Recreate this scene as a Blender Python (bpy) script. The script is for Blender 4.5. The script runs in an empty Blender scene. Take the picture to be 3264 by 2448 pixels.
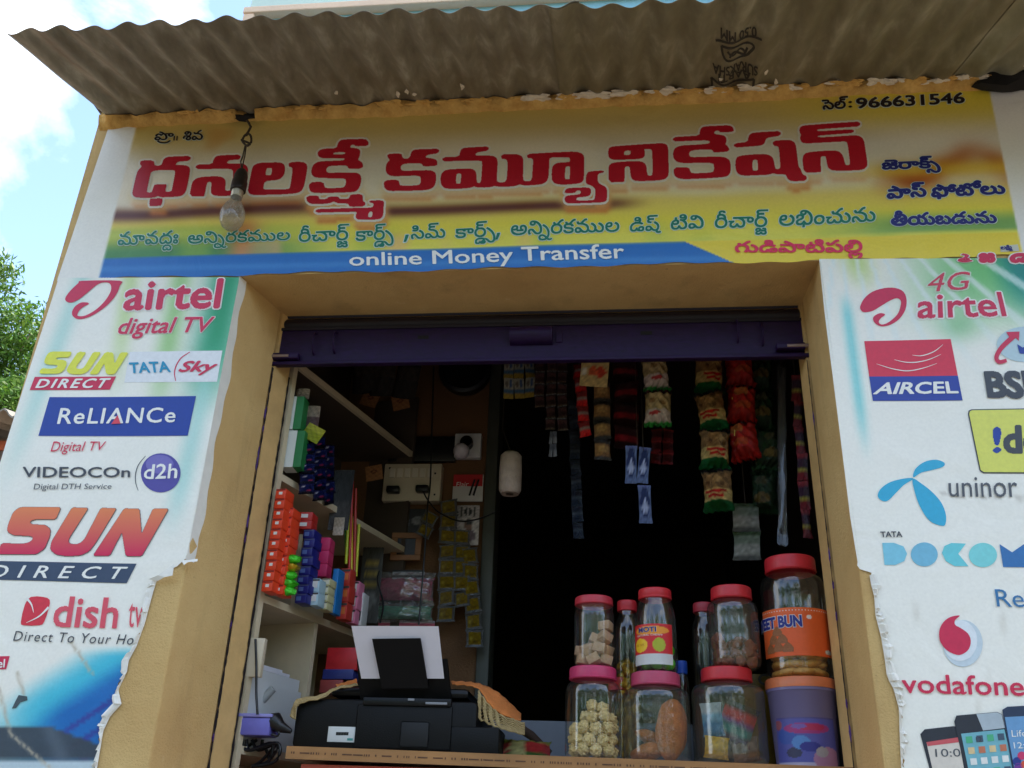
import bpy, bmesh, math, random
import numpy as np
from mathutils import Vector, Matrix
random.seed(7); RNG = np.random.default_rng(11)
SC = bpy.context.scene
COL = SC.collection

# ------------------------------------------------------------------ camera
Z0 = 2.68                                   # height of the lintel's underside above the road
FPX = 3000.0                                # focal length in photograph pixels (3264 wide)
YAW, PITCH, ROLL = -0.115889, 0.449744, 0.037376
CAM = Vector((0.21956, -1.97615, -1.28084 + Z0))
_f = Vector((math.sin(YAW)*math.cos(PITCH), math.cos(YAW)*math.cos(PITCH), math.sin(PITCH)))
_r0 = Vector((math.cos(YAW), -math.sin(YAW), 0)); _u0 = _r0.cross(_f)
_r = _r0*math.cos(ROLL) + _u0*math.sin(ROLL); _u = -_r0*math.sin(ROLL) + _u0*math.cos(ROLL)
cd = bpy.data.cameras.new('camera'); cam = bpy.data.objects.new('camera', cd); COL.objects.link(cam)
cd.sensor_width = 36; cd.lens = FPX/3264*36; cd.clip_start = 0.05; cd.clip_end = 3000
cam.matrix_world = Matrix(((_r.x, _u.x, -_f.x, CAM.x), (_r.y, _u.y, -_f.y, CAM.y), (_r.z, _u.z, -_f.z, CAM.z), (0, 0, 0, 1)))
SC.camera = cam

# ------------------------------------------------------------------ sky, sun, exposure
SUN_EL, SUN_AZ = math.radians(56), math.radians(72)      # azimuth from +Y towards +X: behind the shop
w = bpy.data.worlds.new('World'); SC.world = w; w.use_nodes = True
nt = w.node_tree; nt.nodes.clear()
def wn(t, **k):
    n = nt.nodes.new(t)
    for a, b in k.items(): setattr(n, a, b)
    return n
sky = wn('ShaderNodeTexSky', sky_type='NISHITA', sun_disc=False, sun_elevation=SUN_EL, sun_rotation=SUN_AZ, air_density=1.0, dust_density=1.0, ozone_density=1.0)
tc = wn('ShaderNodeTexCoord'); mp = wn('ShaderNodeMapping'); mp.inputs['Scale'].default_value = (1, 1, 1.9); mp.inputs['Location'].default_value = (.33, .1, .42)
nz = wn('ShaderNodeTexNoise'); nz.inputs['Scale'].default_value = 2.6; nz.inputs['Detail'].default_value = 9; nz.inputs['Roughness'].default_value = .56
nz.inputs['Distortion'].default_value = .35
rp = wn('ShaderNodeValToRGB'); rp.color_ramp.elements[0].position = .46; rp.color_ramp.elements[1].position = .68
mx = wn('ShaderNodeMix', data_type='RGBA'); mx.inputs['B'].default_value = (5.6, 5.6, 5.5, 1)
bg = wn('ShaderNodeBackground'); bg.inputs['Strength'].default_value = .15
wo = wn('ShaderNodeOutputWorld')
lk = nt.links.new
lk(tc.outputs['Generated'], mp.inputs['Vector']); lk(mp.outputs['Vector'], nz.inputs['Vector']); lk(nz.outputs['Fac'], rp.inputs['Fac'])
lk(rp.outputs['Color'], mx.inputs['Factor']); lk(sky.outputs['Color'], mx.inputs['A']); lk(mx.outputs['Result'], bg.inputs['Color']); lk(bg.outputs['Background'], wo.inputs['Surface'])
sd = bpy.data.lights.new('sun', 'SUN'); sd.energy = 3.2; sd.angle = math.radians(.6); sd.color = (1, .95, .87)
sun = bpy.data.objects.new('sun', sd); COL.objects.link(sun)
_sd = Vector((math.sin(SUN_AZ)*math.cos(SUN_EL), math.cos(SUN_AZ)*math.cos(SUN_EL), math.sin(SUN_EL)))
sun.rotation_euler = (-_sd).to_track_quat('-Z', 'Y').to_euler(); sun.location = _sd*30
vs = SC.view_settings; vs.view_transform = 'Standard'; vs.look = 'None'; vs.gamma = 1; vs.use_curve_mapping = False; vs.exposure = 1.8
SC.render.engine = 'CYCLES'; SC.cycles.max_bounces = 8; SC.cycles.diffuse_bounces = 5; SC.cycles.transparent_max_bounces = 16
SC.cycles.use_denoising = True; SC.cycles.sample_clamp_indirect = 6

# ------------------------------------------------------------------ geometry helpers
def dirpx(px, py):
    return _f + _r*((px-1632)/FPX) - _u*((py-1224)/FPX)
def at(px, py, y=0.0):                       # the point of the upright plane y that the photograph shows there
    d = dirpx(px, py); t = (y-CAM.y)/d.y; return CAM + d*t
def atz(px, py, z):
    d = dirpx(px, py); t = (z-CAM.z)/d.z; return CAM + d*t
def Z(ox, oy, s):
    return lambda p: (ox+p[0]*s, oy+p[1]*s)
ZA = Z(0, 850, 800/1659); ZB = Z(0, 1550, 900/1663); ZC = Z(2500, 800, 764/1491); ZD = Z(2500, 1600, 764/1495)
Z1 = Z(800, 900, 900/2133); Z2 = Z(1600, 900, 1100/2212); Z3 = Z(700, 1500, 950/1662); Z4 = Z(1600, 1700, 1150/2212)
ZL = Z(0, 0, 1632/2212); ZR = Z(1632, 0, 1632/2212)

def lin(c):
    return tuple(((v/255)/12.92 if v/255 <= .04045 else (((v/255)+.055)/1.055)**2.4) for v in c)
LOC = {}
def empty(name, loc):
    o = bpy.data.objects.new(name, None); o.empty_display_size = .05; COL.objects.link(o); o.location = loc; LOC[o.name] = Vector(loc); return o
def tag(o, label=None, cat=None, group=None, kind=None):
    if label: o['label'] = label
    if cat: o['category'] = cat
    if group: o['group'] = group
    if kind: o['kind'] = kind
    return o
def thing(name, label, cat, loc, group=None):
    return tag(empty(name, loc), label, cat, group)
def smooth_mesh(me, ang=40):
    me.polygons.foreach_set('use_smooth', [True]*len(me.polygons))
    try: me.set_sharp_from_angle(angle=math.radians(ang))
    except Exception: pass
def mesh(name, V, F, mat, smooth=None, cols=None):
    me = bpy.data.meshes.new(name); me.from_pydata([tuple(v) for v in V], [], [tuple(f) for f in F]); me.update()
    if isinstance(mat, (list, tuple)):
        for m in mat: me.materials.append(m)
    elif mat: me.materials.append(mat)
    if cols is not None:
        a = me.color_attributes.new('Col', 'FLOAT_COLOR', 'POINT')
        c = np.ones((len(V), 4), np.float32); c[:, :3] = np.asarray(cols, np.float32).reshape(-1, 3); a.data.foreach_set('color', c.ravel())
    if smooth: smooth_mesh(me, smooth)
    return me
def obj(name, V, F, mat, parent=None, smooth=None, cols=None, org=None):
    """V in world coordinates; the object's origin is its parent's (or org)."""
    o0 = LOC[parent.name] if parent else Vector(org if org is not None else (0, 0, 0))
    A = np.asarray([tuple(v) for v in V], float) - np.array(o0)
    o = bpy.data.objects.new(name, mesh(name, A, F, mat, smooth, cols)); COL.objects.link(o)
    if parent: o.parent = parent
    else: o.location = o0
    LOC[o.name] = Vector(o0); return o
def inst(name, me, loc, parent=None, rot=(0, 0, 0), scale=(1, 1, 1)):
    o = bpy.data.objects.new(name, me); COL.objects.link(o); o.rotation_euler = rot; o.scale = scale
    if parent: o.parent = parent; o.location = Vector(loc) - LOC[parent.name]
    else: o.location = loc
    LOC[o.name] = Vector(loc); return o

class MB:
    def __init__(s): s.V = []; s.F = []
    def add(s, V, F):
        b = len(s.V); s.V += [Vector(v) for v in V]; s.F += [tuple(i+b for i in f) for f in F]; return s
    def hexa(s, p):                          # eight corners: bottom loop 0-3, top loop 4-7
        return s.add(p, [(0, 3, 2, 1), (4, 5, 6, 7), (0, 1, 5, 4), (1, 2, 6, 5), (2, 3, 7, 6), (3, 0, 4, 7)])
    def box(s, a, b, bev=0):
        x0, y0, z0 = a; x1, y1, z1 = b
        if bev <= 0:
            return s.hexa([(x0, y0, z0), (x1, y0, z0), (x1, y1, z0), (x0, y1, z0), (x0, y0, z1), (x1, y0, z1), (x1, y1, z1), (x0, y1, z1)])
        bm = bmesh.new(); bmesh.ops.create_cube(bm, size=1)
        for v in bm.verts: v.co = Vector(((x0+x1)/2+v.co.x*(x1-x0), (y0+y1)/2+v.co.y*(y1-y0), (z0+z1)/2+v.co.z*(z1-z0)))
        bmesh.ops.bevel(bm, geom=bm.edges[:], offset=bev, segments=2, affect='EDGES', profile=.5)
        s.addbm(bm); return s
    def addbm(s, bm):
        bm.verts.index_update(); s.add([v.co.copy() for v in bm.verts], [[v.index for v in f.verts] for f in bm.faces]); bm.free()
    def tube(s, pts, r, n=8, cap=True):
        pts = [Vector(p) for p in pts]; rr = r if isinstance(r, (list, tuple)) else [r]*len(pts)
        rings = []; up = Vector((0, 0, 1))
        for i, p in enumerate(pts):
            t = (pts[min(i+1, len(pts)-1)] - pts[max(i-1, 0)])
            if t.length < 1e-9: t = Vector((0, 0, 1))
            t.normalize(); a = t.cross(up if abs(t.z) < .95 else Vector((1, 0, 0))).normalized(); b = t.cross(a)
            rings.append([p + (a*math.cos(k*2*math.pi/n) + b*math.sin(k*2*math.pi/n))*rr[i] for k in range(n)])
        V = [v for r_ in rings for v in r_]; F = []
        for i in range(len(pts)-1):
            for k in range(n): F.append((i*n+k, i*n+(k+1) % n, (i+1)*n+(k+1) % n, (i+1)*n+k))
        if cap: F += [tuple(range(n-1, -1, -1)), tuple((len(pts)-1)*n+k for k in range(n))]
        return s.add(V, F)
    def lathe(s, c, prof, n=32, mod=None):   # prof: (radius, z); closed at both ends when radius is 0
        V = []; F = []
        for j, (r, z) in enumerate(prof):
            for k in range(n):
                a = k*2*math.pi/n; q = r*(mod(k, j) if mod else 1)
                V.append((c[0]+q*math.cos(a), c[1]+q*math.sin(a), c[2]+z))
        for j in range(len(prof)-1):
            for k in range(n): F.append((j*n+k, j*n+(k+1) % n, (j+1)*n+(k+1) % n, (j+1)*n+k))
        return s.add(V, F)
    def prism(s, poly, h):                   # poly: 3-D points of one face, h: vector
        n = len(poly); V = [Vector(p) for p in poly] + [Vector(p)+Vector(h) for p in poly]
        return s.add(V, [tuple(range(n)), tuple(range(2*n-1, n-1, -1))] + [(i, i+n, (i+1) % n+n, (i+1) % n) for i in range(n)])
    def rot(s, c, az):
        c = Vector(c); m = Matrix.Rotation(az, 3, 'Z'); s.V = [m @ (v-c) + c for v in s.V]; return s
    def build(s, name, mat, parent=None, smooth=None, org=None):
        return obj(name, s.V, s.F, mat, parent, smooth, None, org)

# ------------------------------------------------------------------ materials
def nodes(name):
    m = bpy.data.materials.new(name); m.use_nodes = True; t = m.node_tree; return m, t, t.nodes['Principled BSDF']
MATS = {}
def M(name, col, rough=.6, metal=0.0, var=.0, scale=20, bump=0.0, bscale=60, spec=.5, col2=None, streak=None, emit=None):
    if name in MATS: return MATS[name]
    m, t, b = nodes(name); L = t.links.new
    c = lin(col); b.inputs['Base Color'].default_value = (*c, 1); b.inputs['Roughness'].default_value = rough; b.inputs['Metallic'].default_value = metal
    b.inputs['Specular IOR Level'].default_value = spec
    co = t.nodes.new('ShaderNodeTexCoord')
    if var or col2:
        mpn = t.nodes.new('ShaderNodeMapping'); L(co.outputs['Object'], mpn.inputs['Vector'])
        if streak: mpn.inputs['Scale'].default_value = streak
        n = t.nodes.new('ShaderNodeTexNoise'); n.inputs['Scale'].default_value = scale; n.inputs['Detail'].default_value = 6; n.inputs['Roughness'].default_value = .65
        L(mpn.outputs['Vector'], n.inputs['Vector'])
        r = t.nodes.new('ShaderNodeValToRGB'); r.color_ramp.elements[0].position = .32; r.color_ramp.elements[1].position = .68
        d = lin(col2) if col2 else tuple(max(0, v*(1-var)) for v in c)
        e = c if col2 else tuple(min(1, v*(1+var*.6)) for v in c)
        r.color_ramp.elements[0].color = (*d, 1); r.color_ramp.elements[1].color = (*e, 1)
        L(n.outputs['Fac'], r.inputs['Fac']); L(r.outputs['Color'], b.inputs['Base Color'])
        rr = t.nodes.new('ShaderNodeMapRange'); rr.inputs['To Min'].default_value = max(.03, rough-.12); rr.inputs['To Max'].default_value = min(1, rough+.12)
        L(n.outputs['Fac'], rr.inputs['Value']); L(rr.outputs['Result'], b.inputs['Roughness'])
    if bump:
        n2 = t.nodes.new('ShaderNodeTexNoise'); n2.inputs['Scale'].default_value = bscale; n2.inputs['Detail'].default_value = 5
        L(co.outputs['Object'], n2.inputs['Vector'])
        bp = t.nodes.new('ShaderNodeBump'); bp.inputs['Strength'].default_value = bump; bp.inputs['Distance'].default_value = .01
        L(n2.outputs['Fac'], bp.inputs['Height']); L(bp.outputs['Normal'], b.inputs['Normal'])
    MATS[name] = m; return m
def printed(name, rough=.42, bump=.12, bscale=9, grain=.05, metal=0.0):
    """printed sheet: colour from the 'Col' attribute, faint ink mottling, creases"""
    if name in MATS: return MATS[name]
    m, t, b = nodes(name); L = t.links.new
    a = t.nodes.new('ShaderNodeVertexColor'); a.layer_name = 'Col'
    co = t.nodes.new('ShaderNodeTexCoord'); n = t.nodes.new('ShaderNodeTexNoise'); n.inputs['Scale'].default_value = 160; n.inputs['Detail'].default_value = 3
    L(co.outputs['Object'], n.inputs['Vector'])
    mr = t.nodes.new('ShaderNodeMapRange'); mr.inputs['To Min'].default_value = 1-grain*2; mr.inputs['To Max'].default_value = 1+grain
    L(n.outputs['Fac'], mr.inputs['Value'])
    mu = t.nodes.new('ShaderNodeMix'); mu.data_type = 'RGBA'; mu.blend_type = 'MULTIPLY'; mu.inputs['Factor'].default_value = 1
    L(a.outputs['Color'], mu.inputs['A']); L(mr.outputs['Result'], mu.inputs['B']); L(mu.outputs['Result'], b.inputs['Base Color'])
    b.inputs['Roughness'].default_value = rough; b.inputs['Metallic'].default_value = metal
    n2 = t.nodes.new('ShaderNodeTexNoise'); n2.inputs['Scale'].default_value = bscale; n2.inputs['Detail'].default_value = 4; n2.inputs['Distortion'].default_value = .8
    L(co.outputs['Object'], n2.inputs['Vector'])
    bp = t.nodes.new('ShaderNodeBump'); bp.inputs['Strength'].default_value = bump; bp.inputs['Distance'].default_value = .03
    L(n2.outputs['Fac'], bp.inputs['Height']); L(bp.outputs['Normal'], b.inputs['Normal'])
    MATS[name] = m; return m
def ink(col, rough=.42):
    return M('ink_%d_%d_%d' % tuple(col), col, rough, var=.07, scale=90, bump=.1, bscale=9)
def clear(name, tint=(245, 248, 248), gloss=.05, fac=.10, haze=0.0, hazecol=(230, 230, 225)):
    if name in MATS: return MATS[name]
    m = bpy.data.materials.new(name); m.use_nodes = True; t = m.node_tree; t.nodes.clear(); L = t.links.new
    tr = t.nodes.new('ShaderNodeBsdfTransparent'); tr.inputs['Color'].default_value = (*lin(tint), 1)
    gl = t.nodes.new('ShaderNodeBsdfGlossy'); gl.inputs['Roughness'].default_value = gloss
    lw = t.nodes.new('ShaderNodeLayerWeight'); lw.inputs['Blend'].default_value = .5
    pw_ = t.nodes.new('ShaderNodeMath'); pw_.operation = 'POWER'; pw_.inputs[1].default_value = 3.5; L(lw.outputs['Facing'], pw_.inputs[0])
    ad = t.nodes.new('ShaderNodeMath'); ad.operation = 'MULTIPLY_ADD'; ad.inputs[1].default_value = .55; ad.inputs[2].default_value = fac*.13
    L(pw_.outputs['Value'], ad.inputs[0])
    mxs = t.nodes.new('ShaderNodeMixShader'); L(ad.outputs['Value'], mxs.inputs['Fac']); L(tr.outputs['BSDF'], mxs.inputs[1]); L(gl.outputs['BSDF'], mxs.inputs[2])
    last = mxs
    if haze:
        df = t.nodes.new('ShaderNodeBsdfDiffuse'); df.inputs['Color'].default_value = (*lin(hazecol), 1)
        m2 = t.nodes.new('ShaderNodeMixShader'); m2.inputs['Fac'].default_value = haze; L(mxs.outputs['Shader'], m2.inputs[1]); L(df.outputs['BSDF'], m2.inputs[2]); last = m2
    o = t.nodes.new('ShaderNodeOutputMaterial'); L(last.outputs['Shader'], o.inputs['Surface'])
    MATS[name] = m; return m

# ------------------------------------------------------------------ print helpers (flat ink on a sheet)
def noise2(x, y, s=0):                       # cheap smooth noise, numpy arrays
    r = 0
    for i, (fx, fy, p) in enumerate(((1, .7, .3), (.63, -1.1, 1.7), (1.9, 1.3, 4.1), (-1.3, 2.1, 2.2), (2.9, -.6, 5.0))):
        r = r + np.sin(fx*x + fy*y + p + s*1.37*(i+1))/(1+i*.6)
    return r/2.2
def sheet_y(x, z):                           # slack of the banner and posters off the wall
    return -.0035 - .0011*math.sin(x*7+z*2.3) - .0009*math.sin(x*3.1-z*9+1) - .0007*math.sin(x*13+z*5)
def on_sheet(px, py, layer):
    p = at(px, py, 0.0); return Vector((p.x, sheet_y(p.x, p.z) - .0011*layer - .0002, p.z))
def bil(q, u, v):
    (ax, ay), (bx, by), (cx, cy), (dx, dy) = q   # bl br tr tl
    return ((ax*(1-u)+bx*u)*(1-v) + (dx*(1-u)+cx*u)*v, (ay*(1-u)+by*u)*(1-v) + (dy*(1-u)+cy*u)*v)
_tc = {}
def text2d(s, off=0.0, shear=0.0, sp=1.0):
    k = (s, off, shear, sp)
    if k in _tc: return _tc[k]
    cu = bpy.data.curves.new('lettering', 'FONT'); cu.body = s; cu.resolution_u = 3; cu.offset = off; cu.shear = shear; cu.space_character = sp; cu.fill_mode = 'FRONT'
    o = bpy.data.objects.new('lettering', cu); COL.objects.link(o); dg = bpy.context.evaluated_depsgraph_get(); dg.update()
    me = bpy.data.meshes.new_from_object(o.evaluated_get(dg)); V = np.array([(v.co.x, v.co.y) for v in me.vertices]); F = [tuple(p.vertices) for p in me.polygons]
    bpy.data.objects.remove(o); bpy.data.meshes.remove(me); bpy.data.curves.remove(cu); _tc[k] = (V, F); return V, F
def text_on(s, quad, fn, mat, parent, off=.0, shear=0.0, sp=1.0, halo=None, name='lettering', layer=2, cell=.014):
    """fit the ink box of s to the quad (bl, br, tr, tl in pixels); fn(px, py, layer) gives the point; off thickens the strokes"""
    V0, F0 = text2d(s, 0, shear, sp); lo, hi = V0.min(0), V0.max(0); pad = .16
    m = fill_mask([[V0[i] for i in f] for f in F0], lo[0]-pad, lo[1]-pad, int((hi[0]-lo[0]+2*pad)/cell), int((hi[1]-lo[1]+2*pad)/cell), cell)
    tf = lambda x, y: bil(quad, (x-lo[0])/(hi[0]-lo[0]), (y-lo[1])/(hi[1]-lo[1]))
    if halo: mask_on(dilate(m, (off+halo[0])/cell), lo[0]-pad, lo[1]-pad, cell, tf, fn, halo[1], parent, 'lettering_outline', layer-1)
    return mask_on(dilate(m, off/cell) if off > .003 else m, lo[0]-pad, lo[1]-pad, cell, tf, fn, mat, parent, name, layer)
def poly_on(pts, zf, fn, mat, parent, name='printed_shape', layer=1):
    P = [zf(p) for p in pts]
    bm = bmesh.new(); bm.faces.new([bm.verts.new((x, y, 0)) for x, y in P]); bm.normal_update()
    bmesh.ops.triangulate(bm, faces=bm.faces[:], ngon_method='EAR_CLIP')
    for _ in range(5):                       # cut large faces so that they follow the slack of the sheet
        e = [q for q in bm.edges if q.calc_length() > 45]
        if not e: break
        bmesh.ops.subdivide_edges(bm, edges=e, cuts=1); bmesh.ops.triangulate(bm, faces=[f for f in bm.faces if len(f.verts) > 3])
    for v in bm.verts: v.co = fn(v.co.x, v.co.y, layer)
    mb = MB(); mb.addbm(bm); return mb.build(name, mat, parent)
def curve_pts(p, n=6, closed=True):          # Catmull-Rom through the points
    out = []; m = len(p)
    for i in range(m if closed else m-1):
        g = (lambda k: p[k % m]) if closed else (lambda k: p[min(max(k, 0), m-1)])
        a, b, c, d = g(i-1), g(i), g(i+1), g(i+2)
        for k in range(n):
            t = k/n; out.append(tuple(.5*(2*b[j] + (c[j]-a[j])*t + (2*a[j]-5*b[j]+4*c[j]-d[j])*t*t + (3*b[j]-a[j]-3*c[j]+d[j])*t**3) for j in (0, 1)))
    if not closed: out.append(tuple(p[-1]))
    return out
def ellipse(cx, cy, rx, ry, n=32):
    return [(cx+rx*math.cos(k*2*math.pi/n), cy+ry*math.sin(k*2*math.pi/n)) for k in range(n)]
def stroke_on(pts, wd, zf, fn, mat, parent, name='printed_line', layer=1):
    p = curve_pts(pts, 6, False); L_, R_ = [], []
    for i, q in enumerate(p):
        a, b = p[max(i-1, 0)], p[min(i+1, len(p)-1)]; dx, dy = b[0]-a[0], b[1]-a[1]; l = math.hypot(dx, dy) or 1
        w_ = wd(i/(len(p)-1)) if callable(wd) else wd
        L_.append((q[0]-dy/l*w_/2, q[1]+dx/l*w_/2)); R_.append((q[0]+dy/l*w_/2, q[1]-dx/l*w_/2))
    V = [fn(*zf(q), layer) for q in L_+R_]; n = len(p)
    return obj(name, V, [(i, i+1, n+i+1, n+i) for i in range(n-1)], mat, parent)
def fill_mask(contours, x0, y0, w_, h_, cell):
    """non-zero winding raster of closed contours"""
    X = x0 + (np.arange(w_)+.5)*cell; wnd = np.zeros((h_, w_), int)
    for c in contours:
        p = np.asarray(c, float)
        for (ax, ay), (bx, by) in zip(p, np.roll(p, -1, 0)):
            if ay == by: continue
            lo, hi = min(ay, by), max(ay, by); i0 = max(0, int(math.ceil((lo-y0)/cell-.5))); i1 = min(h_-1, int(math.ceil((hi-y0)/cell-.5))-1)
            for i in range(i0, i1+1):
                yy = y0+(i+.5)*cell; xi = ax+(yy-ay)*(bx-ax)/(by-ay); wnd[i, X < xi] += 1 if by > ay else -1
    return wnd != 0
def dilate(m, r):
    k = int(math.ceil(r)); o = m.copy()
    for dy in range(-k, k+1):
        for dx in range(-k, k+1):
            if dx*dx+dy*dy <= r*r+.3 and (dx or dy):
                s = np.zeros_like(m); h, w_ = m.shape
                s[max(0, dy):h+min(0, dy), max(0, dx):w_+min(0, dx)] = m[max(0, -dy):h+min(0, -dy), max(0, -dx):w_+min(0, -dx)]; o |= s
    return o
def runs(m):                                 # rows of filled runs, equal runs merged downwards
    R = []; live = {}
    for i in range(m.shape[0]+1):
        row = {}
        if i < m.shape[0]:
            d = np.diff(np.concatenate(([0], m[i].astype(int), [0]))); row = {(a, b): i for a, b in zip(np.where(d == 1)[0], np.where(d == -1)[0])}
        for k in list(live):
            if k not in row or i-live[k] >= 12: R.append((k[0], k[1], live.pop(k), i))
        for k in row: live.setdefault(k, i)
    return R
def mask_on(m, x0, y0, cell, tf, fn, mat, parent, name, layer):
    V, F = [], []
    for a, b, i, j in runs(m):
        k = max(1, int((b-a)*cell/40)) if 1.2 < cell < 5 else max(1, int((b-a)/30))
        for q in range(k):
            xa, xb = a+(b-a)*q/k, a+(b-a)*(q+1)/k; n = len(V)
            for x, y in ((xa, i), (xb, i), (xb, j), (xa, j)): V.append(fn(*tf(x0+x*cell, y0+y*cell), layer))
            F.append((n, n+1, n+2, n+3))
    return obj(name, V, F, mat, parent)
def chaikin(p, cut=9):
    o = []; n = len(p)
    for i in range(n):
        a, b, c = p[i-1], p[i], p[(i+1) % n]
        for q in (a, c):
            l = math.hypot(q[0]-b[0], q[1]-b[1]) or 1; t = min(.3, cut/l); o.append((b[0]+(q[0]-b[0])*t, b[1]+(q[1]-b[1])*t))
    return o
def quad_contour(c, n=4):                    # flat list x,y,on -> polyline of the quadratic outline
    q = [(c[i], c[i+1], c[i+2]) for i in range(0, len(c), 3)]; r = []
    for i, a in enumerate(q):
        b = q[(i+1) % len(q)]; r.append(a)
        if not a[2] and not b[2]: r.append(((a[0]+b[0])/2, (a[1]+b[1])/2, 1))
    s = next(i for i, p in enumerate(r) if p[2]); r = r[s:]+r[:s]; o = []; i = 0
    while i < len(r):
        p = r[i]; o.append(p[:2]); nx = r[(i+1) % len(r)]
        if not nx[2]:
            e = r[(i+2) % len(r)]
            for k in range(1, n):
                t = k/n; o.append(tuple((1-t)**2*p[j]+2*t*(1-t)*nx[j]+t*t*e[j] for j in (0, 1)))
            i += 1
        i += 1
    return o

# ================================================================== THE SETTING
def plaster(name, base, dark, grime, amt):
    m, t, b = nodes(name); L = t.links.new; N = t.nodes.new; co = N('ShaderNodeTexCoord'); b.inputs['Roughness'].default_value = .85
    def nz_(sc, scl=(1, 1, 1), det=6): mp_ = N('ShaderNodeMapping'); mp_.inputs['Scale'].default_value = scl; L(co.outputs['Object'], mp_.inputs['Vector']); n_ = N('ShaderNodeTexNoise'); n_.inputs['Scale'].default_value = sc; n_.inputs['Detail'].default_value = det; n_.inputs['Roughness'].default_value = .62; L(mp_.outputs['Vector'], n_.inputs['Vector']); return n_.outputs['Fac']
    def rp_n(f, a_, b_): r = N('ShaderNodeMapRange'); r.inputs['From Min'].default_value = a_; r.inputs['From Max'].default_value = b_; L(f, r.inputs['Value']); return r.outputs['Result']
    def mixn(a_, b_, f, s_): x = N('ShaderNodeMix'); x.data_type = 'RGBA'; k = N('ShaderNodeMath'); k.operation = 'MULTIPLY'; k.inputs[1].default_value = s_; L(f, k.inputs[0]); L(k.outputs['Value'], x.inputs['Factor']); (L(a_, x.inputs['A']) if not isinstance(a_, tuple) else setattr(x.inputs['A'], 'default_value', (*lin(a_), 1))); x.inputs['B'].default_value = (*lin(b_), 1); return x.outputs['Result']
    c_ = mixn(base, dark, rp_n(nz_(4), .38, .72), .8); c_ = mixn(c_, grime, rp_n(nz_(9, (1, 1, .14)), .55, .78), amt); c_ = mixn(c_, grime, rp_n(nz_(55), .66, .74), amt*.8); c_ = mixn(c_, (236, 214, 170), rp_n(nz_(30, (1, 1, .5)), .66, .76), .35)
    L(c_, b.inputs['Base Color']); bp = N('ShaderNodeBump'); bp.inputs['Strength'].default_value = .4; bp.inputs['Distance'].default_value = .01; ad = N('ShaderNodeMath'); ad.operation = 'MULTIPLY_ADD'; ad.inputs[1].default_value = 2.5; L(nz_(12), ad.inputs[0]); L(nz_(210), ad.inputs[2]); L(ad.outputs['Value'], bp.inputs['Height']); L(bp.outputs['Normal'], b.inputs['Normal']); return m
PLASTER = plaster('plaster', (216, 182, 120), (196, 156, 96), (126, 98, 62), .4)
PLASTER_SHADE = M('plaster_inside_shaded', (112, 78, 46), .85, var=.16, scale=4, bump=.2, bscale=150)  # same yellow paint, with the indoor shade darkened into its colour
DARKROOM = M('back_room_shade', (62, 52, 44), .9, var=.2, scale=4)  # darkness of the back room put into the wall and ceiling colour
CONCRETE = M('concrete', (96, 90, 82), .9, var=.2, scale=6, bump=.3, bscale=90)
DUST = M('dusty_ground', (132, 116, 96), .95, var=.22, scale=.8, bump=.4, bscale=14)
def zz(v): return v + Z0

g = MB().add([(-900, -900, 0), (900, -900, 0), (900, 900, 0), (-900, 900, 0)], [(0, 1, 2, 3)]).build('ground', DUST); tag(g, kind='structure')
ROADM = M('added_asphalt', (62, 58, 54), .92, var=.2, scale=3, bump=.3, bscale=120)
g = MB().add([(-200, -9.5, .004), (200, -9.5, .004), (200, -1.3, .004), (-200, -1.3, .004)], [(0, 1, 2, 3)]).build('road', ROADM); tag(g, kind='structure')  # unseen dark road surface, added to cut light bouncing up into the shop

shop = thing('shop_building', 'yellow plastered shop with a wide open front and a banner above it', 'building', (0, .3, 0))
def prismz(fp, z0, z1):
    mb = MB(); mb.prism([(x, y, z0) for x, y in fp], (0, 0, z1-z0)); return mb
lp = [(-1.2345, 0.0), (-.729, 0.0), (-.7255, .0015), (-.7235, .006), (-.679, .186), (-.705, .19), (-.705, .36), (-1.2345, .36)]
prismz(lp, .0, Z0).build('front_pier', PLASTER, shop)
rp_ = [(.729, 0.0), (1.85, 0.0), (1.85, .36), (.745, .36), (.745, .19), (.7176, .186), (.7243, .006), (.7255, .0015)]
prismz(rp_, .0, Z0).build('front_pier', PLASTER, shop)
MB().box((-1.2345, 0, Z0), (1.85, .36, Z0+.58)).build('lintel', PLASTER, shop)
MB().box((-1.2345, .36, 0), (-1.03, 4.2, Z0+.58)).build('side_wall', PLASTER_SHADE, shop)
MB().box((.96, .36, 0), (1.85, 4.2, Z0+.58)).build('side_wall', PLASTER_SHADE, shop)
MB().box((-1.03, 1.0, .62), (-.205, 1.09, Z0+.5)).build('partition_wall', PLASTER_SHADE, shop)
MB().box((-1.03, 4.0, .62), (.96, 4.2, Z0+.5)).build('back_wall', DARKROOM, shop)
MB().box((-1.03, 1.09, .62), (-1.0, 4.0, Z0+.5)).build('shade_lining', DARKROOM, shop)  # dark sheets over the side walls, carrying the room's darkness
MB().box((.93, .361, .62), (.96, 4.0, Z0+.5)).build('shade_lining', DARKROOM, shop)
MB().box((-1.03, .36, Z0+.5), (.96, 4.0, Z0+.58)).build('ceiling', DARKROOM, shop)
MB().box((-1.03, .19, .0), (.96, 4.0, .62)).build('floor', CONCRETE, shop)
MB().box((-1.25, -.05, Z0+.58), (1.9, 4.25, Z0+.68)).build('roof_slab', CONCRETE, shop)
DFR = M('door_frame_paint', (74, 76, 66), .55, var=.2, scale=12)
MB().box((-.205, .985, .62), (-.165, 1.11, Z0+.5), .004).build('door_frame', DFR, shop, 40)
MB().box((-1.3, -1.0, 0), (1.9, -.002, .45)).build('front_step', CONCRETE, shop)

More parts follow.
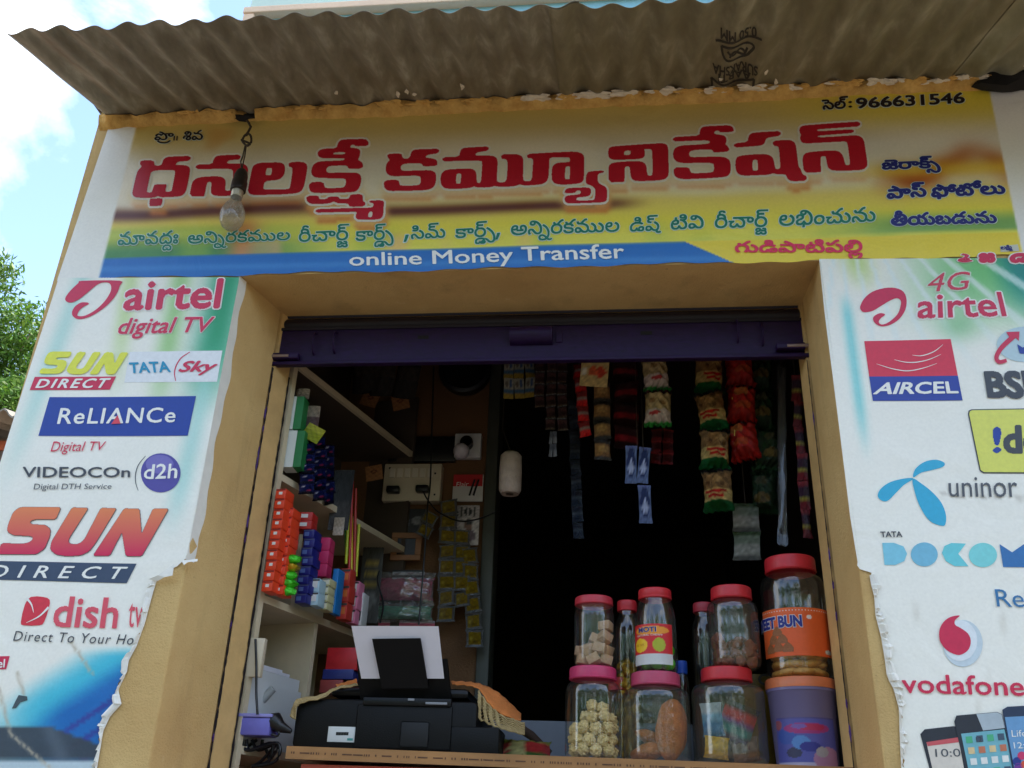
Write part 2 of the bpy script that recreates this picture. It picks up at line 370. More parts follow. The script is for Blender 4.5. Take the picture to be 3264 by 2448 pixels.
# upper storey parapet: peach mouldings round a pale blue panel
PEACH = M('peach_paint', (240, 208, 178), .8, var=.08, scale=4, bump=.2, bscale=120)
PALEBLUE = M('pale_blue_paint', (150, 205, 222), .8, var=.1, scale=3, bump=.2, bscale=120)
par = thing('upper_parapet', 'pale blue upper wall with peach border seen above the metal canopy', 'wall', (.6, .35, Z0+.68))
a = at(773, 72, .3); xL = a.x; zt = at(811, 22, .3).z; bw = zt-at(811, 41, .3).z; sw = at(806, 60, .3).x-xL
MB().box((xL, .33, Z0+.681), (3.4, .6, zt-bw*.5)).build('wall', PALEBLUE, par); MB().box((xL, .33, zt-bw*.5), (3.4, .6, zt+1.4)).build('wall', M('pale_mint_paint', (206, 226, 214), .8, var=.08, scale=3), par)
MB().box((xL-.004, .3, Z0+.682), (xL+sw, .34, zt-bw), .004).build('side_moulding', PEACH, par)
MB().box((xL-.006, .296, zt-bw), (3.41, .34, zt), .004).build('top_moulding', PEACH, par)
MB().box((xL-.004, .31, zt+.35), (3.41, .34, zt+.42), .004).build('top_moulding', PEACH, par)

# ------------------------------------------------------------------ corrugated canopy
PITCHX = .0809
def sheet_z(x, y, lift=0):
    return zz(.545) + .30*y - .012*(x+1.14)*(-y/.46) + .0088*math.cos((x+1.14)/PITCHX*2*math.pi) + lift + .004*math.sin(x*5+1)*(y/.46) + .0016*math.sin(x*23+y*9)*math.sin(y*17+x*3)
def tin(name, cols, dirt):
    m, t, b = nodes(name); L = t.links.new; co = t.nodes.new('ShaderNodeTexCoord')
    mpn = t.nodes.new('ShaderNodeMapping'); mpn.inputs['Scale'].default_value = (1, .12, 1); L(co.outputs['Object'], mpn.inputs['Vector'])
    n = t.nodes.new('ShaderNodeTexNoise'); n.inputs['Scale'].default_value = 26; n.inputs['Detail'].default_value = 7; n.inputs['Roughness'].default_value = .6; L(mpn.outputs['Vector'], n.inputs['Vector'])
    n2 = t.nodes.new('ShaderNodeTexNoise'); n2.inputs['Scale'].default_value = 6; n2.inputs['Detail'].default_value = 6; L(co.outputs['Object'], n2.inputs['Vector'])
    r = t.nodes.new('ShaderNodeValToRGB'); e = r.color_ramp.elements; e[0].position = .25; e[1].position = .78; e[0].color = (*lin(cols[0]), 1); e[1].color = (*lin(cols[2]), 1)
    q = e.new(.52); q.color = (*lin(cols[1]), 1); L(n.outputs['Fac'], r.inputs['Fac'])
    r2 = t.nodes.new('ShaderNodeValToRGB'); r2.color_ramp.elements[0].position = .45; r2.color_ramp.elements[1].position = .7; L(n2.outputs['Fac'], r2.inputs['Fac'])
    mxx = t.nodes.new('ShaderNodeMix'); mxx.data_type = 'RGBA'; mxx.inputs['B'].default_value = (*lin(dirt), 1); L(r.outputs['Color'], mxx.inputs['A'])
    ml = t.nodes.new('ShaderNodeMath'); ml.operation = 'MULTIPLY'; ml.inputs[1].default_value = .55; L(r2.outputs['Color'], ml.inputs[0]); L(ml.outputs['Value'], mxx.inputs['Factor'])
    L(mxx.outputs['Result'], b.inputs['Base Color']); b.inputs['Metallic'].default_value = .2
    rr = t.nodes.new('ShaderNodeMapRange'); rr.inputs['To Min'].default_value = .38; rr.inputs['To Max'].default_value = .7; L(n.outputs['Fac'], rr.inputs['Value']); L(rr.outputs['Result'], b.inputs['Roughness'])
    bp = t.nodes.new('ShaderNodeBump'); bp.inputs['Strength'].default_value = .15; bp.inputs['Distance'].default_value = .004; L(n2.outputs['Fac'], bp.inputs['Height']); L(bp.outputs['Normal'], b.inputs['Normal'])
    return m
TIN_A = tin('galvanised_sheet', ((104, 99, 84), (140, 135, 118), (190, 186, 170)), (108, 95, 74))
TIN_B = tin('galvanised_sheet_warm', ((104, 98, 78), (134, 128, 106), (174, 168, 146)), (108, 98, 72))
TIN_C = tin('galvanised_sheet_grey', ((118, 116, 98), (146, 144, 124), (176, 174, 156)), (118, 110, 82))
canopy = thing('corrugated_canopy', 'dull corrugated metal canopy jutting out over the shop banner', 'canopy', (0, -.2, zz(.5)))
xs2 = at(1783, 332, -.02).x; xs3 = at(3026, 243, -.02).x
for k, (x0, x1, lift, m, ye) in enumerate(((-1.205, xs2+.07, .0, TIN_A, -.462), (xs2, xs3+.08, -.0026, TIN_B, -.458), (xs3, 1.95, -.0052, TIN_C, -.475))):
    nx = int((x1-x0)/PITCHX*14); ny = 10; V, F = [], []
    for t in (0, .0009):
        for j in range(ny+1):
            for i in range(nx+1):
                x = x0+(x1-x0)*i/nx; y = ye+(.06-ye)*j/ny; V.append((x, y + (.003*math.sin(x*31) if j == 0 else 0), sheet_z(x, y, lift)+t))
    n1 = (nx+1)*(ny+1); ix = lambda i, j: j*(nx+1)+i
    for j in range(ny):
        for i in range(nx):
            F.append((ix(i, j), ix(i, j+1), ix(i+1, j+1), ix(i+1, j))); F.append(tuple(n1+q for q in (ix(i, j), ix(i+1, j), ix(i+1, j+1), ix(i, j+1))))
    for i in range(nx): F.append((ix(i, 0), ix(i+1, 0), n1+ix(i+1, 0), n1+ix(i, 0)))
    for j in range(ny):
        F.append((ix(0, j), n1+ix(0, j), n1+ix(0, j+1), ix(0, j+1))); F.append((ix(nx, j), ix(nx, j+1), n1+ix(nx, j+1), n1+ix(nx, j)))
    obj('metal_sheet', V, F, m, canopy, 60)
# maker's stamp, upside down on the sheet's underside
STAMP = M('stamp_ink', (52, 48, 44), .7, var=.5, scale=90)
def on_tin(px, py, layer):
    z = zz(.47); p = None
    for _ in range(12):
        d = dirpx(px, py); n = Vector((0, -.30, 1)); q0 = Vector((0, 0, zz(.545)-.010)); t = (q0-CAM).dot(n)/d.dot(n); p = CAM+d*t; break
    return Vector((p.x, p.y, sheet_z(p.x, p.y, -.0026)-.0012))
def fine(o, cuts):                           # cut long edges so that the print follows the corrugation
    bm = bmesh.new(); bm.from_mesh(o.data)
    for _ in range(cuts):
        e = [q for q in bm.edges if q.calc_length() > .008]
        if not e: break
        bmesh.ops.subdivide_edges(bm, edges=e, cuts=1); bmesh.ops.triangulate(bm, faces=[f for f in bm.faces if len(f.verts) > 4])
    o0 = LOC[o.name]
    for v in bm.verts:
        p = v.co+o0; v.co.z = sheet_z(p.x, p.y, -.0026)-.0012-o0.z
    bm.to_mesh(o.data); bm.free()
def q2(x0, y0, x1, y1):                      # quad for text printed upside down
    return [ZR(p) for p in ((x1, y0), (x0, y0+.02*(x1-x0)), (x0, y1+.02*(x1-x0)), (x1, y1))]
for s, b in (('0.50 MM', (902, 118, 1056, 162)), ('SURAKSHA', (868, 278, 1060, 318)), ('AARTI', (892, 314, 1030, 348))):
    fine(text_on(s, q2(*b), on_tin, STAMP, canopy, off=.03), 3)
for pts in ([(905, 195), (1037, 195), (1028, 232), (1000, 254), (935, 254), (912, 232), (905, 195)], [(930, 210), (955, 232), (985, 212), (1010, 238)], [(940, 240), (960, 215), (1000, 246), (1018, 214)], [(862, 345), (868, 405)], [(1045, 335), (1040, 392)], [(862, 345), (950, 368), (1045, 335)], [(880, 180), (960, 168), (1078, 160)]):
    fine(stroke_on(pts, 10, ZR, on_tin, STAMP, canopy), 3)

# mortar that closes the corrugations along the wall
MORTAR = M('mortar_painted', (226, 184, 104), .9, scale=34, bump=.7, bscale=90, col2=(196, 148, 74))
MORTAR_W = M('mortar_pale', (232, 220, 196), .95, var=.2, scale=40, bump=.6, bscale=120)
xa, xb = -1.225, at(3150, 260, -.02).x; n = int((xb-xa)/.005); V, F = [], []; hole = at(788, 384, 0).x
for i in range(n+1):
    x = xa+(xb-xa)*i/n; e = .5+.5*noise2(x*37, 3.1)+.3*noise2(x*90, 1); d = .008+.012*max(0, e)+.022*(.5-.5*math.cos((x+1.14)/PITCHX*2*math.pi))*(.5+.5*max(0, e)); h = abs(x-hole) < .03
    if h: d = .004
    zs = sheet_z(x, -d, -.006)
    for y, z in ((.004, zz(.50)), (-.006-.35*d, zz(.512)+.004*noise2(x*60, 2)), (-.007-.8*d, zz(.515)+(zs-zz(.515))*.5), (-.007-d, zs - (.012 if h else 0)), (.004, zs+.012)): V.append((x, y, z))
for i in range(n):
    for k in range(4): F.append((i*5+k, (i+1)*5+k, (i+1)*5+k+1, i*5+k+1))
obj('mortar_fillet', V, F, MORTAR, shop, 70)
def blob(c, r, seed, n=2, amp=.35):
    bm = bmesh.new(); bmesh.ops.create_icosphere(bm, subdivisions=n, radius=1); rs = random.Random(seed); ph = [rs.uniform(0, 6) for _ in range(6)]
    for v in bm.verts:
        k = 1+amp*(math.sin(v.co.x*3+ph[0])*math.sin(v.co.y*3.7+ph[1])+.6*math.sin(v.co.z*6+ph[2]+v.co.x*4)); v.co = Vector((c[0]+v.co.x*r[0]*k, c[1]+v.co.y*r[1]*k, c[2]+v.co.z*r[2]*k))
    return bm
rs = random.Random(5)
for k in range(70):
    x = rs.uniform(-.95, xb) if k > 30 else rs.uniform(.05, 1.2); ck = round((x+1.14)/PITCHX)*PITCHX-1.14+PITCHX/2; x = ck+rs.uniform(-.018, .018); y = -.026-rs.random()**2*.012; s = rs.uniform(.6, 1.1)
    mb = MB(); mb.addbm(blob((x, y, sheet_z(x, y, -.004)), (.030*s, .010*s, .0045*s), k, 3, .45)); mb.build('mortar_lump', MORTAR_W if x > .0 and rs.random() < .7 else MORTAR, shop, 60)
for k in range(9):
    x = rs.uniform(-.6, 1.3); y = -.05-rs.random()*.05; mb = MB(); mb.addbm(blob((x, y, sheet_z(x, y, -.004)), (.005, .012*rs.uniform(.4, 1), .002), k+90, 2, .4)); mb.build('mortar_lump', MORTAR_W, shop, 60)
BLACK = M('gap_black', (22, 20, 18), .9)  # plain black in place of the darkness inside gaps and slots
mb = MB(); mb.addbm(blob((hole, -.006, zz(.522)), (.034, .010, .012), 4)); mb.build('dark_gap', BLACK, shop, 60)
mb = MB(); mb.addbm(blob((xb+.05, -.02, zz(.52)), (.09, .03, .03), 9)); mb.build('dark_gap', BLACK, shop, 60)

# ------------------------------------------------------------------ rolling shutter
PURPLE = M('purple_enamel', (40, 16, 66), .5, scale=30, bump=.15, bscale=40, col2=(28, 12, 44), streak=(1, 1, 5), spec=.25)
PURPLE_SHADE = M('purple_enamel_shaded', (22, 13, 32), .55, var=.25, scale=9)  # darker copy of the enamel: shade under the lintel put into the colour
sh = thing('rolling_shutter', 'purple steel rolling shutter pulled up under the lintel', 'shutter', (0, .2, zz(-.16)))
XL, XR = -.690, .722
def lath(z0, z1, y, bulge):
    V, F = [], []; n = 10
    for i in range(n+1):
        t = i/n; V += [(XL, y-bulge*math.sin(math.pi*t), z0+(z1-z0)*t), (XR, y-bulge*math.sin(math.pi*t), z0+(z1-z0)*t)]
    F = [(2*i, 2*i+1, 2*i+3, 2*i+2) for i in range(n)]
    return V, F
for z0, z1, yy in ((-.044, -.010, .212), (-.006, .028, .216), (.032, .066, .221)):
    obj('lath', *lath(zz(z0), zz(z1), yy, .008), PURPLE_SHADE, sh, 50)
MB().box((XL, .203, zz(-.150)), (XR, .208, zz(-.046)), .001).build('bottom_plate', PURPLE, sh)
MB().box((XL+.005, .188, zz(-.162)), (XR-.002, .209, zz(-.1515)), .003).build('bottom_rail', PURPLE, sh, 40)
MB().box((XL, .198, zz(-.052)), (XR, .2025, zz(-.044)), .001).build('seam_strip', PURPLE_SHADE, sh)
for sx, px in ((-1, Z1((265, 565))), (1, Z2((1850, 415)))):
    p = at(*px, .19); x = p.x
    MB().box((x-.036, .180, p.z-.008), (x+.036, .2025, p.z+.010), .004).build('sliding_bolt', PURPLE, sh, 40)
    MB().tube([(x-.01*sx, .184, p.z), (x+.062*sx, .184, p.z)], .006, 10).build('bolt_rod', M('worn_steel', (150, 130, 120), .35, .8), sh, 40)
p = at(*Z2((185, 320)), .18); mb = MB()
V, F = [], []
for i in range(17):
    t = math.pi*i/16; V += [(p.x-.056, .203-.030*math.sin(t), p.z+.026*math.cos(t)), (p.x+.056, .203-.030*math.sin(t), p.z+.026*math.cos(t))]
F = [(2*i, 2*i+2, 2*i+3, 2*i+1) for i in range(16)] + [tuple(range(0, 34, 2)), tuple(range(33, 0, -2))]
mb.add(V, F).build('lock_housing', PURPLE, sh, 50)
MB().box((p.x+.064, .199, p.z-.02), (p.x+.082, .2025, p.z+.012), .002).build('lock_plate', PURPLE, sh)
for q in (Z1((475, 450)), Z1((630, 440)), Z2((1510, 300)), Z2((1670, 320))):
    p = at(*q, .19); mb = MB(); mb.tube([(p.x, .204-.024*math.sin(k*math.pi/12), p.z+.032*math.cos(k*math.pi/12)) for k in range(13)], .0028, 8); mb.build('loop_handle', PURPLE, sh, 60)
for q in (Z1((1300, 412)), Z2((925, 322))):
    p = at(*q, .2); MB().box((p.x-.015, .2015, p.z-.005), (p.x+.015, .2025, p.z+.005)).build('slot', BLACK, sh)
GUIDE = M('guide_paint', (206, 168, 108), .7, var=.2, scale=8, bump=.15, bscale=90)
prismz([(-.6745, .196), (-.6525, .249), (-.70, .249), (-.70, .196)], .62, zz(.03)).build('guide_channel', GUIDE, sh)
prismz([(.712, .196), (.740, .196), (.740, .249), (.705, .249)], .62, zz(.03)).build('guide_channel', GUIDE, sh)
# ragged seams and paint drips along the guides
CRACK = M('seam_dark', (30, 22, 20), .95, var=.3, scale=40)  # dark ribbons laid over the gaps to paint the darkness inside them
def seam(fp, z0, z1, wd, seed, mat=CRACK, name='seam'):
    rs_ = random.Random(seed); n_ = 90; V, F = [], []
    for i in range(n_+1):
        z = z0+(z1-z0)*i/n_; x, y = fp(z); w0 = wd*(.45+.9*rs_.random()); o_ = wd*.5*(rs_.random()-.5); t = Vector((.23 if x < 0 else -.12, 1, 0)).normalized()
        V += [Vector((x, y+o_, z))-t*w0, Vector((x, y+o_, z))+t*w0]
    F = [(2*i, 2*i+1, 2*i+3, 2*i+2) for i in range(n_)]
    return obj(name, V, F, mat, sh)
seam(lambda z: (-.6766, .1912), zz(-1.3), zz(-.17), .0042, 1)
seam(lambda z: (-.6505, .2495), zz(-1.2), zz(-.17), .0040, 2)
seam(lambda z: (.7120, .1915), zz(-1.3), zz(-.17), .0030, 3)
PDRIP = M('purple_drips', (70, 30, 110), .5)
rs = random.Random(8)
for sx in (-1, 1):
    for k in range(9):
        z = zz(-.25-rs.random()*.85); l = rs.uniform(.006, .02); x, y = ((-.6765, .188) if sx < 0 else (.7117, .188))
        mb = MB(); mb.addbm(blob((x, y+rs.uniform(-.002, .003), z), (.0018, .003, l), k+40*sx)); mb.build('paint_drip', PDRIP, sh, 60)

# ------------------------------------------------------------------ counter
WOOD = M('laminate_edge', (168, 120, 70), .5, var=.3, scale=14, streak=(.3, 1, 1))
REDP = M('red_laminate', (206, 92, 74), .5, var=.1, scale=6)
CT = -1.113
def ctz(x): return zz(CT - .009*(x+.5))
ctr = thing('shop_counter', 'wood edged counter with a red front across the shop opening', 'counter', (.1, .4, .62))
xl, xr = at(917, 2390, .2).x, .735
V = []
for y in (.2, .62):
    for x in (xl, xr): V += [(x, y, ctz(x)-.024), (x, y, ctz(x))]
mb = MB(); mb.hexa([V[0], V[2], V[6], V[4], V[1], V[3], V[7], V[5]])
o = mb.build('top_board', M('counter_laminate', (190, 176, 160), .35, var=.1, scale=20), ctr)
mb = MB(); e = .0035
mb.hexa([(xl-.002, .2-e, ctz(xl)-.0255), (xr, .2-e, ctz(xr)-.0255), (xr, .1985, ctz(xr)-.0255), (xl-.002, .1985, ctz(xl)-.0255), (xl-.002, .2-e, ctz(xl)+.001), (xr, .2-e, ctz(xr)+.001), (xr, .1985, ctz(xr)+.001), (xl-.002, .1985, ctz(xl)+.001)])
mb.build('edge_strip', WOOD, ctr)
DASH = M('edge_pattern', (96, 62, 38), .6, var=.4, scale=60)
rs = random.Random(3)
x = xl+.01
while x < xr-.02:
    l = rs.choice((.0022, .0022, .003, .0026, .003, .022)); hm = .0028 if l > .02 else .0045; V = [(x, .1958, ctz(x)-.0125-hm/2), (x+l, .1958, ctz(x+l)-.0125-hm/2), (x+l, .1958, ctz(x+l)-.0125+hm/2), (x, .1958, ctz(x)-.0125+hm/2)]
    obj('edge_mark', V, [(0, 1, 2, 3)], DASH, ctr); x += l+rs.choice((.0025, .0025, .004, .012))
MB().box((xl+.028, .222, .62), (xr, .24, zz(CT)-.034)).build('front_panel', REDP, ctr)
MB().box((xl+.03, .24, .62), (xl+.048, .6, zz(CT)-.034)).build('side_panel', REDP, ctr)

# Telugu letter outlines: advance, contours of x, y, on-curve
GLYPHS = {
 'maavowel': (1379, [[481,-12,1,435,-12,0,365,24,0,306,88,0,273,131,1,244,171,0,202,207,0,172,207,1,144,207,0,107,171,0,107,136,1,107,105,0,146,63,0,180,63,1,214,63,0,259,103,0,275,141,1,328,81,1,309,54,0,267,12,0,214,-12,0,175,-12,1,122,-12,0,58,32,0,29,101,0,29,138,1,29,182,0,67,246,0,131,282,0,170,282,1,206,282,0,262,257,0,316,204,0,348,161,1,375,126,0,417,84,0,459,67,0,486,67,1,539,67,0,593,131,0,593,192,1,593,249,0,547,336,0,465,395,0,355,425,0,292,425,1,243,425,1,326,500,1,437,493,0,594,412,0,676,279,0,676,194,1,676,135,0,634,41,0,547,-12,0],
   [827,-12,1,760,-12,0,659,56,0,620,111,1,660,176,1,688,139,0,742,91,0,799,67,0,832,67,1,885,67,0,939,131,0,939,189,1,939,244,0,892,332,0,812,401,0,764,425,1,800,500,1,810,496,0,839,479,0,849,471,1,869,446,1,912,421,0,981,345,0,1022,250,0,1022,194,1,1022,99,0,922,-12,0],
   [1223,220,1,1186,220,0,1133,242,0,1101,279,0,1086,323,0,1086,344,1,1086,376,0,1105,422,0,1119,443,1,1207,450,1,1182,425,0,1159,378,0,1159,353,1,1159,323,0,1194,286,0,1227,286,1,1262,286,0,1291,323,0,1291,350,1,1291,392,0,1240,425,0,1194,425,1,790,425,1,800,500,1,1152,500,1,1195,500,0,1255,493,0,1299,477,0,1317,462,1,1338,446,0,1364,391,0,1364,353,1,1364,290,0,1288,220,0],
   [239,425,1,210,425,0,157,447,0,113,508,0,97,564,1,180,591,1,195,536,0,223,500,0,245,500,1,265,500,0,300,525,0,332,565,1,363,605,1,397,649,0,454,701,0,518,725,0,562,725,1,568,648,1,533,646,0,486,628,0,447,589,0,421,556,1,398,526,1,370,490,0,320,446,0,269,425,0]]),
 'va': (711, [[481,-12,1,435,-12,0,365,24,0,306,88,0,273,131,1,244,171,0,202,207,0,172,207,1,144,207,0,107,171,0,107,136,1,107,105,0,146,63,0,180,63,1,214,63,0,259,103,0,275,141,1,328,81,1,309,54,0,267,12,0,214,-12,0,175,-12,1,122,-12,0,58,32,0,29,101,0,29,138,1,29,182,0,67,246,0,131,282,0,170,282,1,206,282,0,262,257,0,316,204,0,348,161,1,375,126,0,417,84,0,459,67,0,486,67,1,539,67,0,593,131,0,593,192,1,593,249,0,547,336,0,465,395,0,355,425,0,292,425,1,243,425,1,326,500,1,437,493,0,594,412,0,676,279,0,676,194,1,676,135,0,634,41,0,547,-12,0],
   [239,425,1,210,425,0,157,447,0,113,508,0,97,564,1,180,591,1,195,536,0,223,500,0,245,500,1,265,500,0,300,525,0,332,565,1,363,605,1,397,649,0,454,701,0,518,725,0,562,725,1,568,648,1,533,646,0,486,628,0,447,589,0,421,556,1,398,526,1,370,490,0,320,446,0,269,425,0]]),
 'da': (706, [[504,-12,1,467,-12,0,409,8,0,364,53,0,343,90,1,362,92,1,341,49,0,289,4,0,231,-12,0,198,-12,1,125,-12,0,35,100,0,35,200,1,35,289,0,113,424,0,257,500,0,357,500,1,457,500,0,597,423,0,671,288,0,671,200,1,671,132,0,630,37,0,555,-12,0],
   [496,67,1,538,67,0,588,129,0,588,202,1,588,267,0,539,367,0,440,425,0,364,425,1,349,425,1,274,425,0,171,370,0,118,271,0,118,205,1,118,130,0,167,67,0,210,67,1,255,67,0,310,132,0,314,185,1,392,185,1,396,124,0,459,67,0],
   [323,425,1,294,425,0,241,447,0,197,508,0,181,564,1,264,591,1,279,536,0,307,500,0,329,500,1,349,500,0,384,525,0,416,565,1,447,605,1,481,649,0,538,701,0,602,725,0,646,725,1,652,648,1,617,646,0,570,628,0,531,589,0,505,556,1,482,526,1,454,490,0,404,446,0,353,425,0]]),
 'dasubscript': (0, [[-156,-386,1,-195,-386,0,-251,-357,0,-272,-313,1,-253,-313,1,-279,-354,0,-331,-386,0,-375,-386,1,-414,-386,0,-466,-347,0,-491,-284,0,-491,-248,1,-491,-189,0,-432,-106,0,-329,-61,0,-264,-61,1,-193,-61,0,-91,-109,0,-37,-194,0,-37,-249,1,-37,-284,0,-60,-347,0,-112,-386,0],
   [-167,-322,1,-139,-322,0,-108,-283,0,-108,-250,1,-108,-194,0,-189,-125,0,-264,-125,1,-342,-125,0,-420,-193,0,-420,-248,1,-420,-282,0,-388,-322,0,-360,-322,1,-336,-322,0,-304,-291,0,-298,-254,1,-229,-254,1,-222,-293,0,-192,-322,0]]),
 'visarga': (296, [[28,104,1,28,154,0,94,220,0,148,220,1,202,220,0,268,154,0,268,104,1,268,54,0,204,-12,0,148,-12,1,93,-12,0,28,55,0],
   [94,104,1,94,82,0,121,51,0,148,51,1,175,51,0,202,82,0,202,104,1,202,127,0,174,157,0,148,157,1,123,157,0,94,127,0],
   [28,383,1,28,433,0,94,500,0,148,500,1,202,500,0,268,433,0,268,383,1,268,334,0,204,268,0,148,268,1,93,268,0,28,334,0],
   [94,384,1,94,362,0,121,331,0,148,331,1,175,331,0,202,362,0,202,384,1,202,407,0,174,437,0,148,437,1,123,437,0,94,407,0]]),
 'a': (800, [[390,-12,1,300,-12,0,167,31,0,79,109,0,36,213,0,36,273,1,36,345,0,86,447,0,171,500,0,225,500,1,265,500,0,324,469,0,357,412,0,357,373,1,357,333,0,323,270,0,255,235,0,202,235,1,152,235,0,78,281,0,58,304,1,82,366,1,90,355,0,119,326,0,165,305,0,197,305,1,237,305,0,278,339,0,278,369,1,278,398,0,246,429,0,220,429,1,173,429,0,115,351,0,115,280,1,115,271,1,115,220,0,170,126,0,291,67,0,390,67,1,538,67,0,682,172,0,682,285,1,682,322,0,660,385,0,615,425,0,580,425,1,557,425,0,518,394,0,518,360,1,518,321,0,570,270,0,612,256,1,612,184,1,303,184,1,303,258,1,522,258,1,513,251,1,478,268,0,439,332,0,439,374,1,439,404,0,469,462,0,534,500,0,584,500,1,636,500,0,717,444,0,765,347,0,765,284,1,765,209,0,714,97,0,617,24,0,478,-12,0]]),
 'nivowel': (702, [[472,-12,1,425,-12,0,355,19,0,293,84,0,256,133,1,235,162,0,206,195,0,181,209,0,164,209,1,141,209,0,111,172,0,111,143,1,111,108,0,135,46,0,159,14,1,78,-13,1,56,22,0,29,97,0,29,143,1,29,184,0,64,248,0,125,286,0,165,286,1,204,286,0,257,259,0,302,209,0,328,175,1,359,134,0,404,87,0,447,67,0,476,67,1,512,67,0,560,100,0,583,171,0,583,227,1,583,292,0,539,423,0,461,535,0,357,613,0,297,626,1,285,629,0,260,632,0,246,632,1,209,632,0,169,600,0,169,576,1,169,551,0,198,521,0,226,521,1,253,521,0,289,549,0,289,584,1,289,608,0,269,649,0,255,662,1,327,673,1,341,651,0,360,602,0,360,575,1,360,519,0,289,452,0,226,452,1,179,452,0,121,490,0,95,545,0,95,572,1,95,614,0,136,671,0,210,701,0,259,701,1,338,701,0,484,628,0,599,498,0,666,327,0,666,228,1,666,146,0,622,39,0,536,-12,0]]),
 'nasubscript': (346, [[329,-337,1,301,-337,0,254,-318,0,201,-272,0,163,-232,1,117,-183,0,59,-130,0,12,-108,0,-18,-108,1,-51,-108,0,-99,-146,0,-99,-182,1,-99,-224,0,-40,-266,0,10,-266,1,79,-266,0,183,-203,0,241,-81,0,241,7,1,241,93,0,188,243,0,74,375,0,-18,430,1,22,500,1,167,414,0,320,158,0,320,10,1,320,-68,0,274,-199,0,227,-248,1,187,-290,0,76,-337,0,6,-337,1,-48,-337,0,-131,-300,0,-178,-230,0,-178,-182,1,-178,-142,0,-141,-77,0,-70,-37,0,-18,-37,1,27,-37,0,97,-69,0,169,-135,0,215,-186,1,244,-215,0,285,-251,0,317,-266,0,330,-266,1,350,-266,0,379,-249,0,395,-230,1,442,-282,1,416,-310,0,364,-337,0]]),
 'ra': (593, [[35,236,1,35,314,0,101,433,0,218,500,0,296,500,1,375,500,0,492,435,0,558,317,0,558,237,1,558,163,0,494,50,0,376,-12,0,296,-12,1,217,-12,0,100,50,0,35,161,0],
   [118,248,1,118,167,0,208,67,0,296,67,1,356,67,0,435,112,0,475,192,0,475,242,1,475,293,0,436,376,0,357,425,0,296,425,1,235,425,0,156,376,0,118,296,0],
   [265,425,1,236,425,0,183,447,0,139,508,0,123,564,1,206,591,1,221,536,0,249,500,0,271,500,1,291,500,0,326,525,0,358,565,1,389,605,1,423,649,0,480,701,0,544,725,0,588,725,1,594,648,1,559,646,0,512,628,0,473,589,0,447,556,1,424,526,1,396,490,0,346,446,0,295,425,0]]),
 'ka': (522, [[264,-12,1,200,-12,0,97,24,0,30,94,0,18,146,1,104,169,1,113,138,0,150,92,0,215,67,0,267,67,1,320,67,0,381,86,0,408,119,0,408,141,1,408,161,0,388,191,0,340,210,0,297,213,1,232,218,1,180,222,0,105,239,0,81,258,1,60,274,0,37,323,0,37,357,1,37,398,0,85,463,0,180,500,0,252,500,1,318,500,0,407,475,0,466,414,0,484,360,1,398,338,1,389,367,0,356,406,0,298,425,0,252,425,1,202,425,0,144,407,0,120,377,0,120,358,1,120,331,0,165,300,0,231,295,1,308,290,1,360,286,0,425,264,0,446,247,1,469,228,0,491,174,0,491,142,1,491,92,0,440,23,0,339,-12,0],
   [234,425,1,205,425,0,152,447,0,108,508,0,92,564,1,175,591,1,190,536,0,218,500,0,240,500,1,260,500,0,295,525,0,327,565,1,358,605,1,392,649,0,449,701,0,513,725,0,557,725,1,563,648,1,528,646,0,481,628,0,442,589,0,416,556,1,393,526,1,365,490,0,315,446,0,264,425,0]]),
 'ma': (1058, [[239,425,1,210,425,0,157,447,0,113,508,0,97,564,1,180,591,1,195,536,0,223,500,0,245,500,1,265,500,0,300,525,0,332,565,1,363,605,1,397,649,0,454,701,0,518,725,0,562,725,1,568,648,1,533,646,0,486,628,0,447,589,0,421,556,1,398,526,1,370,490,0,320,446,0,269,425,0],
   [481,-12,1,435,-12,0,365,24,0,306,88,0,273,131,1,244,171,0,202,207,0,172,207,1,144,207,0,107,171,0,107,136,1,107,105,0,146,63,0,180,63,1,214,63,0,259,103,0,275,141,1,328,81,1,309,54,0,267,12,0,214,-12,0,175,-12,1,122,-12,0,58,32,0,29,101,0,29,138,1,29,182,0,67,246,0,131,282,0,170,282,1,206,282,0,262,257,0,316,204,0,348,161,1,375,126,0,417,84,0,459,67,0,486,67,1,539,67,0,593,131,0,593,192,1,593,249,0,547,336,0,465,395,0,355,425,0,292,425,1,243,425,1,326,500,1,437,493,0,594,412,0,676,279,0,676,194,1,676,135,0,634,41,0,547,-12,0],
   [828,-12,1,761,-12,0,660,56,0,621,111,1,661,176,1,689,139,0,744,91,0,803,67,0,835,67,1,886,67,0,940,132,0,940,193,1,940,251,0,893,338,0,814,401,0,764,423,1,801,500,1,863,474,0,963,386,0,1023,270,0,1023,199,1,1023,100,0,923,-12,0]]),
 'uvowelsign': (346, [[116,-12,1,49,-12,0,-52,56,0,-91,111,1,-51,176,1,-23,139,0,32,91,0,91,67,0,123,67,1,174,67,0,228,132,0,228,193,1,228,251,0,181,338,0,102,401,0,52,423,1,89,500,1,151,474,0,251,386,0,311,270,0,311,199,1,311,100,0,211,-12,0]]),
 'la': (709, [[356,-12,1,251,-12,0,108,60,0,35,187,0,35,269,1,35,343,0,86,446,0,172,500,0,225,500,1,265,500,0,324,469,0,357,412,0,357,373,1,357,333,0,323,270,0,254,235,0,201,235,1,168,235,0,112,257,0,71,289,0,58,304,1,81,366,1,89,355,0,118,326,0,164,305,0,196,305,1,237,305,0,278,339,0,278,369,1,278,398,0,246,429,0,220,429,1,172,429,0,114,351,0,114,284,1,114,266,1,114,226,0,143,155,0,201,99,0,292,67,0,353,67,1,463,67,0,591,159,0,591,245,1,591,303,0,526,395,0,457,423,1,497,500,1,580,464,0,674,336,0,674,250,1,674,176,0,608,57,0,467,-12,0]]),
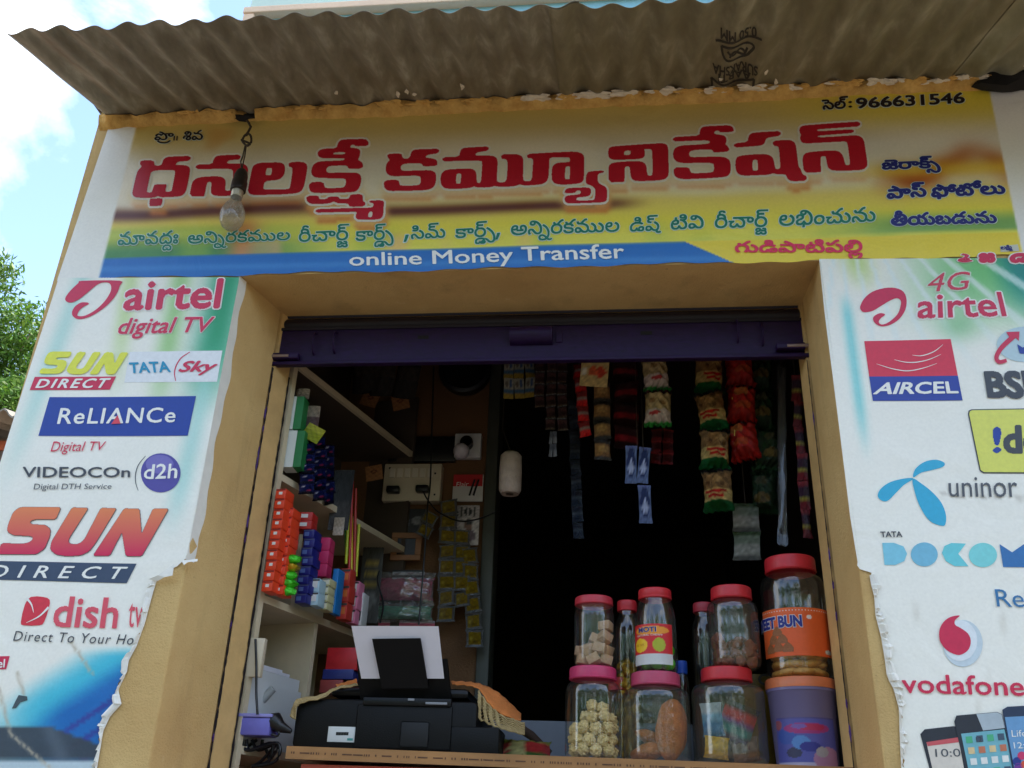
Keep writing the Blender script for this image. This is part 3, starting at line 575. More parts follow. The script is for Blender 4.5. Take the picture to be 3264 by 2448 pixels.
 'riivowel': (593, [[279,683,1,349,683,0,445,624,0,494,527,0,494,469,1,494,451,0,489,415,0,486,404,1,416,438,1,417,443,0,417,450,0,417,454,1,417,487,0,393,558,0,333,607,0,279,607,1,230,607,0,190,566,0,190,540,1,190,515,0,215,481,0,237,468,1,150,448,1,131,467,0,111,517,0,111,542,1,111,581,0,147,645,0,221,683,0],
   [35,236,1,35,314,0,101,433,0,218,500,0,296,500,1,375,500,0,492,435,0,558,317,0,558,237,1,558,163,0,494,50,0,376,-12,0,296,-12,1,217,-12,0,100,50,0,35,161,0],
   [118,248,1,118,167,0,208,67,0,296,67,1,356,67,0,435,112,0,475,192,0,475,242,1,475,293,0,436,376,0,357,425,0,296,425,1,235,425,0,156,376,0,118,296,0],
   [317,845,1,378,845,0,447,794,0,464,749,1,388,729,1,383,744,0,365,767,0,338,779,0,318,779,1,291,779,0,251,751,0,251,724,1,251,710,0,270,675,0,300,655,1,226,627,1,199,652,0,176,702,0,176,732,1,176,768,0,213,818,0,277,845,0]]),
 'caavowel': (1103, [[543,-12,1,502,-12,0,444,8,0,398,53,0,375,89,1,395,91,1,373,50,0,322,5,0,263,-12,0,228,-12,1,180,-12,0,107,27,0,66,98,0,66,144,1,66,178,0,107,252,0,151,274,1,139,258,1,25,258,1,25,332,1,259,332,1,259,261,1,199,248,0,147,188,0,147,149,1,147,112,0,193,67,0,233,67,1,283,67,0,342,132,0,346,185,1,423,185,1,426,144,0,460,92,0,509,67,0,537,67,1,564,67,0,612,87,0,642,141,0,642,192,1,642,248,0,600,330,0,534,386,0,460,419,0,428,426,1,576,438,1,605,427,0,674,365,0,725,264,0,725,194,1,725,124,0,677,33,0,595,-12,0],
   [947,220,1,910,220,0,857,242,0,825,279,0,810,323,0,810,344,1,810,376,0,829,422,0,843,443,1,931,450,1,906,425,0,883,378,0,883,353,1,883,323,0,918,286,0,951,286,1,986,286,0,1015,323,0,1015,350,1,1015,392,0,964,425,0,918,425,1,209,425,1,209,500,1,876,500,1,919,500,0,979,493,0,1023,477,0,1041,462,1,1062,446,0,1088,391,0,1088,353,1,1088,290,0,1012,220,0]]),
 'rahalant': (593, [[35,236,1,35,314,0,101,433,0,218,500,0,296,500,1,375,500,0,492,435,0,558,317,0,558,237,1,558,163,0,494,50,0,376,-12,0,296,-12,1,217,-12,0,100,50,0,35,161,0],
   [118,248,1,118,167,0,208,67,0,296,67,1,356,67,0,435,112,0,475,192,0,475,242,1,475,293,0,436,376,0,357,425,0,296,425,1,235,425,0,156,376,0,118,296,0],
   [108,540,1,108,572,0,140,618,0,171,637,1,170,619,1,136,637,0,100,690,0,100,724,1,100,751,0,120,791,0,138,805,1,152,816,0,190,831,0,249,838,0,295,838,1,582,838,1,582,763,1,279,763,1,245,763,0,215,759,0,206,754,1,195,749,0,183,730,0,183,717,1,183,704,0,193,684,0,204,678,1,214,673,0,247,668,0,278,668,1,415,668,1,415,593,1,274,593,1,246,593,0,215,586,0,207,580,1,191,568,0,191,546,1,191,534,0,200,516,0,207,511,1,216,504,0,244,500,0,266,500,1,303,500,1,303,425,1,265,425,1,218,425,0,147,449,0,108,500,0]]),
 'jasubscript': (0, [[-159,-386,1,-202,-386,0,-259,-349,0,-279,-315,1,-260,-314,1,-286,-353,0,-350,-386,0,-392,-386,1,-453,-386,0,-509,-330,0,-509,-292,1,-509,-257,0,-457,-209,0,-402,-190,1,-373,-180,0,-349,-162,0,-349,-147,1,-349,-136,0,-369,-118,0,-396,-118,1,-425,-118,0,-450,-136,0,-450,-150,1,-450,-157,0,-445,-171,0,-443,-174,1,-506,-189,1,-512,-178,0,-518,-153,0,-518,-140,1,-518,-110,0,-460,-61,0,-396,-61,1,-352,-61,0,-302,-87,0,-281,-124,0,-281,-143,1,-281,-167,0,-299,-202,0,-339,-228,0,-374,-240,1,-412,-253,0,-440,-274,0,-440,-289,1,-440,-305,0,-416,-322,0,-391,-322,1,-352,-322,0,-310,-289,0,-305,-254,1,-236,-254,1,-231,-291,0,-190,-322,0,-165,-322,1,-136,-322,0,-106,-299,0,-106,-280,1,-106,-268,0,-113,-247,0,-121,-237,1,-58,-217,1,-47,-235,0,-37,-271,0,-37,-288,1,-37,-319,0,-67,-363,0,-121,-386,0],
   [-57,-142,1,-57,-176,0,-112,-224,0,-173,-224,1,-231,-224,0,-312,-177,0,-330,-150,1,-299,-110,1,-279,-138,0,-210,-166,0,-177,-166,1,-144,-166,0,-122,-152,0,-122,-142,1,-122,-130,0,-146,-119,0,-167,-119,1,-178,-119,0,-201,-122,0,-212,-124,1,-220,-67,1,-211,-65,0,-180,-61,0,-159,-61,1,-133,-61,0,-87,-76,0,-57,-111,0]]),
 'kaavowel': (867, [[264,-12,1,200,-12,0,97,24,0,30,94,0,18,146,1,104,169,1,113,138,0,150,92,0,215,67,0,267,67,1,320,67,0,381,86,0,408,119,0,408,141,1,408,161,0,388,191,0,340,210,0,297,213,1,232,218,1,180,222,0,105,239,0,81,258,1,60,274,0,37,323,0,37,357,1,37,401,0,100,455,0,199,480,0,252,480,1,318,480,0,408,462,0,466,410,0,484,360,1,398,338,1,389,367,0,356,406,0,298,425,0,252,425,1,202,425,0,144,407,0,120,377,0,120,358,1,120,331,0,165,300,0,231,295,1,308,290,1,360,286,0,425,264,0,446,247,1,469,228,0,491,174,0,491,142,1,491,92,0,440,23,0,339,-12,0],
   [711,220,1,674,220,0,621,242,0,589,279,0,574,323,0,574,344,1,574,376,0,593,422,0,607,443,1,695,450,1,670,425,0,647,378,0,647,353,1,647,323,0,682,286,0,715,286,1,750,286,0,779,323,0,779,350,1,779,392,0,728,425,0,682,425,1,344,425,1,251,429,1,165,425,1,38,425,1,38,500,1,640,500,1,683,500,0,743,493,0,787,477,0,805,462,1,826,446,0,852,391,0,852,353,1,852,290,0,776,220,0]]),
 'ddasubscript': (0, [[-157,-386,1,-216,-386,0,-282,-350,0,-299,-318,1,-283,-312,1,-307,-357,0,-367,-386,0,-403,-386,1,-438,-386,0,-491,-354,0,-520,-293,0,-520,-251,1,-520,-191,0,-460,-106,0,-352,-61,0,-280,-61,1,-217,-61,0,-125,-86,0,-85,-108,1,-121,-167,1,-143,-153,0,-190,-135,0,-244,-125,0,-279,-125,1,-331,-125,0,-407,-154,0,-449,-208,0,-449,-248,1,-449,-284,0,-419,-322,0,-392,-322,1,-363,-322,0,-331,-285,0,-327,-254,1,-259,-254,1,-257,-269,0,-248,-297,0,-230,-317,0,-215,-321,1,-204,-325,0,-169,-326,0,-149,-326,1,-121,-326,0,-98,-305,0,-98,-289,1,-98,-272,0,-118,-257,0,-135,-257,1,-151,-257,0,-173,-272,0,-173,-290,1,-173,-304,0,-159,-327,0,-148,-333,1,-205,-340,1,-215,-326,0,-229,-298,0,-229,-276,1,-229,-240,0,-180,-197,0,-137,-197,1,-91,-197,0,-37,-248,0,-37,-286,1,-37,-320,0,-67,-364,0,-120,-386,0]]),
 'sasubscript': (406, [[212,-337,1,177,-337,0,122,-317,0,71,-272,0,40,-234,1,8,-194,0,-30,-163,0,-51,-163,1,-72,-163,0,-96,-192,0,-96,-218,1,-96,-245,0,-77,-293,0,-61,-318,1,-133,-344,1,-147,-320,0,-174,-252,0,-174,-214,1,-174,-158,0,-110,-93,0,-52,-93,1,-26,-93,0,19,-110,0,69,-151,0,99,-187,1,121,-212,0,157,-247,0,196,-266,0,220,-266,1,251,-266,0,298,-229,0,324,-153,0,324,-95,1,324,-12,0,269,143,0,174,280,0,51,391,0,-18,430,1,22,500,1,88,462,0,223,344,0,335,190,0,403,5,0,403,-101,1,403,-172,0,361,-279,0,277,-337,0]]),
 'sivowel': (702, [[472,-12,1,425,-12,0,355,19,0,293,84,0,256,133,1,235,162,0,206,195,0,181,209,0,164,209,1,141,209,0,111,172,0,111,143,1,111,108,0,135,46,0,159,14,1,78,-13,1,56,22,0,29,97,0,29,143,1,29,184,0,64,248,0,125,286,0,165,286,1,204,286,0,257,259,0,302,210,0,328,175,1,358,136,0,402,89,0,448,67,0,480,67,1,530,67,0,584,132,0,584,193,1,584,251,0,538,338,0,458,401,0,408,423,1,446,500,1,508,474,0,608,386,0,667,269,0,667,198,1,667,133,0,622,38,0,536,-12,0],
   [214,432,1,178,432,0,115,448,0,85,458,1,112,522,1,132,514,0,180,501,0,210,501,1,239,501,0,286,516,0,314,556,0,314,595,1,314,600,1,314,645,0,255,708,0,212,708,1,181,708,0,147,683,0,147,662,1,147,643,0,166,624,0,193,618,0,203,618,1,247,618,0,297,658,0,319,690,1,354,646,1,342,626,0,305,584,0,248,555,0,206,555,1,172,555,0,113,576,0,76,622,0,76,659,1,76,710,0,149,773,0,212,773,1,266,773,0,343,725,0,384,644,0,384,595,1,384,507,0,289,432,0]]),
 'mahalant': (1058, [[481,-12,1,435,-12,0,365,24,0,306,88,0,273,131,1,244,171,0,202,207,0,172,207,1,144,207,0,107,171,0,107,136,1,107,105,0,146,63,0,180,63,1,214,63,0,259,103,0,275,141,1,328,81,1,309,54,0,267,12,0,214,-12,0,175,-12,1,122,-12,0,58,32,0,29,101,0,29,138,1,29,182,0,67,246,0,131,282,0,170,282,1,206,282,0,262,257,0,316,204,0,348,161,1,375,126,0,417,84,0,459,67,0,487,67,1,539,67,0,593,131,0,593,192,1,593,249,0,550,334,0,475,391,0,378,423,0,324,426,1,351,500,1,375,500,1,463,486,0,598,406,0,676,280,0,676,194,1,676,135,0,634,41,0,547,-12,0],
   [184,540,1,184,572,0,216,618,0,247,637,1,246,619,1,212,637,0,176,690,0,176,724,1,176,751,0,196,791,0,214,805,1,228,816,0,266,831,0,325,838,0,371,838,1,658,838,1,658,763,1,355,763,1,321,763,0,291,759,0,282,754,1,271,749,0,259,730,0,259,717,1,259,704,0,269,684,0,280,678,1,290,673,0,323,668,0,354,668,1,491,668,1,491,593,1,350,593,1,322,593,0,291,586,0,283,580,1,267,568,0,267,546,1,267,534,0,276,516,0,283,511,1,292,504,0,320,500,0,342,500,1,360,500,1,368,425,1,341,425,1,294,425,0,223,449,0,184,500,0],
   [828,-12,1,761,-12,0,660,56,0,621,111,1,661,176,1,689,139,0,744,91,0,803,67,0,835,67,1,886,67,0,940,132,0,940,193,1,940,251,0,893,338,0,814,401,0,764,423,1,801,500,1,863,474,0,963,386,0,1023,270,0,1023,199,1,1023,100,0,923,-12,0]]),
 'ddivowel': (740, [[546,-12,1,491,-12,0,413,11,0,363,54,0,346,84,1,362,91,1,341,48,0,289,3,0,231,-12,0,198,-12,1,125,-12,0,35,98,0,35,194,1,35,291,0,120,427,0,277,500,0,383,500,1,436,500,0,526,481,0,605,447,0,642,424,1,593,358,1,559,380,0,493,410,0,421,425,0,377,425,1,295,425,0,179,372,0,118,270,0,118,197,1,118,127,0,167,67,0,210,67,1,257,67,0,310,132,0,314,185,1,392,185,1,394,146,0,427,86,0,463,76,1,480,69,0,523,63,0,550,63,1,591,63,0,631,98,0,631,129,1,631,160,0,594,188,0,565,188,1,538,188,0,499,159,0,499,124,1,499,99,0,519,59,0,533,46,1,467,35,1,453,57,0,429,109,0,429,141,1,429,197,0,506,265,0,569,265,1,611,265,0,675,231,0,711,172,0,711,135,1,711,97,0,686,42,0,641,6,0,581,-12,0],
   [367,432,1,331,432,0,268,448,0,238,458,1,265,522,1,285,514,0,333,501,0,363,501,1,392,501,0,439,516,0,467,556,0,467,595,1,467,600,1,467,645,0,408,708,0,365,708,1,334,708,0,300,683,0,300,662,1,300,643,0,319,624,0,346,618,0,356,618,1,400,618,0,450,658,0,472,690,1,507,646,1,495,626,0,458,584,0,401,555,0,359,555,1,325,555,0,266,576,0,229,622,0,229,659,1,229,710,0,302,773,0,365,773,1,419,773,0,496,725,0,537,644,0,537,595,1,537,507,0,442,432,0]]),
 'ssahalant': (713, [[485,-12,1,437,-12,0,366,24,0,306,88,0,273,131,1,244,171,0,202,207,0,172,207,1,144,207,0,107,171,0,107,136,1,107,105,0,146,63,0,180,63,1,214,63,0,259,103,0,275,141,1,328,81,1,309,54,0,267,12,0,214,-12,0,175,-12,1,122,-12,0,58,32,0,29,101,0,29,138,1,29,182,0,67,246,0,131,282,0,170,282,1,206,282,0,262,257,0,316,204,0,348,161,1,375,126,0,417,84,0,461,67,0,490,67,1,540,67,0,593,132,0,593,192,1,593,250,0,547,337,0,467,401,0,417,423,1,455,500,1,517,474,0,617,386,0,676,269,0,676,198,1,676,132,0,631,38,0,546,-12,0],
   [652,-125,1,608,-125,0,550,-90,0,522,-32,0,522,1,1,522,14,0,525,36,0,529,49,1,618,50,1,612,39,0,607,18,0,607,8,1,607,-8,0,619,-33,0,640,-47,0,655,-47,1,674,-47,0,703,-34,0,722,-18,1,769,-80,1,741,-103,0,690,-125,0],
   [100,540,1,100,572,0,132,618,0,163,637,1,162,619,1,128,637,0,92,690,0,92,724,1,92,751,0,112,791,0,130,805,1,144,816,0,182,831,0,241,838,0,287,838,1,574,838,1,574,763,1,271,763,1,237,763,0,207,759,0,198,754,1,187,749,0,175,730,0,175,717,1,175,704,0,185,684,0,196,678,1,206,673,0,239,668,0,270,668,1,407,668,1,407,593,1,266,593,1,238,593,0,207,586,0,199,580,1,183,568,0,183,546,1,183,534,0,192,516,0,199,511,1,208,504,0,236,500,0,258,500,1,295,500,1,295,425,1,257,425,1,210,425,0,139,449,0,100,500,0]]),
 'ttivowel': (772, [[555,-12,1,518,-12,0,458,7,0,409,51,0,387,90,1,408,91,1,385,49,0,331,4,0,270,-12,0,236,-12,1,188,-12,0,115,23,0,65,88,0,39,178,0,39,232,1,39,301,0,74,403,0,134,468,0,207,500,0,245,500,1,288,500,0,349,469,0,382,412,0,382,373,1,382,333,0,349,270,0,281,235,0,227,235,1,194,235,0,134,257,0,89,289,0,76,304,1,100,366,1,108,355,0,141,326,0,190,305,0,222,305,1,262,305,0,303,339,0,303,369,1,303,398,0,271,429,0,244,429,1,209,429,0,152,385,0,118,302,0,118,242,1,118,234,1,118,193,0,139,116,0,192,67,0,238,67,1,277,67,0,328,96,0,355,150,0,358,185,1,436,185,1,439,144,0,471,92,0,519,67,0,547,67,1,601,67,0,654,131,0,654,192,1,654,245,0,613,338,0,536,416,0,481,447,1,511,474,1,543,494,1,597,463,0,685,380,0,737,270,0,737,198,1,737,131,0,692,37,0,611,-12,0],
   [282,624,1,275,478,1,199,478,1,192,624,1],
   [537,432,1,501,432,0,438,448,0,408,458,1,435,522,1,455,514,0,503,501,0,533,501,1,562,501,0,609,516,0,637,556,0,637,595,1,637,600,1,637,645,0,578,708,0,535,708,1,504,708,0,470,683,0,470,662,1,470,643,0,489,624,0,516,618,0,526,618,1,570,618,0,620,658,0,642,690,1,677,646,1,665,626,0,628,584,0,571,555,0,529,555,1,495,555,0,436,576,0,399,622,0,399,659,1,399,710,0,472,773,0,535,773,1,589,773,0,666,725,0,707,644,0,707,595,1,707,507,0,612,432,0]]),
 'vivowel': (711, [[481,-12,1,435,-12,0,365,24,0,306,88,0,273,131,1,244,171,0,202,207,0,172,207,1,144,207,0,107,171,0,107,136,1,107,105,0,146,63,0,180,63,1,214,63,0,259,103,0,275,141,1,328,81,1,309,54,0,267,12,0,214,-12,0,175,-12,1,122,-12,0,58,32,0,29,101,0,29,138,1,29,182,0,67,246,0,131,282,0,170,282,1,206,282,0,262,257,0,316,204,0,348,161,1,375,126,0,417,84,0,459,67,0,487,67,1,522,67,0,569,98,0,593,168,0,593,225,1,593,291,0,549,422,0,471,534,0,367,613,0,307,626,1,295,629,0,269,632,0,256,632,1,219,632,0,179,600,0,179,576,1,179,551,0,207,521,0,236,521,1,263,521,0,298,549,0,298,584,1,298,608,0,279,649,0,265,662,1,336,673,1,350,651,0,369,602,0,369,575,1,369,519,0,299,452,0,235,452,1,189,452,0,131,490,0,105,545,0,105,572,1,105,614,0,146,671,0,220,701,0,269,701,1,348,701,0,494,628,0,609,498,0,676,324,0,676,223,1,676,142,0,630,38,0,543,-12,0]]),
 'bhivowel': (771, [[539,-12,1,499,-12,0,437,7,0,388,51,0,366,90,1,386,90,1,360,49,0,306,5,0,244,-12,0,205,-12,1,150,-12,0,77,27,0,41,92,0,41,130,1,41,171,0,74,229,0,140,272,0,189,289,1,230,304,0,278,338,0,278,371,1,278,387,0,264,412,0,231,427,0,203,427,1,160,427,0,118,394,0,118,365,1,118,352,0,125,330,0,128,323,1,53,302,1,45,317,0,36,354,0,36,375,1,36,407,0,70,464,0,144,500,0,203,500,1,263,500,0,331,460,0,360,400,0,360,370,1,360,332,0,330,279,0,271,241,0,227,225,1,174,205,0,123,164,0,123,131,1,123,102,0,164,67,0,207,67,1,249,67,0,304,96,0,333,150,0,336,185,1,414,185,1,417,144,0,449,92,0,497,67,0,525,67,1,572,67,0,628,108,0,653,188,0,653,245,1,653,301,0,620,416,0,560,520,0,478,597,0,429,615,1,425,617,0,416,619,0,411,620,1,397,625,0,367,632,0,350,632,1,313,632,0,273,600,0,273,576,1,273,551,0,302,521,0,330,521,1,357,521,0,393,549,0,393,584,1,393,608,0,373,649,0,359,662,1,430,673,1,444,651,0,463,602,0,463,575,1,463,519,0,395,452,0,330,452,1,283,452,0,225,490,0,199,545,0,199,572,1,199,614,0,240,671,0,312,701,0,359,701,1,439,701,0,576,625,0,678,496,0,736,333,0,736,246,1,736,168,0,691,52,0,603,-12,0],
   [329,-125,1,336,16,1,411,16,1,419,-125,1]]),
 'anusvara': (507, [[33,208,1,33,271,0,88,370,0,188,428,0,253,428,1,319,428,0,419,371,0,474,271,0,474,208,1,474,145,0,420,46,0,321,-12,0,253,-12,1,186,-12,0,87,46,0,33,146,0],
   [115,209,1,115,149,0,185,66,0,253,66,1,299,66,0,361,104,0,392,169,0,392,209,1,392,268,0,319,350,0,253,350,1,209,350,0,147,312,0,115,249,0]]),
 'ca': (760, [[543,-12,1,502,-12,0,444,8,0,398,53,0,375,89,1,395,91,1,373,50,0,322,5,0,263,-12,0,228,-12,1,180,-12,0,107,27,0,66,98,0,66,144,1,66,178,0,107,252,0,151,274,1,139,258,1,25,258,1,25,332,1,259,332,1,259,261,1,199,248,0,147,188,0,147,149,1,147,112,0,193,67,0,233,67,1,283,67,0,342,132,0,346,185,1,423,185,1,426,144,0,459,92,0,509,67,0,535,67,1,563,67,0,612,87,0,642,141,0,642,192,1,642,248,0,599,333,0,528,391,0,441,423,0,397,426,1,434,500,1,530,485,0,659,397,0,725,269,0,725,194,1,725,124,0,677,33,0,595,-12,0],
   [387,425,1,358,425,0,305,447,0,261,508,0,245,564,1,328,591,1,343,536,0,371,500,0,393,500,1,413,500,0,448,525,0,480,565,1,511,605,1,545,649,0,602,701,0,666,725,0,710,725,1,716,648,1,681,646,0,634,628,0,595,589,0,569,556,1,546,526,1,518,490,0,468,446,0,417,425,0]]),
 'na': (702, [[472,-12,1,425,-12,0,355,19,0,293,84,0,256,133,1,235,162,0,206,195,0,181,209,0,164,209,1,141,209,0,111,172,0,111,143,1,111,108,0,135,46,0,159,14,1,78,-13,1,56,22,0,29,97,0,29,143,1,29,184,0,64,248,0,125,286,0,165,286,1,204,286,0,257,259,0,302,210,0,328,175,1,358,136,0,403,88,0,448,67,0,478,67,1,530,67,0,584,133,0,584,194,1,584,250,0,538,336,0,456,395,0,346,425,0,282,425,1,238,425,1,316,500,1,428,493,0,584,412,0,667,279,0,667,194,1,667,132,0,623,39,0,537,-12,0],
   [236,425,1,207,425,0,154,447,0,110,508,0,94,564,1,177,591,1,192,536,0,220,500,0,242,500,1,262,500,0,297,525,0,329,565,1,360,605,1,394,649,0,451,701,0,515,725,0,559,725,1,565,648,1,530,646,0,483,628,0,444,589,0,418,556,1,395,526,1,367,490,0,317,446,0,266,425,0]]),
 'jevowel': (731, [[530,-12,1,492,-12,0,433,9,0,386,53,0,366,89,1,386,90,1,360,49,0,306,5,0,244,-12,0,205,-12,1,150,-12,0,77,27,0,41,92,0,41,130,1,41,171,0,74,229,0,140,272,0,189,289,1,230,304,0,278,338,0,278,371,1,278,387,0,264,412,0,231,427,0,203,427,1,160,427,0,118,394,0,118,365,1,118,352,0,125,330,0,128,323,1,53,302,1,45,317,0,36,354,0,36,375,1,36,407,0,70,464,0,144,500,0,203,500,1,263,500,0,331,460,0,360,400,0,360,370,1,360,332,0,330,279,0,271,241,0,227,225,1,174,205,0,123,164,0,123,131,1,123,102,0,164,67,0,207,67,1,249,67,0,304,96,0,333,150,0,336,185,1,414,185,1,418,124,0,482,67,0,527,67,1,574,67,0,618,107,0,618,142,1,618,165,0,604,203,0,593,221,1,667,252,1,682,230,0,701,167,0,701,135,1,701,89,0,661,23,0,585,-12,0],
   [673,377,1,673,324,0,590,252,0,512,252,1,458,252,0,374,282,0,316,331,0,299,357,1,335,414,1,364,370,0,466,327,0,514,327,1,539,327,0,573,339,0,590,361,0,590,376,1,590,405,0,543,425,0,508,425,1,467,425,1,476,482,1,488,486,0,516,491,0,529,491,1,555,491,0,606,480,0,648,455,0,673,411,0],
   [681,553,1,681,520,0,658,473,0,642,460,1,619,441,0,554,425,0,497,425,1,442,425,1,442,500,1,509,500,1,541,500,0,574,507,0,584,515,1,592,522,0,599,540,0,599,552,1,599,565,0,591,585,0,583,592,1,573,600,0,543,608,0,508,608,1,164,608,1,164,683,1,502,683,1,557,683,0,620,667,0,643,647,1,660,632,0,681,587,0]]),
 'raavowel': (937, [[42,236,1,42,314,0,108,426,0,225,485,0,303,485,1,381,485,0,499,427,0,565,317,0,565,237,1,565,163,0,501,50,0,383,-12,0,303,-12,1,224,-12,0,107,50,0,42,161,0],
   [125,248,1,125,167,0,215,67,0,303,67,1,362,67,0,442,112,0,482,192,0,482,242,1,482,293,0,443,376,0,364,425,0,303,425,1,242,425,0,163,376,0,125,296,0],
   [781,220,1,744,220,0,691,242,0,659,279,0,644,323,0,644,344,1,644,376,0,663,422,0,677,443,1,765,450,1,740,425,0,717,378,0,717,353,1,717,323,0,752,286,0,785,286,1,820,286,0,849,323,0,849,350,1,849,392,0,798,425,0,752,425,1,43,425,1,43,500,1,710,500,1,753,500,0,813,493,0,857,477,0,875,462,1,896,446,0,922,391,0,922,353,1,922,290,0,846,220,0]]),
 'kahalant': (522, [[264,-12,1,200,-12,0,97,24,0,30,94,0,18,146,1,104,169,1,113,138,0,150,92,0,215,67,0,267,67,1,320,67,0,381,86,0,408,119,0,408,141,1,408,161,0,388,191,0,340,210,0,297,213,1,232,218,1,180,222,0,105,239,0,81,258,1,60,274,0,37,323,0,37,357,1,37,398,0,85,463,0,180,500,0,252,500,1,318,500,0,407,475,0,466,414,0,484,360,1,398,338,1,389,367,0,356,406,0,298,425,0,252,425,1,202,425,0,144,407,0,120,377,0,120,358,1,120,331,0,165,300,0,231,295,1,308,290,1,360,286,0,425,264,0,446,247,1,469,228,0,491,174,0,491,142,1,491,92,0,440,23,0,339,-12,0],
   [91,540,1,91,572,0,123,618,0,154,637,1,153,619,1,119,637,0,83,690,0,83,724,1,83,751,0,103,791,0,121,805,1,135,816,0,173,831,0,232,838,0,278,838,1,565,838,1,565,763,1,262,763,1,228,763,0,198,759,0,189,754,1,178,749,0,166,730,0,166,717,1,166,704,0,176,684,0,187,678,1,197,673,0,230,668,0,261,668,1,398,668,1,398,593,1,257,593,1,229,593,0,198,586,0,190,580,1,174,568,0,174,546,1,174,534,0,183,516,0,190,511,1,199,504,0,227,500,0,249,500,1,286,500,1,286,425,1,248,425,1,201,425,0,130,449,0,91,500,0]]),
 'paavowel': (1031, [[485,-12,1,437,-12,0,366,24,0,306,88,0,273,131,1,244,171,0,202,207,0,172,207,1,144,207,0,107,171,0,107,136,1,107,105,0,146,63,0,180,63,1,214,63,0,259,103,0,275,141,1,328,81,1,309,54,0,267,12,0,214,-12,0,175,-12,1,122,-12,0,58,32,0,29,101,0,29,138,1,29,182,0,67,246,0,131,282,0,170,282,1,206,282,0,262,257,0,316,204,0,348,161,1,375,126,0,417,84,0,461,67,0,490,67,1,540,67,0,593,130,0,593,200,1,593,267,0,541,391,0,497,445,1,489,469,1,434,525,0,312,605,0,244,636,1,280,712,1,334,690,0,442,622,0,542,534,0,582,481,1,593,455,1,633,400,0,676,270,0,676,198,1,676,132,0,631,38,0,546,-12,0],
   [875,220,1,838,220,0,785,242,0,753,279,0,738,323,0,738,344,1,738,376,0,757,422,0,771,443,1,859,450,1,834,425,0,811,378,0,811,353,1,811,323,0,846,286,0,879,286,1,914,286,0,943,323,0,943,350,1,943,392,0,892,425,0,846,425,1,97,425,1,97,500,1,804,500,1,847,500,0,907,493,0,951,477,0,969,462,1,990,446,0,1016,391,0,1016,353,1,1016,290,0,940,220,0]]),
 'sahalant': (702, [[472,-12,1,425,-12,0,355,19,0,293,84,0,256,133,1,235,162,0,206,195,0,181,209,0,164,209,1,141,209,0,111,172,0,111,143,1,111,108,0,135,46,0,159,14,1,78,-13,1,56,22,0,29,97,0,29,143,1,29,184,0,64,248,0,125,286,0,165,286,1,204,286,0,257,259,0,302,210,0,328,175,1,358,136,0,402,89,0,448,67,0,480,67,1,530,67,0,584,132,0,584,193,1,584,251,0,538,338,0,458,401,0,408,423,1,446,500,1,508,474,0,608,386,0,667,269,0,667,198,1,667,133,0,622,38,0,536,-12,0],
   [100,540,1,100,572,0,132,618,0,163,637,1,162,619,1,128,637,0,92,690,0,92,724,1,92,751,0,112,791,0,130,805,1,144,816,0,182,831,0,241,838,0,287,838,1,574,838,1,574,763,1,271,763,1,237,763,0,207,759,0,198,754,1,187,749,0,175,730,0,175,717,1,175,704,0,185,684,0,196,678,1,206,673,0,239,668,0,270,668,1,407,668,1,407,593,1,266,593,1,238,593,0,207,586,0,199,580,1,183,568,0,183,546,1,183,534,0,192,516,0,199,511,1,208,504,0,236,500,0,258,500,1,295,500,1,295,425,1,257,425,1,210,425,0,139,449,0,100,500,0]]),
 'phoovowel': (1018, [[862,249,1,825,249,0,772,271,0,740,307,0,725,351,0,725,373,1,725,405,0,744,451,0,758,472,1,846,479,1,821,454,0,798,407,0,798,382,1,798,352,0,833,315,0,866,315,1,901,315,0,930,352,0,930,379,1,930,421,0,879,454,0,833,454,1,500,454,1,452,454,0,405,403,0,399,361,1,321,361,1,314,407,0,260,454,0,228,454,1,220,454,1,186,454,0,149,422,0,149,390,1,149,380,0,156,353,0,162,345,1,84,323,1,78,338,0,67,379,0,67,403,1,67,438,0,104,495,0,171,529,0,215,529,1,220,529,1,252,529,0,306,514,0,351,473,0,368,435,1,353,440,1,367,469,0,406,509,0,465,529,0,509,529,1,782,529,1,853,529,0,929,513,0,956,491,1,977,475,0,1003,421,0,1003,382,1,1003,319,0,927,249,0],
   [888,679,1,949,679,0,1018,629,0,1036,583,1,960,563,1,955,578,0,936,601,0,909,613,0,890,613,1,863,613,0,823,585,0,823,558,1,823,544,0,842,509,0,872,489,1,798,461,1,771,486,0,748,536,0,748,566,1,748,602,0,785,652,0,848,679,0],
   [485,-12,1,437,-12,0,366,24,0,306,88,0,273,131,1,244,171,0,202,207,0,172,207,1,144,207,0,107,171,0,107,136,1,107,105,0,146,63,0,180,63,1,214,63,0,259,103,0,275,141,1,328,81,1,309,54,0,267,12,0,214,-12,0,175,-12,1,122,-12,0,58,32,0,29,101,0,29,138,1,29,182,0,67,246,0,131,282,0,170,282,1,206,282,0,262,257,0,316,204,0,348,161,1,375,126,0,417,84,0,461,67,0,490,67,1,540,67,0,593,131,0,593,200,1,593,276,0,529,416,0,474,474,1,465,497,1,436,525,0,366,575,0,288,619,0,244,636,1,280,712,1,353,682,0,507,578,0,570,505,1,582,473,1,626,414,0,676,276,0,676,198,1,676,132,0,631,38,0,546,-12,0],
   [280,-125,1,287,16,1,362,16,1,370,-125,1]]),
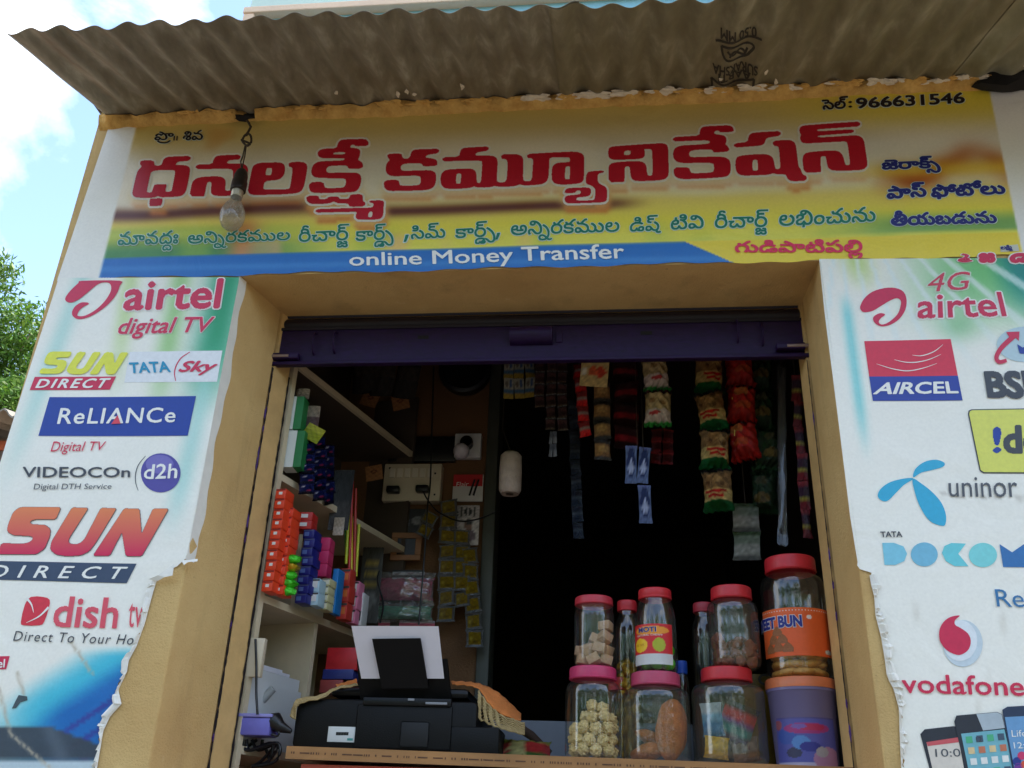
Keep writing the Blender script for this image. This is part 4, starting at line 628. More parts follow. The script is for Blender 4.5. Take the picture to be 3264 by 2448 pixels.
 'ttoovowel': (1038, [[555,-12,1,518,-12,0,458,7,0,410,51,0,387,90,1,408,91,1,385,49,0,331,4,0,270,-12,0,236,-12,1,188,-12,0,115,23,0,65,88,0,39,178,0,39,232,1,39,301,0,74,403,0,134,468,0,207,500,0,245,500,1,288,500,0,349,469,0,382,412,0,382,373,1,382,333,0,349,270,0,281,235,0,227,235,1,194,235,0,134,257,0,89,289,0,76,304,1,100,366,1,108,355,0,141,326,0,190,305,0,222,305,1,262,305,0,303,339,0,303,369,1,303,398,0,271,429,0,244,429,1,209,429,0,152,385,0,118,302,0,118,242,1,118,234,1,118,193,0,139,116,0,192,67,0,238,67,1,277,67,0,328,96,0,355,150,0,358,185,1,436,185,1,439,144,0,471,92,0,519,67,0,547,67,1,602,67,0,654,131,0,654,192,1,654,252,0,611,340,0,537,404,0,491,426,1,517,500,1,522,500,1,589,469,0,685,378,0,737,264,0,737,198,1,737,131,0,692,37,0,611,-12,0],
   [282,624,1,275,478,1,199,478,1,192,624,1],
   [916,420,1,879,420,0,826,442,0,794,478,0,779,522,0,779,544,1,779,576,0,798,622,0,812,643,1,900,650,1,875,625,0,852,578,0,852,552,1,852,523,0,887,486,0,920,486,1,955,486,0,984,523,0,984,550,1,984,591,0,934,625,0,890,625,1,783,625,1,735,625,0,689,573,0,683,532,1,605,532,1,598,578,0,543,625,0,508,625,1,504,625,1,470,625,0,433,590,0,433,564,1,433,545,0,448,516,0,484,500,0,514,500,1,517,500,1,530,425,1,513,425,1,465,425,0,392,458,0,351,522,0,351,567,1,351,607,0,390,666,0,459,700,0,503,700,1,507,700,1,538,700,0,590,685,0,635,644,0,652,606,1,637,611,1,651,640,0,690,680,0,749,700,0,793,700,1,836,700,1,907,700,0,983,684,0,1010,662,1,1031,646,0,1057,591,0,1057,553,1,1057,490,0,981,420,0],
   [943,850,1,1004,850,0,1073,799,0,1090,754,1,1014,734,1,1009,749,0,991,772,0,964,784,0,944,784,1,917,784,0,877,756,0,877,729,1,877,715,0,896,680,0,926,660,1,852,632,1,825,657,0,802,707,0,802,737,1,802,773,0,839,823,0,903,850,0]]),
 'tiivowel': (782, [[394,-12,1,273,-12,0,114,53,0,36,166,0,36,237,1,36,293,0,83,378,0,165,425,0,218,425,1,260,425,0,320,394,0,352,338,0,352,301,1,352,240,0,269,167,0,194,167,1,172,167,0,132,176,0,98,190,0,83,199,1,90,270,1,110,255,0,155,237,0,182,237,1,231,237,0,272,273,0,272,301,1,272,327,0,241,354,0,213,354,1,183,354,0,136,326,0,108,277,0,108,246,1,108,241,1,108,198,0,149,133,0,223,89,0,326,67,0,389,67,1,472,67,0,581,101,0,643,155,0,668,217,0,668,246,1,668,290,1,660,317,0,611,354,0,576,354,1,551,354,0,510,325,0,510,293,1,510,271,0,542,237,0,576,237,1,602,237,0,640,256,0,663,291,0,668,314,1,684,224,1,669,206,0,634,180,0,591,167,0,563,167,1,525,167,0,465,197,0,431,255,0,431,295,1,431,333,0,464,392,0,529,425,0,576,425,1,609,425,0,662,401,0,684,373,1,711,361,1,728,339,0,743,276,0,743,245,1,743,190,0,702,96,0,617,27,0,485,-12,0],
   [379,689,1,454,689,0,584,649,0,682,572,0,736,459,0,736,386,1,736,367,0,730,327,0,725,311,1,657,347,1,660,359,0,662,379,0,662,387,1,662,447,0,596,553,0,462,620,0,359,620,1,315,620,0,273,588,0,273,563,1,273,539,0,301,509,0,330,509,1,357,509,0,392,536,0,392,572,1,392,596,0,373,637,0,359,650,1,430,661,1,444,639,0,463,590,0,463,562,1,463,507,0,393,440,0,329,440,1,283,440,0,225,477,0,199,533,0,199,560,1,199,601,0,241,659,0,321,689,0],
   [380,853,1,441,853,0,510,802,0,527,757,1,451,737,1,446,752,0,428,775,0,401,787,0,381,787,1,354,787,0,314,759,0,314,732,1,314,718,0,333,683,0,363,663,1,289,635,1,262,660,0,239,710,0,239,740,1,239,776,0,276,826,0,340,853,0]]),
 'ya': (1286, [[35,236,1,35,314,0,101,433,0,218,500,0,296,500,1,375,500,0,492,435,0,558,317,0,558,237,1,558,163,0,494,50,0,376,-12,0,296,-12,1,217,-12,0,100,50,0,35,161,0],
   [118,245,1,118,167,0,208,67,0,296,67,1,356,67,0,435,111,0,475,190,0,475,240,1,475,290,0,436,372,0,357,421,0,296,421,1,235,421,0,156,372,0,118,292,0],
   [709,-12,1,642,-12,0,541,56,0,502,111,1,542,176,1,570,139,0,625,91,0,684,67,0,716,67,1,767,67,0,821,132,0,821,193,1,821,251,0,774,339,0,693,403,0,642,426,1,679,492,1,741,466,0,843,379,0,904,266,0,904,199,1,904,100,0,804,-12,0],
   [1056,-12,1,989,-12,0,888,56,0,849,111,1,889,176,1,917,139,0,972,91,0,1031,67,0,1063,67,1,1114,67,0,1168,132,0,1168,193,1,1168,251,0,1121,338,0,1042,401,0,992,423,1,1029,500,1,1091,474,0,1191,386,0,1251,270,0,1251,199,1,1251,100,0,1151,-12,0],
   [635,425,1,606,425,0,553,447,0,509,508,0,493,564,1,576,591,1,591,536,0,619,500,0,641,500,1,661,500,0,696,525,0,728,565,1,759,605,1,793,649,0,850,701,0,914,725,0,958,725,1,964,648,1,929,646,0,882,628,0,843,589,0,817,556,1,794,526,1,766,490,0,716,446,0,665,425,0]]),
 'ba': (750, [[533,-12,1,496,-12,0,436,7,0,387,51,0,365,90,1,386,90,1,360,49,0,306,5,0,244,-12,0,205,-12,1,150,-12,0,77,27,0,41,92,0,41,130,1,41,171,0,74,229,0,140,272,0,189,289,1,230,304,0,278,338,0,278,371,1,278,387,0,264,412,0,231,427,0,203,427,1,160,427,0,118,394,0,118,365,1,118,352,0,125,330,0,128,323,1,53,302,1,45,317,0,36,354,0,36,375,1,36,407,0,70,464,0,144,500,0,203,500,1,263,500,0,331,460,0,360,400,0,360,370,1,360,332,0,330,279,0,271,241,0,227,225,1,174,205,0,123,164,0,123,131,1,123,102,0,164,67,0,207,67,1,249,67,0,304,96,0,333,150,0,336,185,1,414,185,1,417,144,0,449,92,0,497,67,0,525,67,1,580,67,0,632,132,0,632,193,1,632,251,0,585,338,0,506,401,0,456,423,1,493,500,1,555,474,0,655,386,0,715,270,0,715,199,1,715,132,0,670,37,0,589,-12,0]]),
 'dda': (740, [[546,-12,1,491,-12,0,413,11,0,363,54,0,346,84,1,362,91,1,341,48,0,289,3,0,231,-12,0,198,-12,1,125,-12,0,35,98,0,35,194,1,35,291,0,120,427,0,277,500,0,383,500,1,436,500,0,526,481,0,605,447,0,642,424,1,593,358,1,559,380,0,493,410,0,421,425,0,377,425,1,295,425,0,179,372,0,118,270,0,118,197,1,118,127,0,167,67,0,210,67,1,257,67,0,310,132,0,314,185,1,392,185,1,394,146,0,427,86,0,463,76,1,480,69,0,523,63,0,550,63,1,591,63,0,631,98,0,631,129,1,631,160,0,594,188,0,565,188,1,538,188,0,499,159,0,499,124,1,499,99,0,519,59,0,533,46,1,467,35,1,453,57,0,429,109,0,429,141,1,429,197,0,506,265,0,569,265,1,611,265,0,675,231,0,711,172,0,711,135,1,711,97,0,686,42,0,641,6,0,581,-12,0],
   [344,425,1,315,425,0,262,447,0,218,508,0,202,564,1,285,591,1,300,536,0,328,500,0,350,500,1,370,500,0,405,525,0,437,565,1,468,605,1,502,649,0,559,701,0,623,725,0,667,725,1,673,648,1,638,646,0,591,628,0,552,589,0,526,556,1,503,526,1,475,490,0,425,446,0,374,425,0]]),
 'ga': (583, [[294,500,1,372,500,0,484,441,0,543,332,0,543,255,1,543,192,0,519,96,0,484,22,0,465,-8,1,382,29,1,401,57,0,437,117,0,460,194,0,460,245,1,460,294,0,428,376,0,353,425,0,289,425,1,238,425,0,164,383,0,123,303,0,123,246,1,123,178,0,167,75,0,201,29,1,118,-8,1,84,44,0,40,172,0,40,245,1,40,314,0,97,430,0,210,500,0],
   [264,425,1,235,425,0,182,447,0,138,508,0,122,564,1,205,591,1,220,536,0,248,500,0,270,500,1,290,500,0,325,525,0,357,565,1,388,605,1,422,649,0,479,701,0,543,725,0,587,725,1,593,648,1,558,646,0,511,628,0,472,589,0,446,556,1,423,526,1,395,490,0,345,446,0,294,425,0]]),
 'pa': (711, [[485,-12,1,437,-12,0,366,24,0,306,88,0,273,131,1,244,171,0,202,207,0,172,207,1,144,207,0,107,171,0,107,136,1,107,105,0,146,63,0,180,63,1,214,63,0,259,103,0,275,141,1,328,81,1,309,54,0,267,12,0,214,-12,0,175,-12,1,122,-12,0,58,32,0,29,101,0,29,138,1,29,182,0,67,246,0,131,282,0,170,282,1,206,282,0,262,257,0,316,204,0,348,161,1,375,126,0,417,84,0,461,67,0,490,67,1,540,67,0,593,132,0,593,193,1,593,251,0,547,338,0,467,401,0,417,423,1,455,500,1,517,474,0,617,386,0,676,269,0,676,198,1,676,132,0,631,38,0,546,-12,0],
   [197,425,1,168,425,0,115,447,0,71,508,0,55,564,1,138,591,1,153,536,0,181,500,0,203,500,1,223,500,0,258,525,0,290,565,1,321,605,1,355,649,0,412,701,0,476,725,0,520,725,1,526,648,1,491,646,0,444,628,0,405,589,0,379,556,1,356,526,1,328,490,0,278,446,0,227,425,0]]),
 'livowel': (733, [[352,-12,1,249,-12,0,108,49,0,35,165,0,35,249,1,35,312,0,86,408,0,172,461,0,225,461,1,265,461,0,324,430,0,357,373,0,357,334,1,357,293,0,323,231,0,254,196,0,201,196,1,168,196,0,112,218,0,71,250,0,58,265,1,81,327,1,89,316,0,118,287,0,164,266,0,196,266,1,237,266,0,278,300,0,278,330,1,278,359,0,246,390,0,220,390,1,172,390,0,114,313,0,114,251,1,114,237,1,114,184,0,165,108,0,271,67,0,353,67,1,409,67,0,505,92,0,575,149,0,614,243,0,614,312,1,614,385,0,568,505,0,486,594,0,431,618,1,427,620,0,418,619,0,413,620,1,399,625,0,369,632,0,352,632,1,315,632,0,275,600,0,275,576,1,275,551,0,303,521,0,332,521,1,359,521,0,395,549,0,395,584,1,395,608,0,375,649,0,361,662,1,432,673,1,446,651,0,465,602,0,465,575,1,465,519,0,397,452,0,332,452,1,285,452,0,227,489,0,201,544,0,201,571,1,201,613,0,241,671,0,314,701,0,362,701,1,419,701,0,520,663,0,604,594,0,664,498,0,697,380,0,697,314,1,697,232,0,653,109,0,566,28,0,437,-12,0]]),
 'lasubscript': (0, [[-411,-61,1,-362,-61,0,-305,-107,0,-283,-148,1,-299,-148,1,-276,-106,0,-219,-61,0,-171,-61,1,-128,-61,0,-69,-98,0,-37,-160,0,-37,-196,1,-37,-237,0,-67,-302,0,-112,-352,0,-135,-371,1,-187,-322,1,-152,-295,0,-108,-236,0,-108,-199,1,-108,-171,0,-140,-132,0,-175,-132,1,-211,-132,0,-251,-177,0,-257,-216,1,-325,-216,1,-329,-178,0,-372,-132,0,-410,-132,1,-441,-132,0,-474,-171,0,-474,-200,1,-474,-237,0,-430,-293,0,-395,-321,1,-447,-371,1,-471,-350,0,-516,-300,0,-545,-235,0,-545,-195,1,-545,-159,0,-513,-98,0,-453,-61,0]]),
 'povowel': (1018, [[862,249,1,825,249,0,772,271,0,740,307,0,725,351,0,725,373,1,725,405,0,744,451,0,758,472,1,846,479,1,821,454,0,798,407,0,798,382,1,798,352,0,833,315,0,866,315,1,901,315,0,930,352,0,930,379,1,930,421,0,879,454,0,833,454,1,500,454,1,452,454,0,405,403,0,399,361,1,321,361,1,314,407,0,260,454,0,228,454,1,220,454,1,186,454,0,149,422,0,149,390,1,149,380,0,156,353,0,162,345,1,84,323,1,78,338,0,67,379,0,67,403,1,67,438,0,104,495,0,171,529,0,215,529,1,220,529,1,252,529,0,306,514,0,351,473,0,368,435,1,353,440,1,367,469,0,406,509,0,465,529,0,509,529,1,782,529,1,853,529,0,929,513,0,956,491,1,977,475,0,1003,421,0,1003,382,1,1003,319,0,927,249,0],
   [485,-12,1,437,-12,0,366,24,0,306,88,0,273,131,1,244,171,0,202,207,0,172,207,1,144,207,0,107,171,0,107,136,1,107,105,0,146,63,0,180,63,1,214,63,0,259,103,0,275,141,1,328,81,1,309,54,0,267,12,0,214,-12,0,175,-12,1,122,-12,0,58,32,0,29,101,0,29,138,1,29,182,0,67,246,0,131,282,0,170,282,1,206,282,0,262,257,0,316,204,0,348,161,1,375,126,0,417,84,0,461,67,0,490,67,1,540,67,0,593,131,0,593,200,1,593,276,0,529,416,0,474,474,1,465,497,1,436,525,0,366,575,0,288,619,0,244,636,1,280,712,1,353,682,0,507,578,0,570,505,1,582,473,1,626,414,0,676,276,0,676,198,1,676,132,0,631,38,0,546,-12,0]]),
 'parasubscript': (0, [[-354,-283,1,-432,-283,0,-561,-238,0,-664,-155,0,-703,-97,1,-642,-43,1,-590,-122,0,-448,-204,0,-354,-204,1,-259,-204,0,-118,-125,0,-66,-43,1,-4,-97,1,-47,-159,0,-149,-242,0,-275,-283,0]]),
 'shivowel': (550, [[361,-12,1,306,-12,0,239,26,0,208,86,0,208,119,1,208,155,0,242,211,0,296,257,0,326,278,1,333,283,0,345,295,0,350,299,1,388,331,0,439,406,0,439,461,1,439,499,0,406,558,0,342,594,0,295,598,1,280,601,0,259,603,0,241,603,1,204,603,0,164,571,0,164,546,1,164,522,0,192,492,0,221,492,1,248,492,0,283,519,0,283,555,1,283,579,0,264,620,0,250,633,1,321,644,1,335,622,0,354,573,0,354,545,1,354,490,0,284,423,0,220,423,1,174,423,0,116,459,0,90,514,0,90,542,1,90,583,0,130,641,0,206,672,0,258,672,1,318,672,0,415,642,0,484,587,0,520,512,0,520,466,1,520,404,0,469,310,0,414,265,1,397,250,1,359,221,0,311,180,0,289,144,0,289,122,1,289,100,0,320,63,0,362,63,1,400,63,0,438,98,0,438,130,1,438,176,0,381,245,0,284,285,0,224,285,1,160,285,0,111,242,0,111,207,1,111,187,0,122,153,0,127,141,1,51,119,1,42,139,0,29,191,0,29,213,1,29,250,0,64,316,0,146,358,0,217,358,1,272,358,0,371,330,0,419,297,1,468,267,0,520,180,0,520,125,1,520,61,0,435,-12,0]]),
 'sevowel': (702, [[472,-12,1,425,-12,0,355,19,0,293,84,0,256,133,1,235,162,0,206,195,0,181,209,0,164,209,1,141,209,0,111,172,0,111,143,1,111,108,0,135,46,0,159,14,1,78,-13,1,56,22,0,29,97,0,29,143,1,29,184,0,64,248,0,125,286,0,165,286,1,204,286,0,257,259,0,302,210,0,328,175,1,358,136,0,402,89,0,448,67,0,480,67,1,530,67,0,584,132,0,584,193,1,584,251,0,538,338,0,458,401,0,408,423,1,446,500,1,508,474,0,608,386,0,667,269,0,667,198,1,667,133,0,622,38,0,536,-12,0],
   [393,553,1,393,520,0,370,473,0,354,460,1,331,441,0,266,425,0,209,425,1,144,425,1,144,500,1,221,500,1,253,500,0,286,507,0,296,515,1,304,522,0,311,540,0,311,552,1,311,565,0,303,585,0,295,592,1,285,600,0,255,608,0,220,608,1,-15,608,1,-15,683,1,214,683,1,269,683,0,332,667,0,355,647,1,372,632,0,393,587,0]]),
 'lahalant': (709, [[356,-12,1,251,-12,0,108,60,0,35,187,0,35,269,1,35,343,0,86,446,0,172,500,0,225,500,1,265,500,0,324,469,0,357,412,0,357,373,1,357,333,0,323,270,0,254,235,0,201,235,1,168,235,0,112,257,0,71,289,0,58,304,1,81,366,1,89,355,0,118,326,0,164,305,0,196,305,1,237,305,0,278,339,0,278,369,1,278,398,0,246,429,0,220,429,1,172,429,0,114,351,0,114,284,1,114,266,1,114,226,0,143,155,0,201,99,0,292,67,0,353,67,1,461,67,0,591,156,0,591,253,1,591,318,0,523,414,0,476,436,1,508,500,1,537,500,1,585,465,0,645,387,0,674,299,0,674,250,1,674,177,0,610,58,0,470,-12,0],
   [340,540,1,340,572,0,372,618,0,403,637,1,402,619,1,368,637,0,332,690,0,332,724,1,332,751,0,352,791,0,370,805,1,384,816,0,422,831,0,481,838,0,527,838,1,814,838,1,814,763,1,511,763,1,477,763,0,447,759,0,438,754,1,427,749,0,415,730,0,415,717,1,415,704,0,425,684,0,436,678,1,446,673,0,479,668,0,510,668,1,647,668,1,647,593,1,506,593,1,478,593,0,447,586,0,439,580,1,423,568,0,423,546,1,423,534,0,432,516,0,439,511,1,448,504,0,476,500,0,498,500,1,523,500,1,535,425,1,497,425,1,450,425,0,379,449,0,340,500,0]]),
 'kassivowel': (522, [[264,-12,1,200,-12,0,97,24,0,30,94,0,18,146,1,104,169,1,113,138,0,150,92,0,215,67,0,267,67,1,320,67,0,381,86,0,408,119,0,408,141,1,408,161,0,388,191,0,340,210,0,297,213,1,232,218,1,180,222,0,105,239,0,81,258,1,60,274,0,37,323,0,37,357,1,37,398,0,85,463,0,180,500,0,252,500,1,318,500,0,407,475,0,466,414,0,484,360,1,398,338,1,389,367,0,356,406,0,298,425,0,252,425,1,202,425,0,144,407,0,120,377,0,120,358,1,120,331,0,165,300,0,231,295,1,308,290,1,360,286,0,425,264,0,446,247,1,469,228,0,491,174,0,491,142,1,491,92,0,440,23,0,339,-12,0],
   [236,432,1,200,432,0,137,448,0,107,458,1,134,522,1,154,514,0,202,501,0,232,501,1,261,501,0,308,516,0,336,556,0,336,595,1,336,600,1,336,645,0,277,708,0,234,708,1,203,708,0,169,683,0,169,662,1,169,643,0,188,624,0,215,618,0,225,618,1,269,618,0,319,658,0,341,690,1,376,646,1,364,626,0,327,584,0,270,555,0,228,555,1,194,555,0,135,576,0,98,622,0,98,659,1,98,710,0,171,773,0,234,773,1,288,773,0,365,725,0,406,644,0,406,595,1,406,507,0,311,432,0],
   [375,-202,1,329,-202,0,273,-154,0,253,-114,1,269,-114,1,248,-157,0,194,-202,0,147,-202,1,86,-202,0,19,-124,0,19,-61,1,19,-43,0,22,-17,0,24,-7,1,94,-15,1,92,-22,0,90,-45,0,90,-56,1,90,-88,0,121,-131,0,152,-131,1,184,-131,0,223,-86,0,227,-46,1,295,-46,1,300,-85,0,339,-131,0,373,-131,1,402,-131,0,432,-89,0,432,-55,1,432,-44,0,430,-22,0,428,-15,1,497,-5,1,500,-17,0,503,-43,0,503,-61,1,503,-121,0,436,-202,0],
   [510,-264,1,479,-264,0,434,-239,0,409,-190,0,409,-153,1,483,-89,1,481,-105,0,477,-136,0,477,-148,1,477,-168,0,498,-193,0,520,-193,1,531,-193,0,550,-189,0,557,-186,1,577,-250,1,561,-257,0,530,-264,0]]),
 'masubscript': (259, [[110,-386,1,39,-386,0,-68,-337,0,-126,-243,0,-126,-176,1,-126,-118,0,-72,-25,0,24,34,0,85,39,1,87,39,0,103,41,0,113,41,1,157,41,0,228,10,0,271,-51,0,271,-98,1,271,-147,0,201,-216,0,139,-216,1,101,-216,0,41,-186,0,8,-126,0,8,-83,1,8,-63,0,22,-24,0,32,-6,1,34,-1,0,35,8,0,37,13,1,53,42,0,91,100,0,126,161,0,148,226,0,148,261,1,148,316,0,80,397,0,7,428,1,43,500,1,137,461,0,228,332,0,228,263,1,228,227,0,205,154,0,159,74,0,126,26,1,123,22,0,120,13,0,117,8,1,100,-17,0,79,-59,0,79,-81,1,79,-115,0,109,-149,0,140,-149,1,167,-149,0,198,-118,0,198,-95,1,198,-57,0,148,-23,0,110,-23,1,97,-23,0,76,-25,0,66,-27,1,62,-28,0,53,-29,0,48,-31,1,20,-40,0,-26,-79,0,-53,-137,0,-53,-176,1,-53,-241,0,31,-314,0,110,-314,1,172,-314,0,275,-275,0,313,-233,1,376,-278,1,322,-336,0,182,-386,0]]),
 'comma': (268, [[185,116,1,192,105,1,183,70,0,155,-12,0,122,-93,0,106,-129,1,41,-129,1,51,-91,0,70,-4,0,86,81,0,91,116,1]]),
}

# ================================================================== PRINTED SHEETS
def ramp(t, stops):
    t = np.clip(t, 0, 1); xs = [s[0] for s in stops]; cs = np.array([s[1] for s in stops], float)
    return np.stack([np.interp(t, xs, cs[:, j]) for j in range(3)], -1)
def mixc(a, b, f): return a*(1-f[..., None]) + np.asarray(b, float)*f[..., None]
def sm(x, a, b): t = np.clip((x-a)/(b-a), 0, 1); return t*t*(3-2*t)
def tolin(c): c = np.clip(c, 0, 255)/255; return np.where(c <= .04045, c/12.92, ((c+.055)/1.055)**2.4)
VINYL = printed('vinyl_print', .40, .16, 7)
def sheet_obj(name, PX, PY, cols, parent, mat, fn, keep=None):
    h, w_ = PX.shape; V = [fn(PX[j, i], PY[j, i], 0) for j in range(h) for i in range(w_)]; F = []
    for j in range(h-1):
        for i in range(w_-1):
            if keep is None or keep[j, i]: F.append((j*w_+i, (j+1)*w_+i, (j+1)*w_+i+1, j*w_+i+1))
    return obj(name, V, F, mat, parent, 60, tolin(cols).reshape(-1, 3))

# ---- banner ------------------------------------------------------
ban = thing('shop_banner', 'long yellow printed banner with red heading above the shop opening', 'banner', (0, -.004, zz(0)))
BX0t, BX0b, BX1 = (347, 412), (183, 897), 3275
def btop(x): return 409-.0435*(x-369)
def bbot(x): return 893-.0253*(x-181)
nu, nv = 560, 100
U, Vv = np.meshgrid(np.linspace(0, 1, nu), np.linspace(0, 1, nv))        # v: 0 top .. 1 bottom
xl_ = 347+(183-347)*Vv; xr_ = 3262+(3300-3262)*Vv
PX = xl_+(xr_-xl_)*U; PY = btop(PX)+(bbot(PX)-btop(PX))*Vv
PY = PY + np.where(Vv > .99, 3*np.sin(PX*.011)+2*np.sin(PX*.043), 0)
# picture: golden sky, pale haze, dark tree line, sunny field
c = ramp(Vv, ((0, (216, 186, 96)), (.10, (214, 188, 116)), (.20, (222, 206, 166)), (.30, (232, 224, 206)), (.52, (238, 228, 204)), (.60, (238, 214, 110)), (.72, (240, 222, 70)), (.86, (232, 224, 84)), (1, (214, 214, 96))))
nzz = noise2(PX*.006, PY*.012); nzf = noise2(PX*.021, PY*.03, 2)
c = mixc(c, (248, 236, 210), .8*sm(nzz, .0, .9)*sm(Vv, .12, .3)*(1-sm(Vv, .5, .62)))
c = mixc(c, (250, 226, 60), .7*sm(PX, 2300, 2900)*(1-sm(Vv, .05, .28)))
c = mixc(c, (206, 140, 60), .5*sm(nzf, .2, 1.0)*(1-sm(Vv, .12, .24))*(1-sm(PX, 700, 1000)))
tree = np.exp(-((Vv-.575-.02*nzz)/.045)**2)*(1-sm(PX, 900, 1300)) + np.exp(-((Vv-.615)/.035)**2)*sm(PX, 1150, 1250)*(1-sm(PX, 1900, 2100))
c = mixc(c, (96, 44, 34), np.clip(tree*.95, 0, 1))
hill = sm(PX, 2750, 2850)*np.exp(-((Vv-.52+.10*np.exp(-((PX-3100)/120)**2))/.085)**2)*(.65+.35*nzf)
c = mixc(c, (176, 84, 30), np.clip(hill*1.15, 0, 1)); c = mixc(c, (238, 200, 40), np.clip(sm(PX, 2600, 2900)*np.exp(-((Vv-.47)/.05)**2)*.6, 0, 1))
left = 1-sm(PX, 650, 1150)
c = mixc(c, (150, 176, 70), left*sm(Vv, .64, .72)*.85); c = mixc(c, (70, 140, 84), left*sm(Vv, .74, .84)*.9); c = mixc(c, (206, 216, 90), left*np.exp(-((Vv-.72)/.035)**2)*.7)
c = mixc(c, (232, 140, 90), (.75*np.exp(-((PX-790-(PY-700)*-.2)/45)**2)*sm(Vv, .6, .7)))
c = mixc(c, (244, 178, 150), .55*sm(noise2(PX*.016, PY*.004, 3), .1, .8)*sm(Vv, .72, .82)*sm(PX, 700, 900)*(1-sm(PX, 1600, 1900)))
c = mixc(c, (170, 196, 70), .5*sm(noise2(PX*.012, PY*.008, 6), .2, .9)*sm(Vv, .66, .8)); c = mixc(c, (96, 160, 92), sm(PX, 2500, 3000)*sm(Vv, .70, .80)*(1-sm(Vv, .83, .86))*.75)
bottom = (Vv > .865) & (PX > 2150); c[bottom] = (242, 216, 60)
blue_end = 2180+(2322-2180)*(PY-772)/(834-772)
blue = sm(Vv, .862, .872)*(1-sm(PX-blue_end, -3, 3)); c = mixc(c, (34, 112, 190), blue); c = mixc(c, (78, 150, 214), blue*np.exp(-((Vv-.93-.00002*PX)/.02)**2)*.5)
ml = 435-(PY-413)*.25; mr = 3152+(PY-295)*.2034; c = mixc(c, (246, 243, 232), 1-sm(PX-ml, -5, 5)); c = mixc(c, (244, 241, 234), sm(PX-mr, -4, 4))
c = mixc(c, (30, 24, 20), .35*sm(noise2(PX*.004, PY*.02, 9), .75, 1.1)*(1-sm(Vv, .05, .2)))

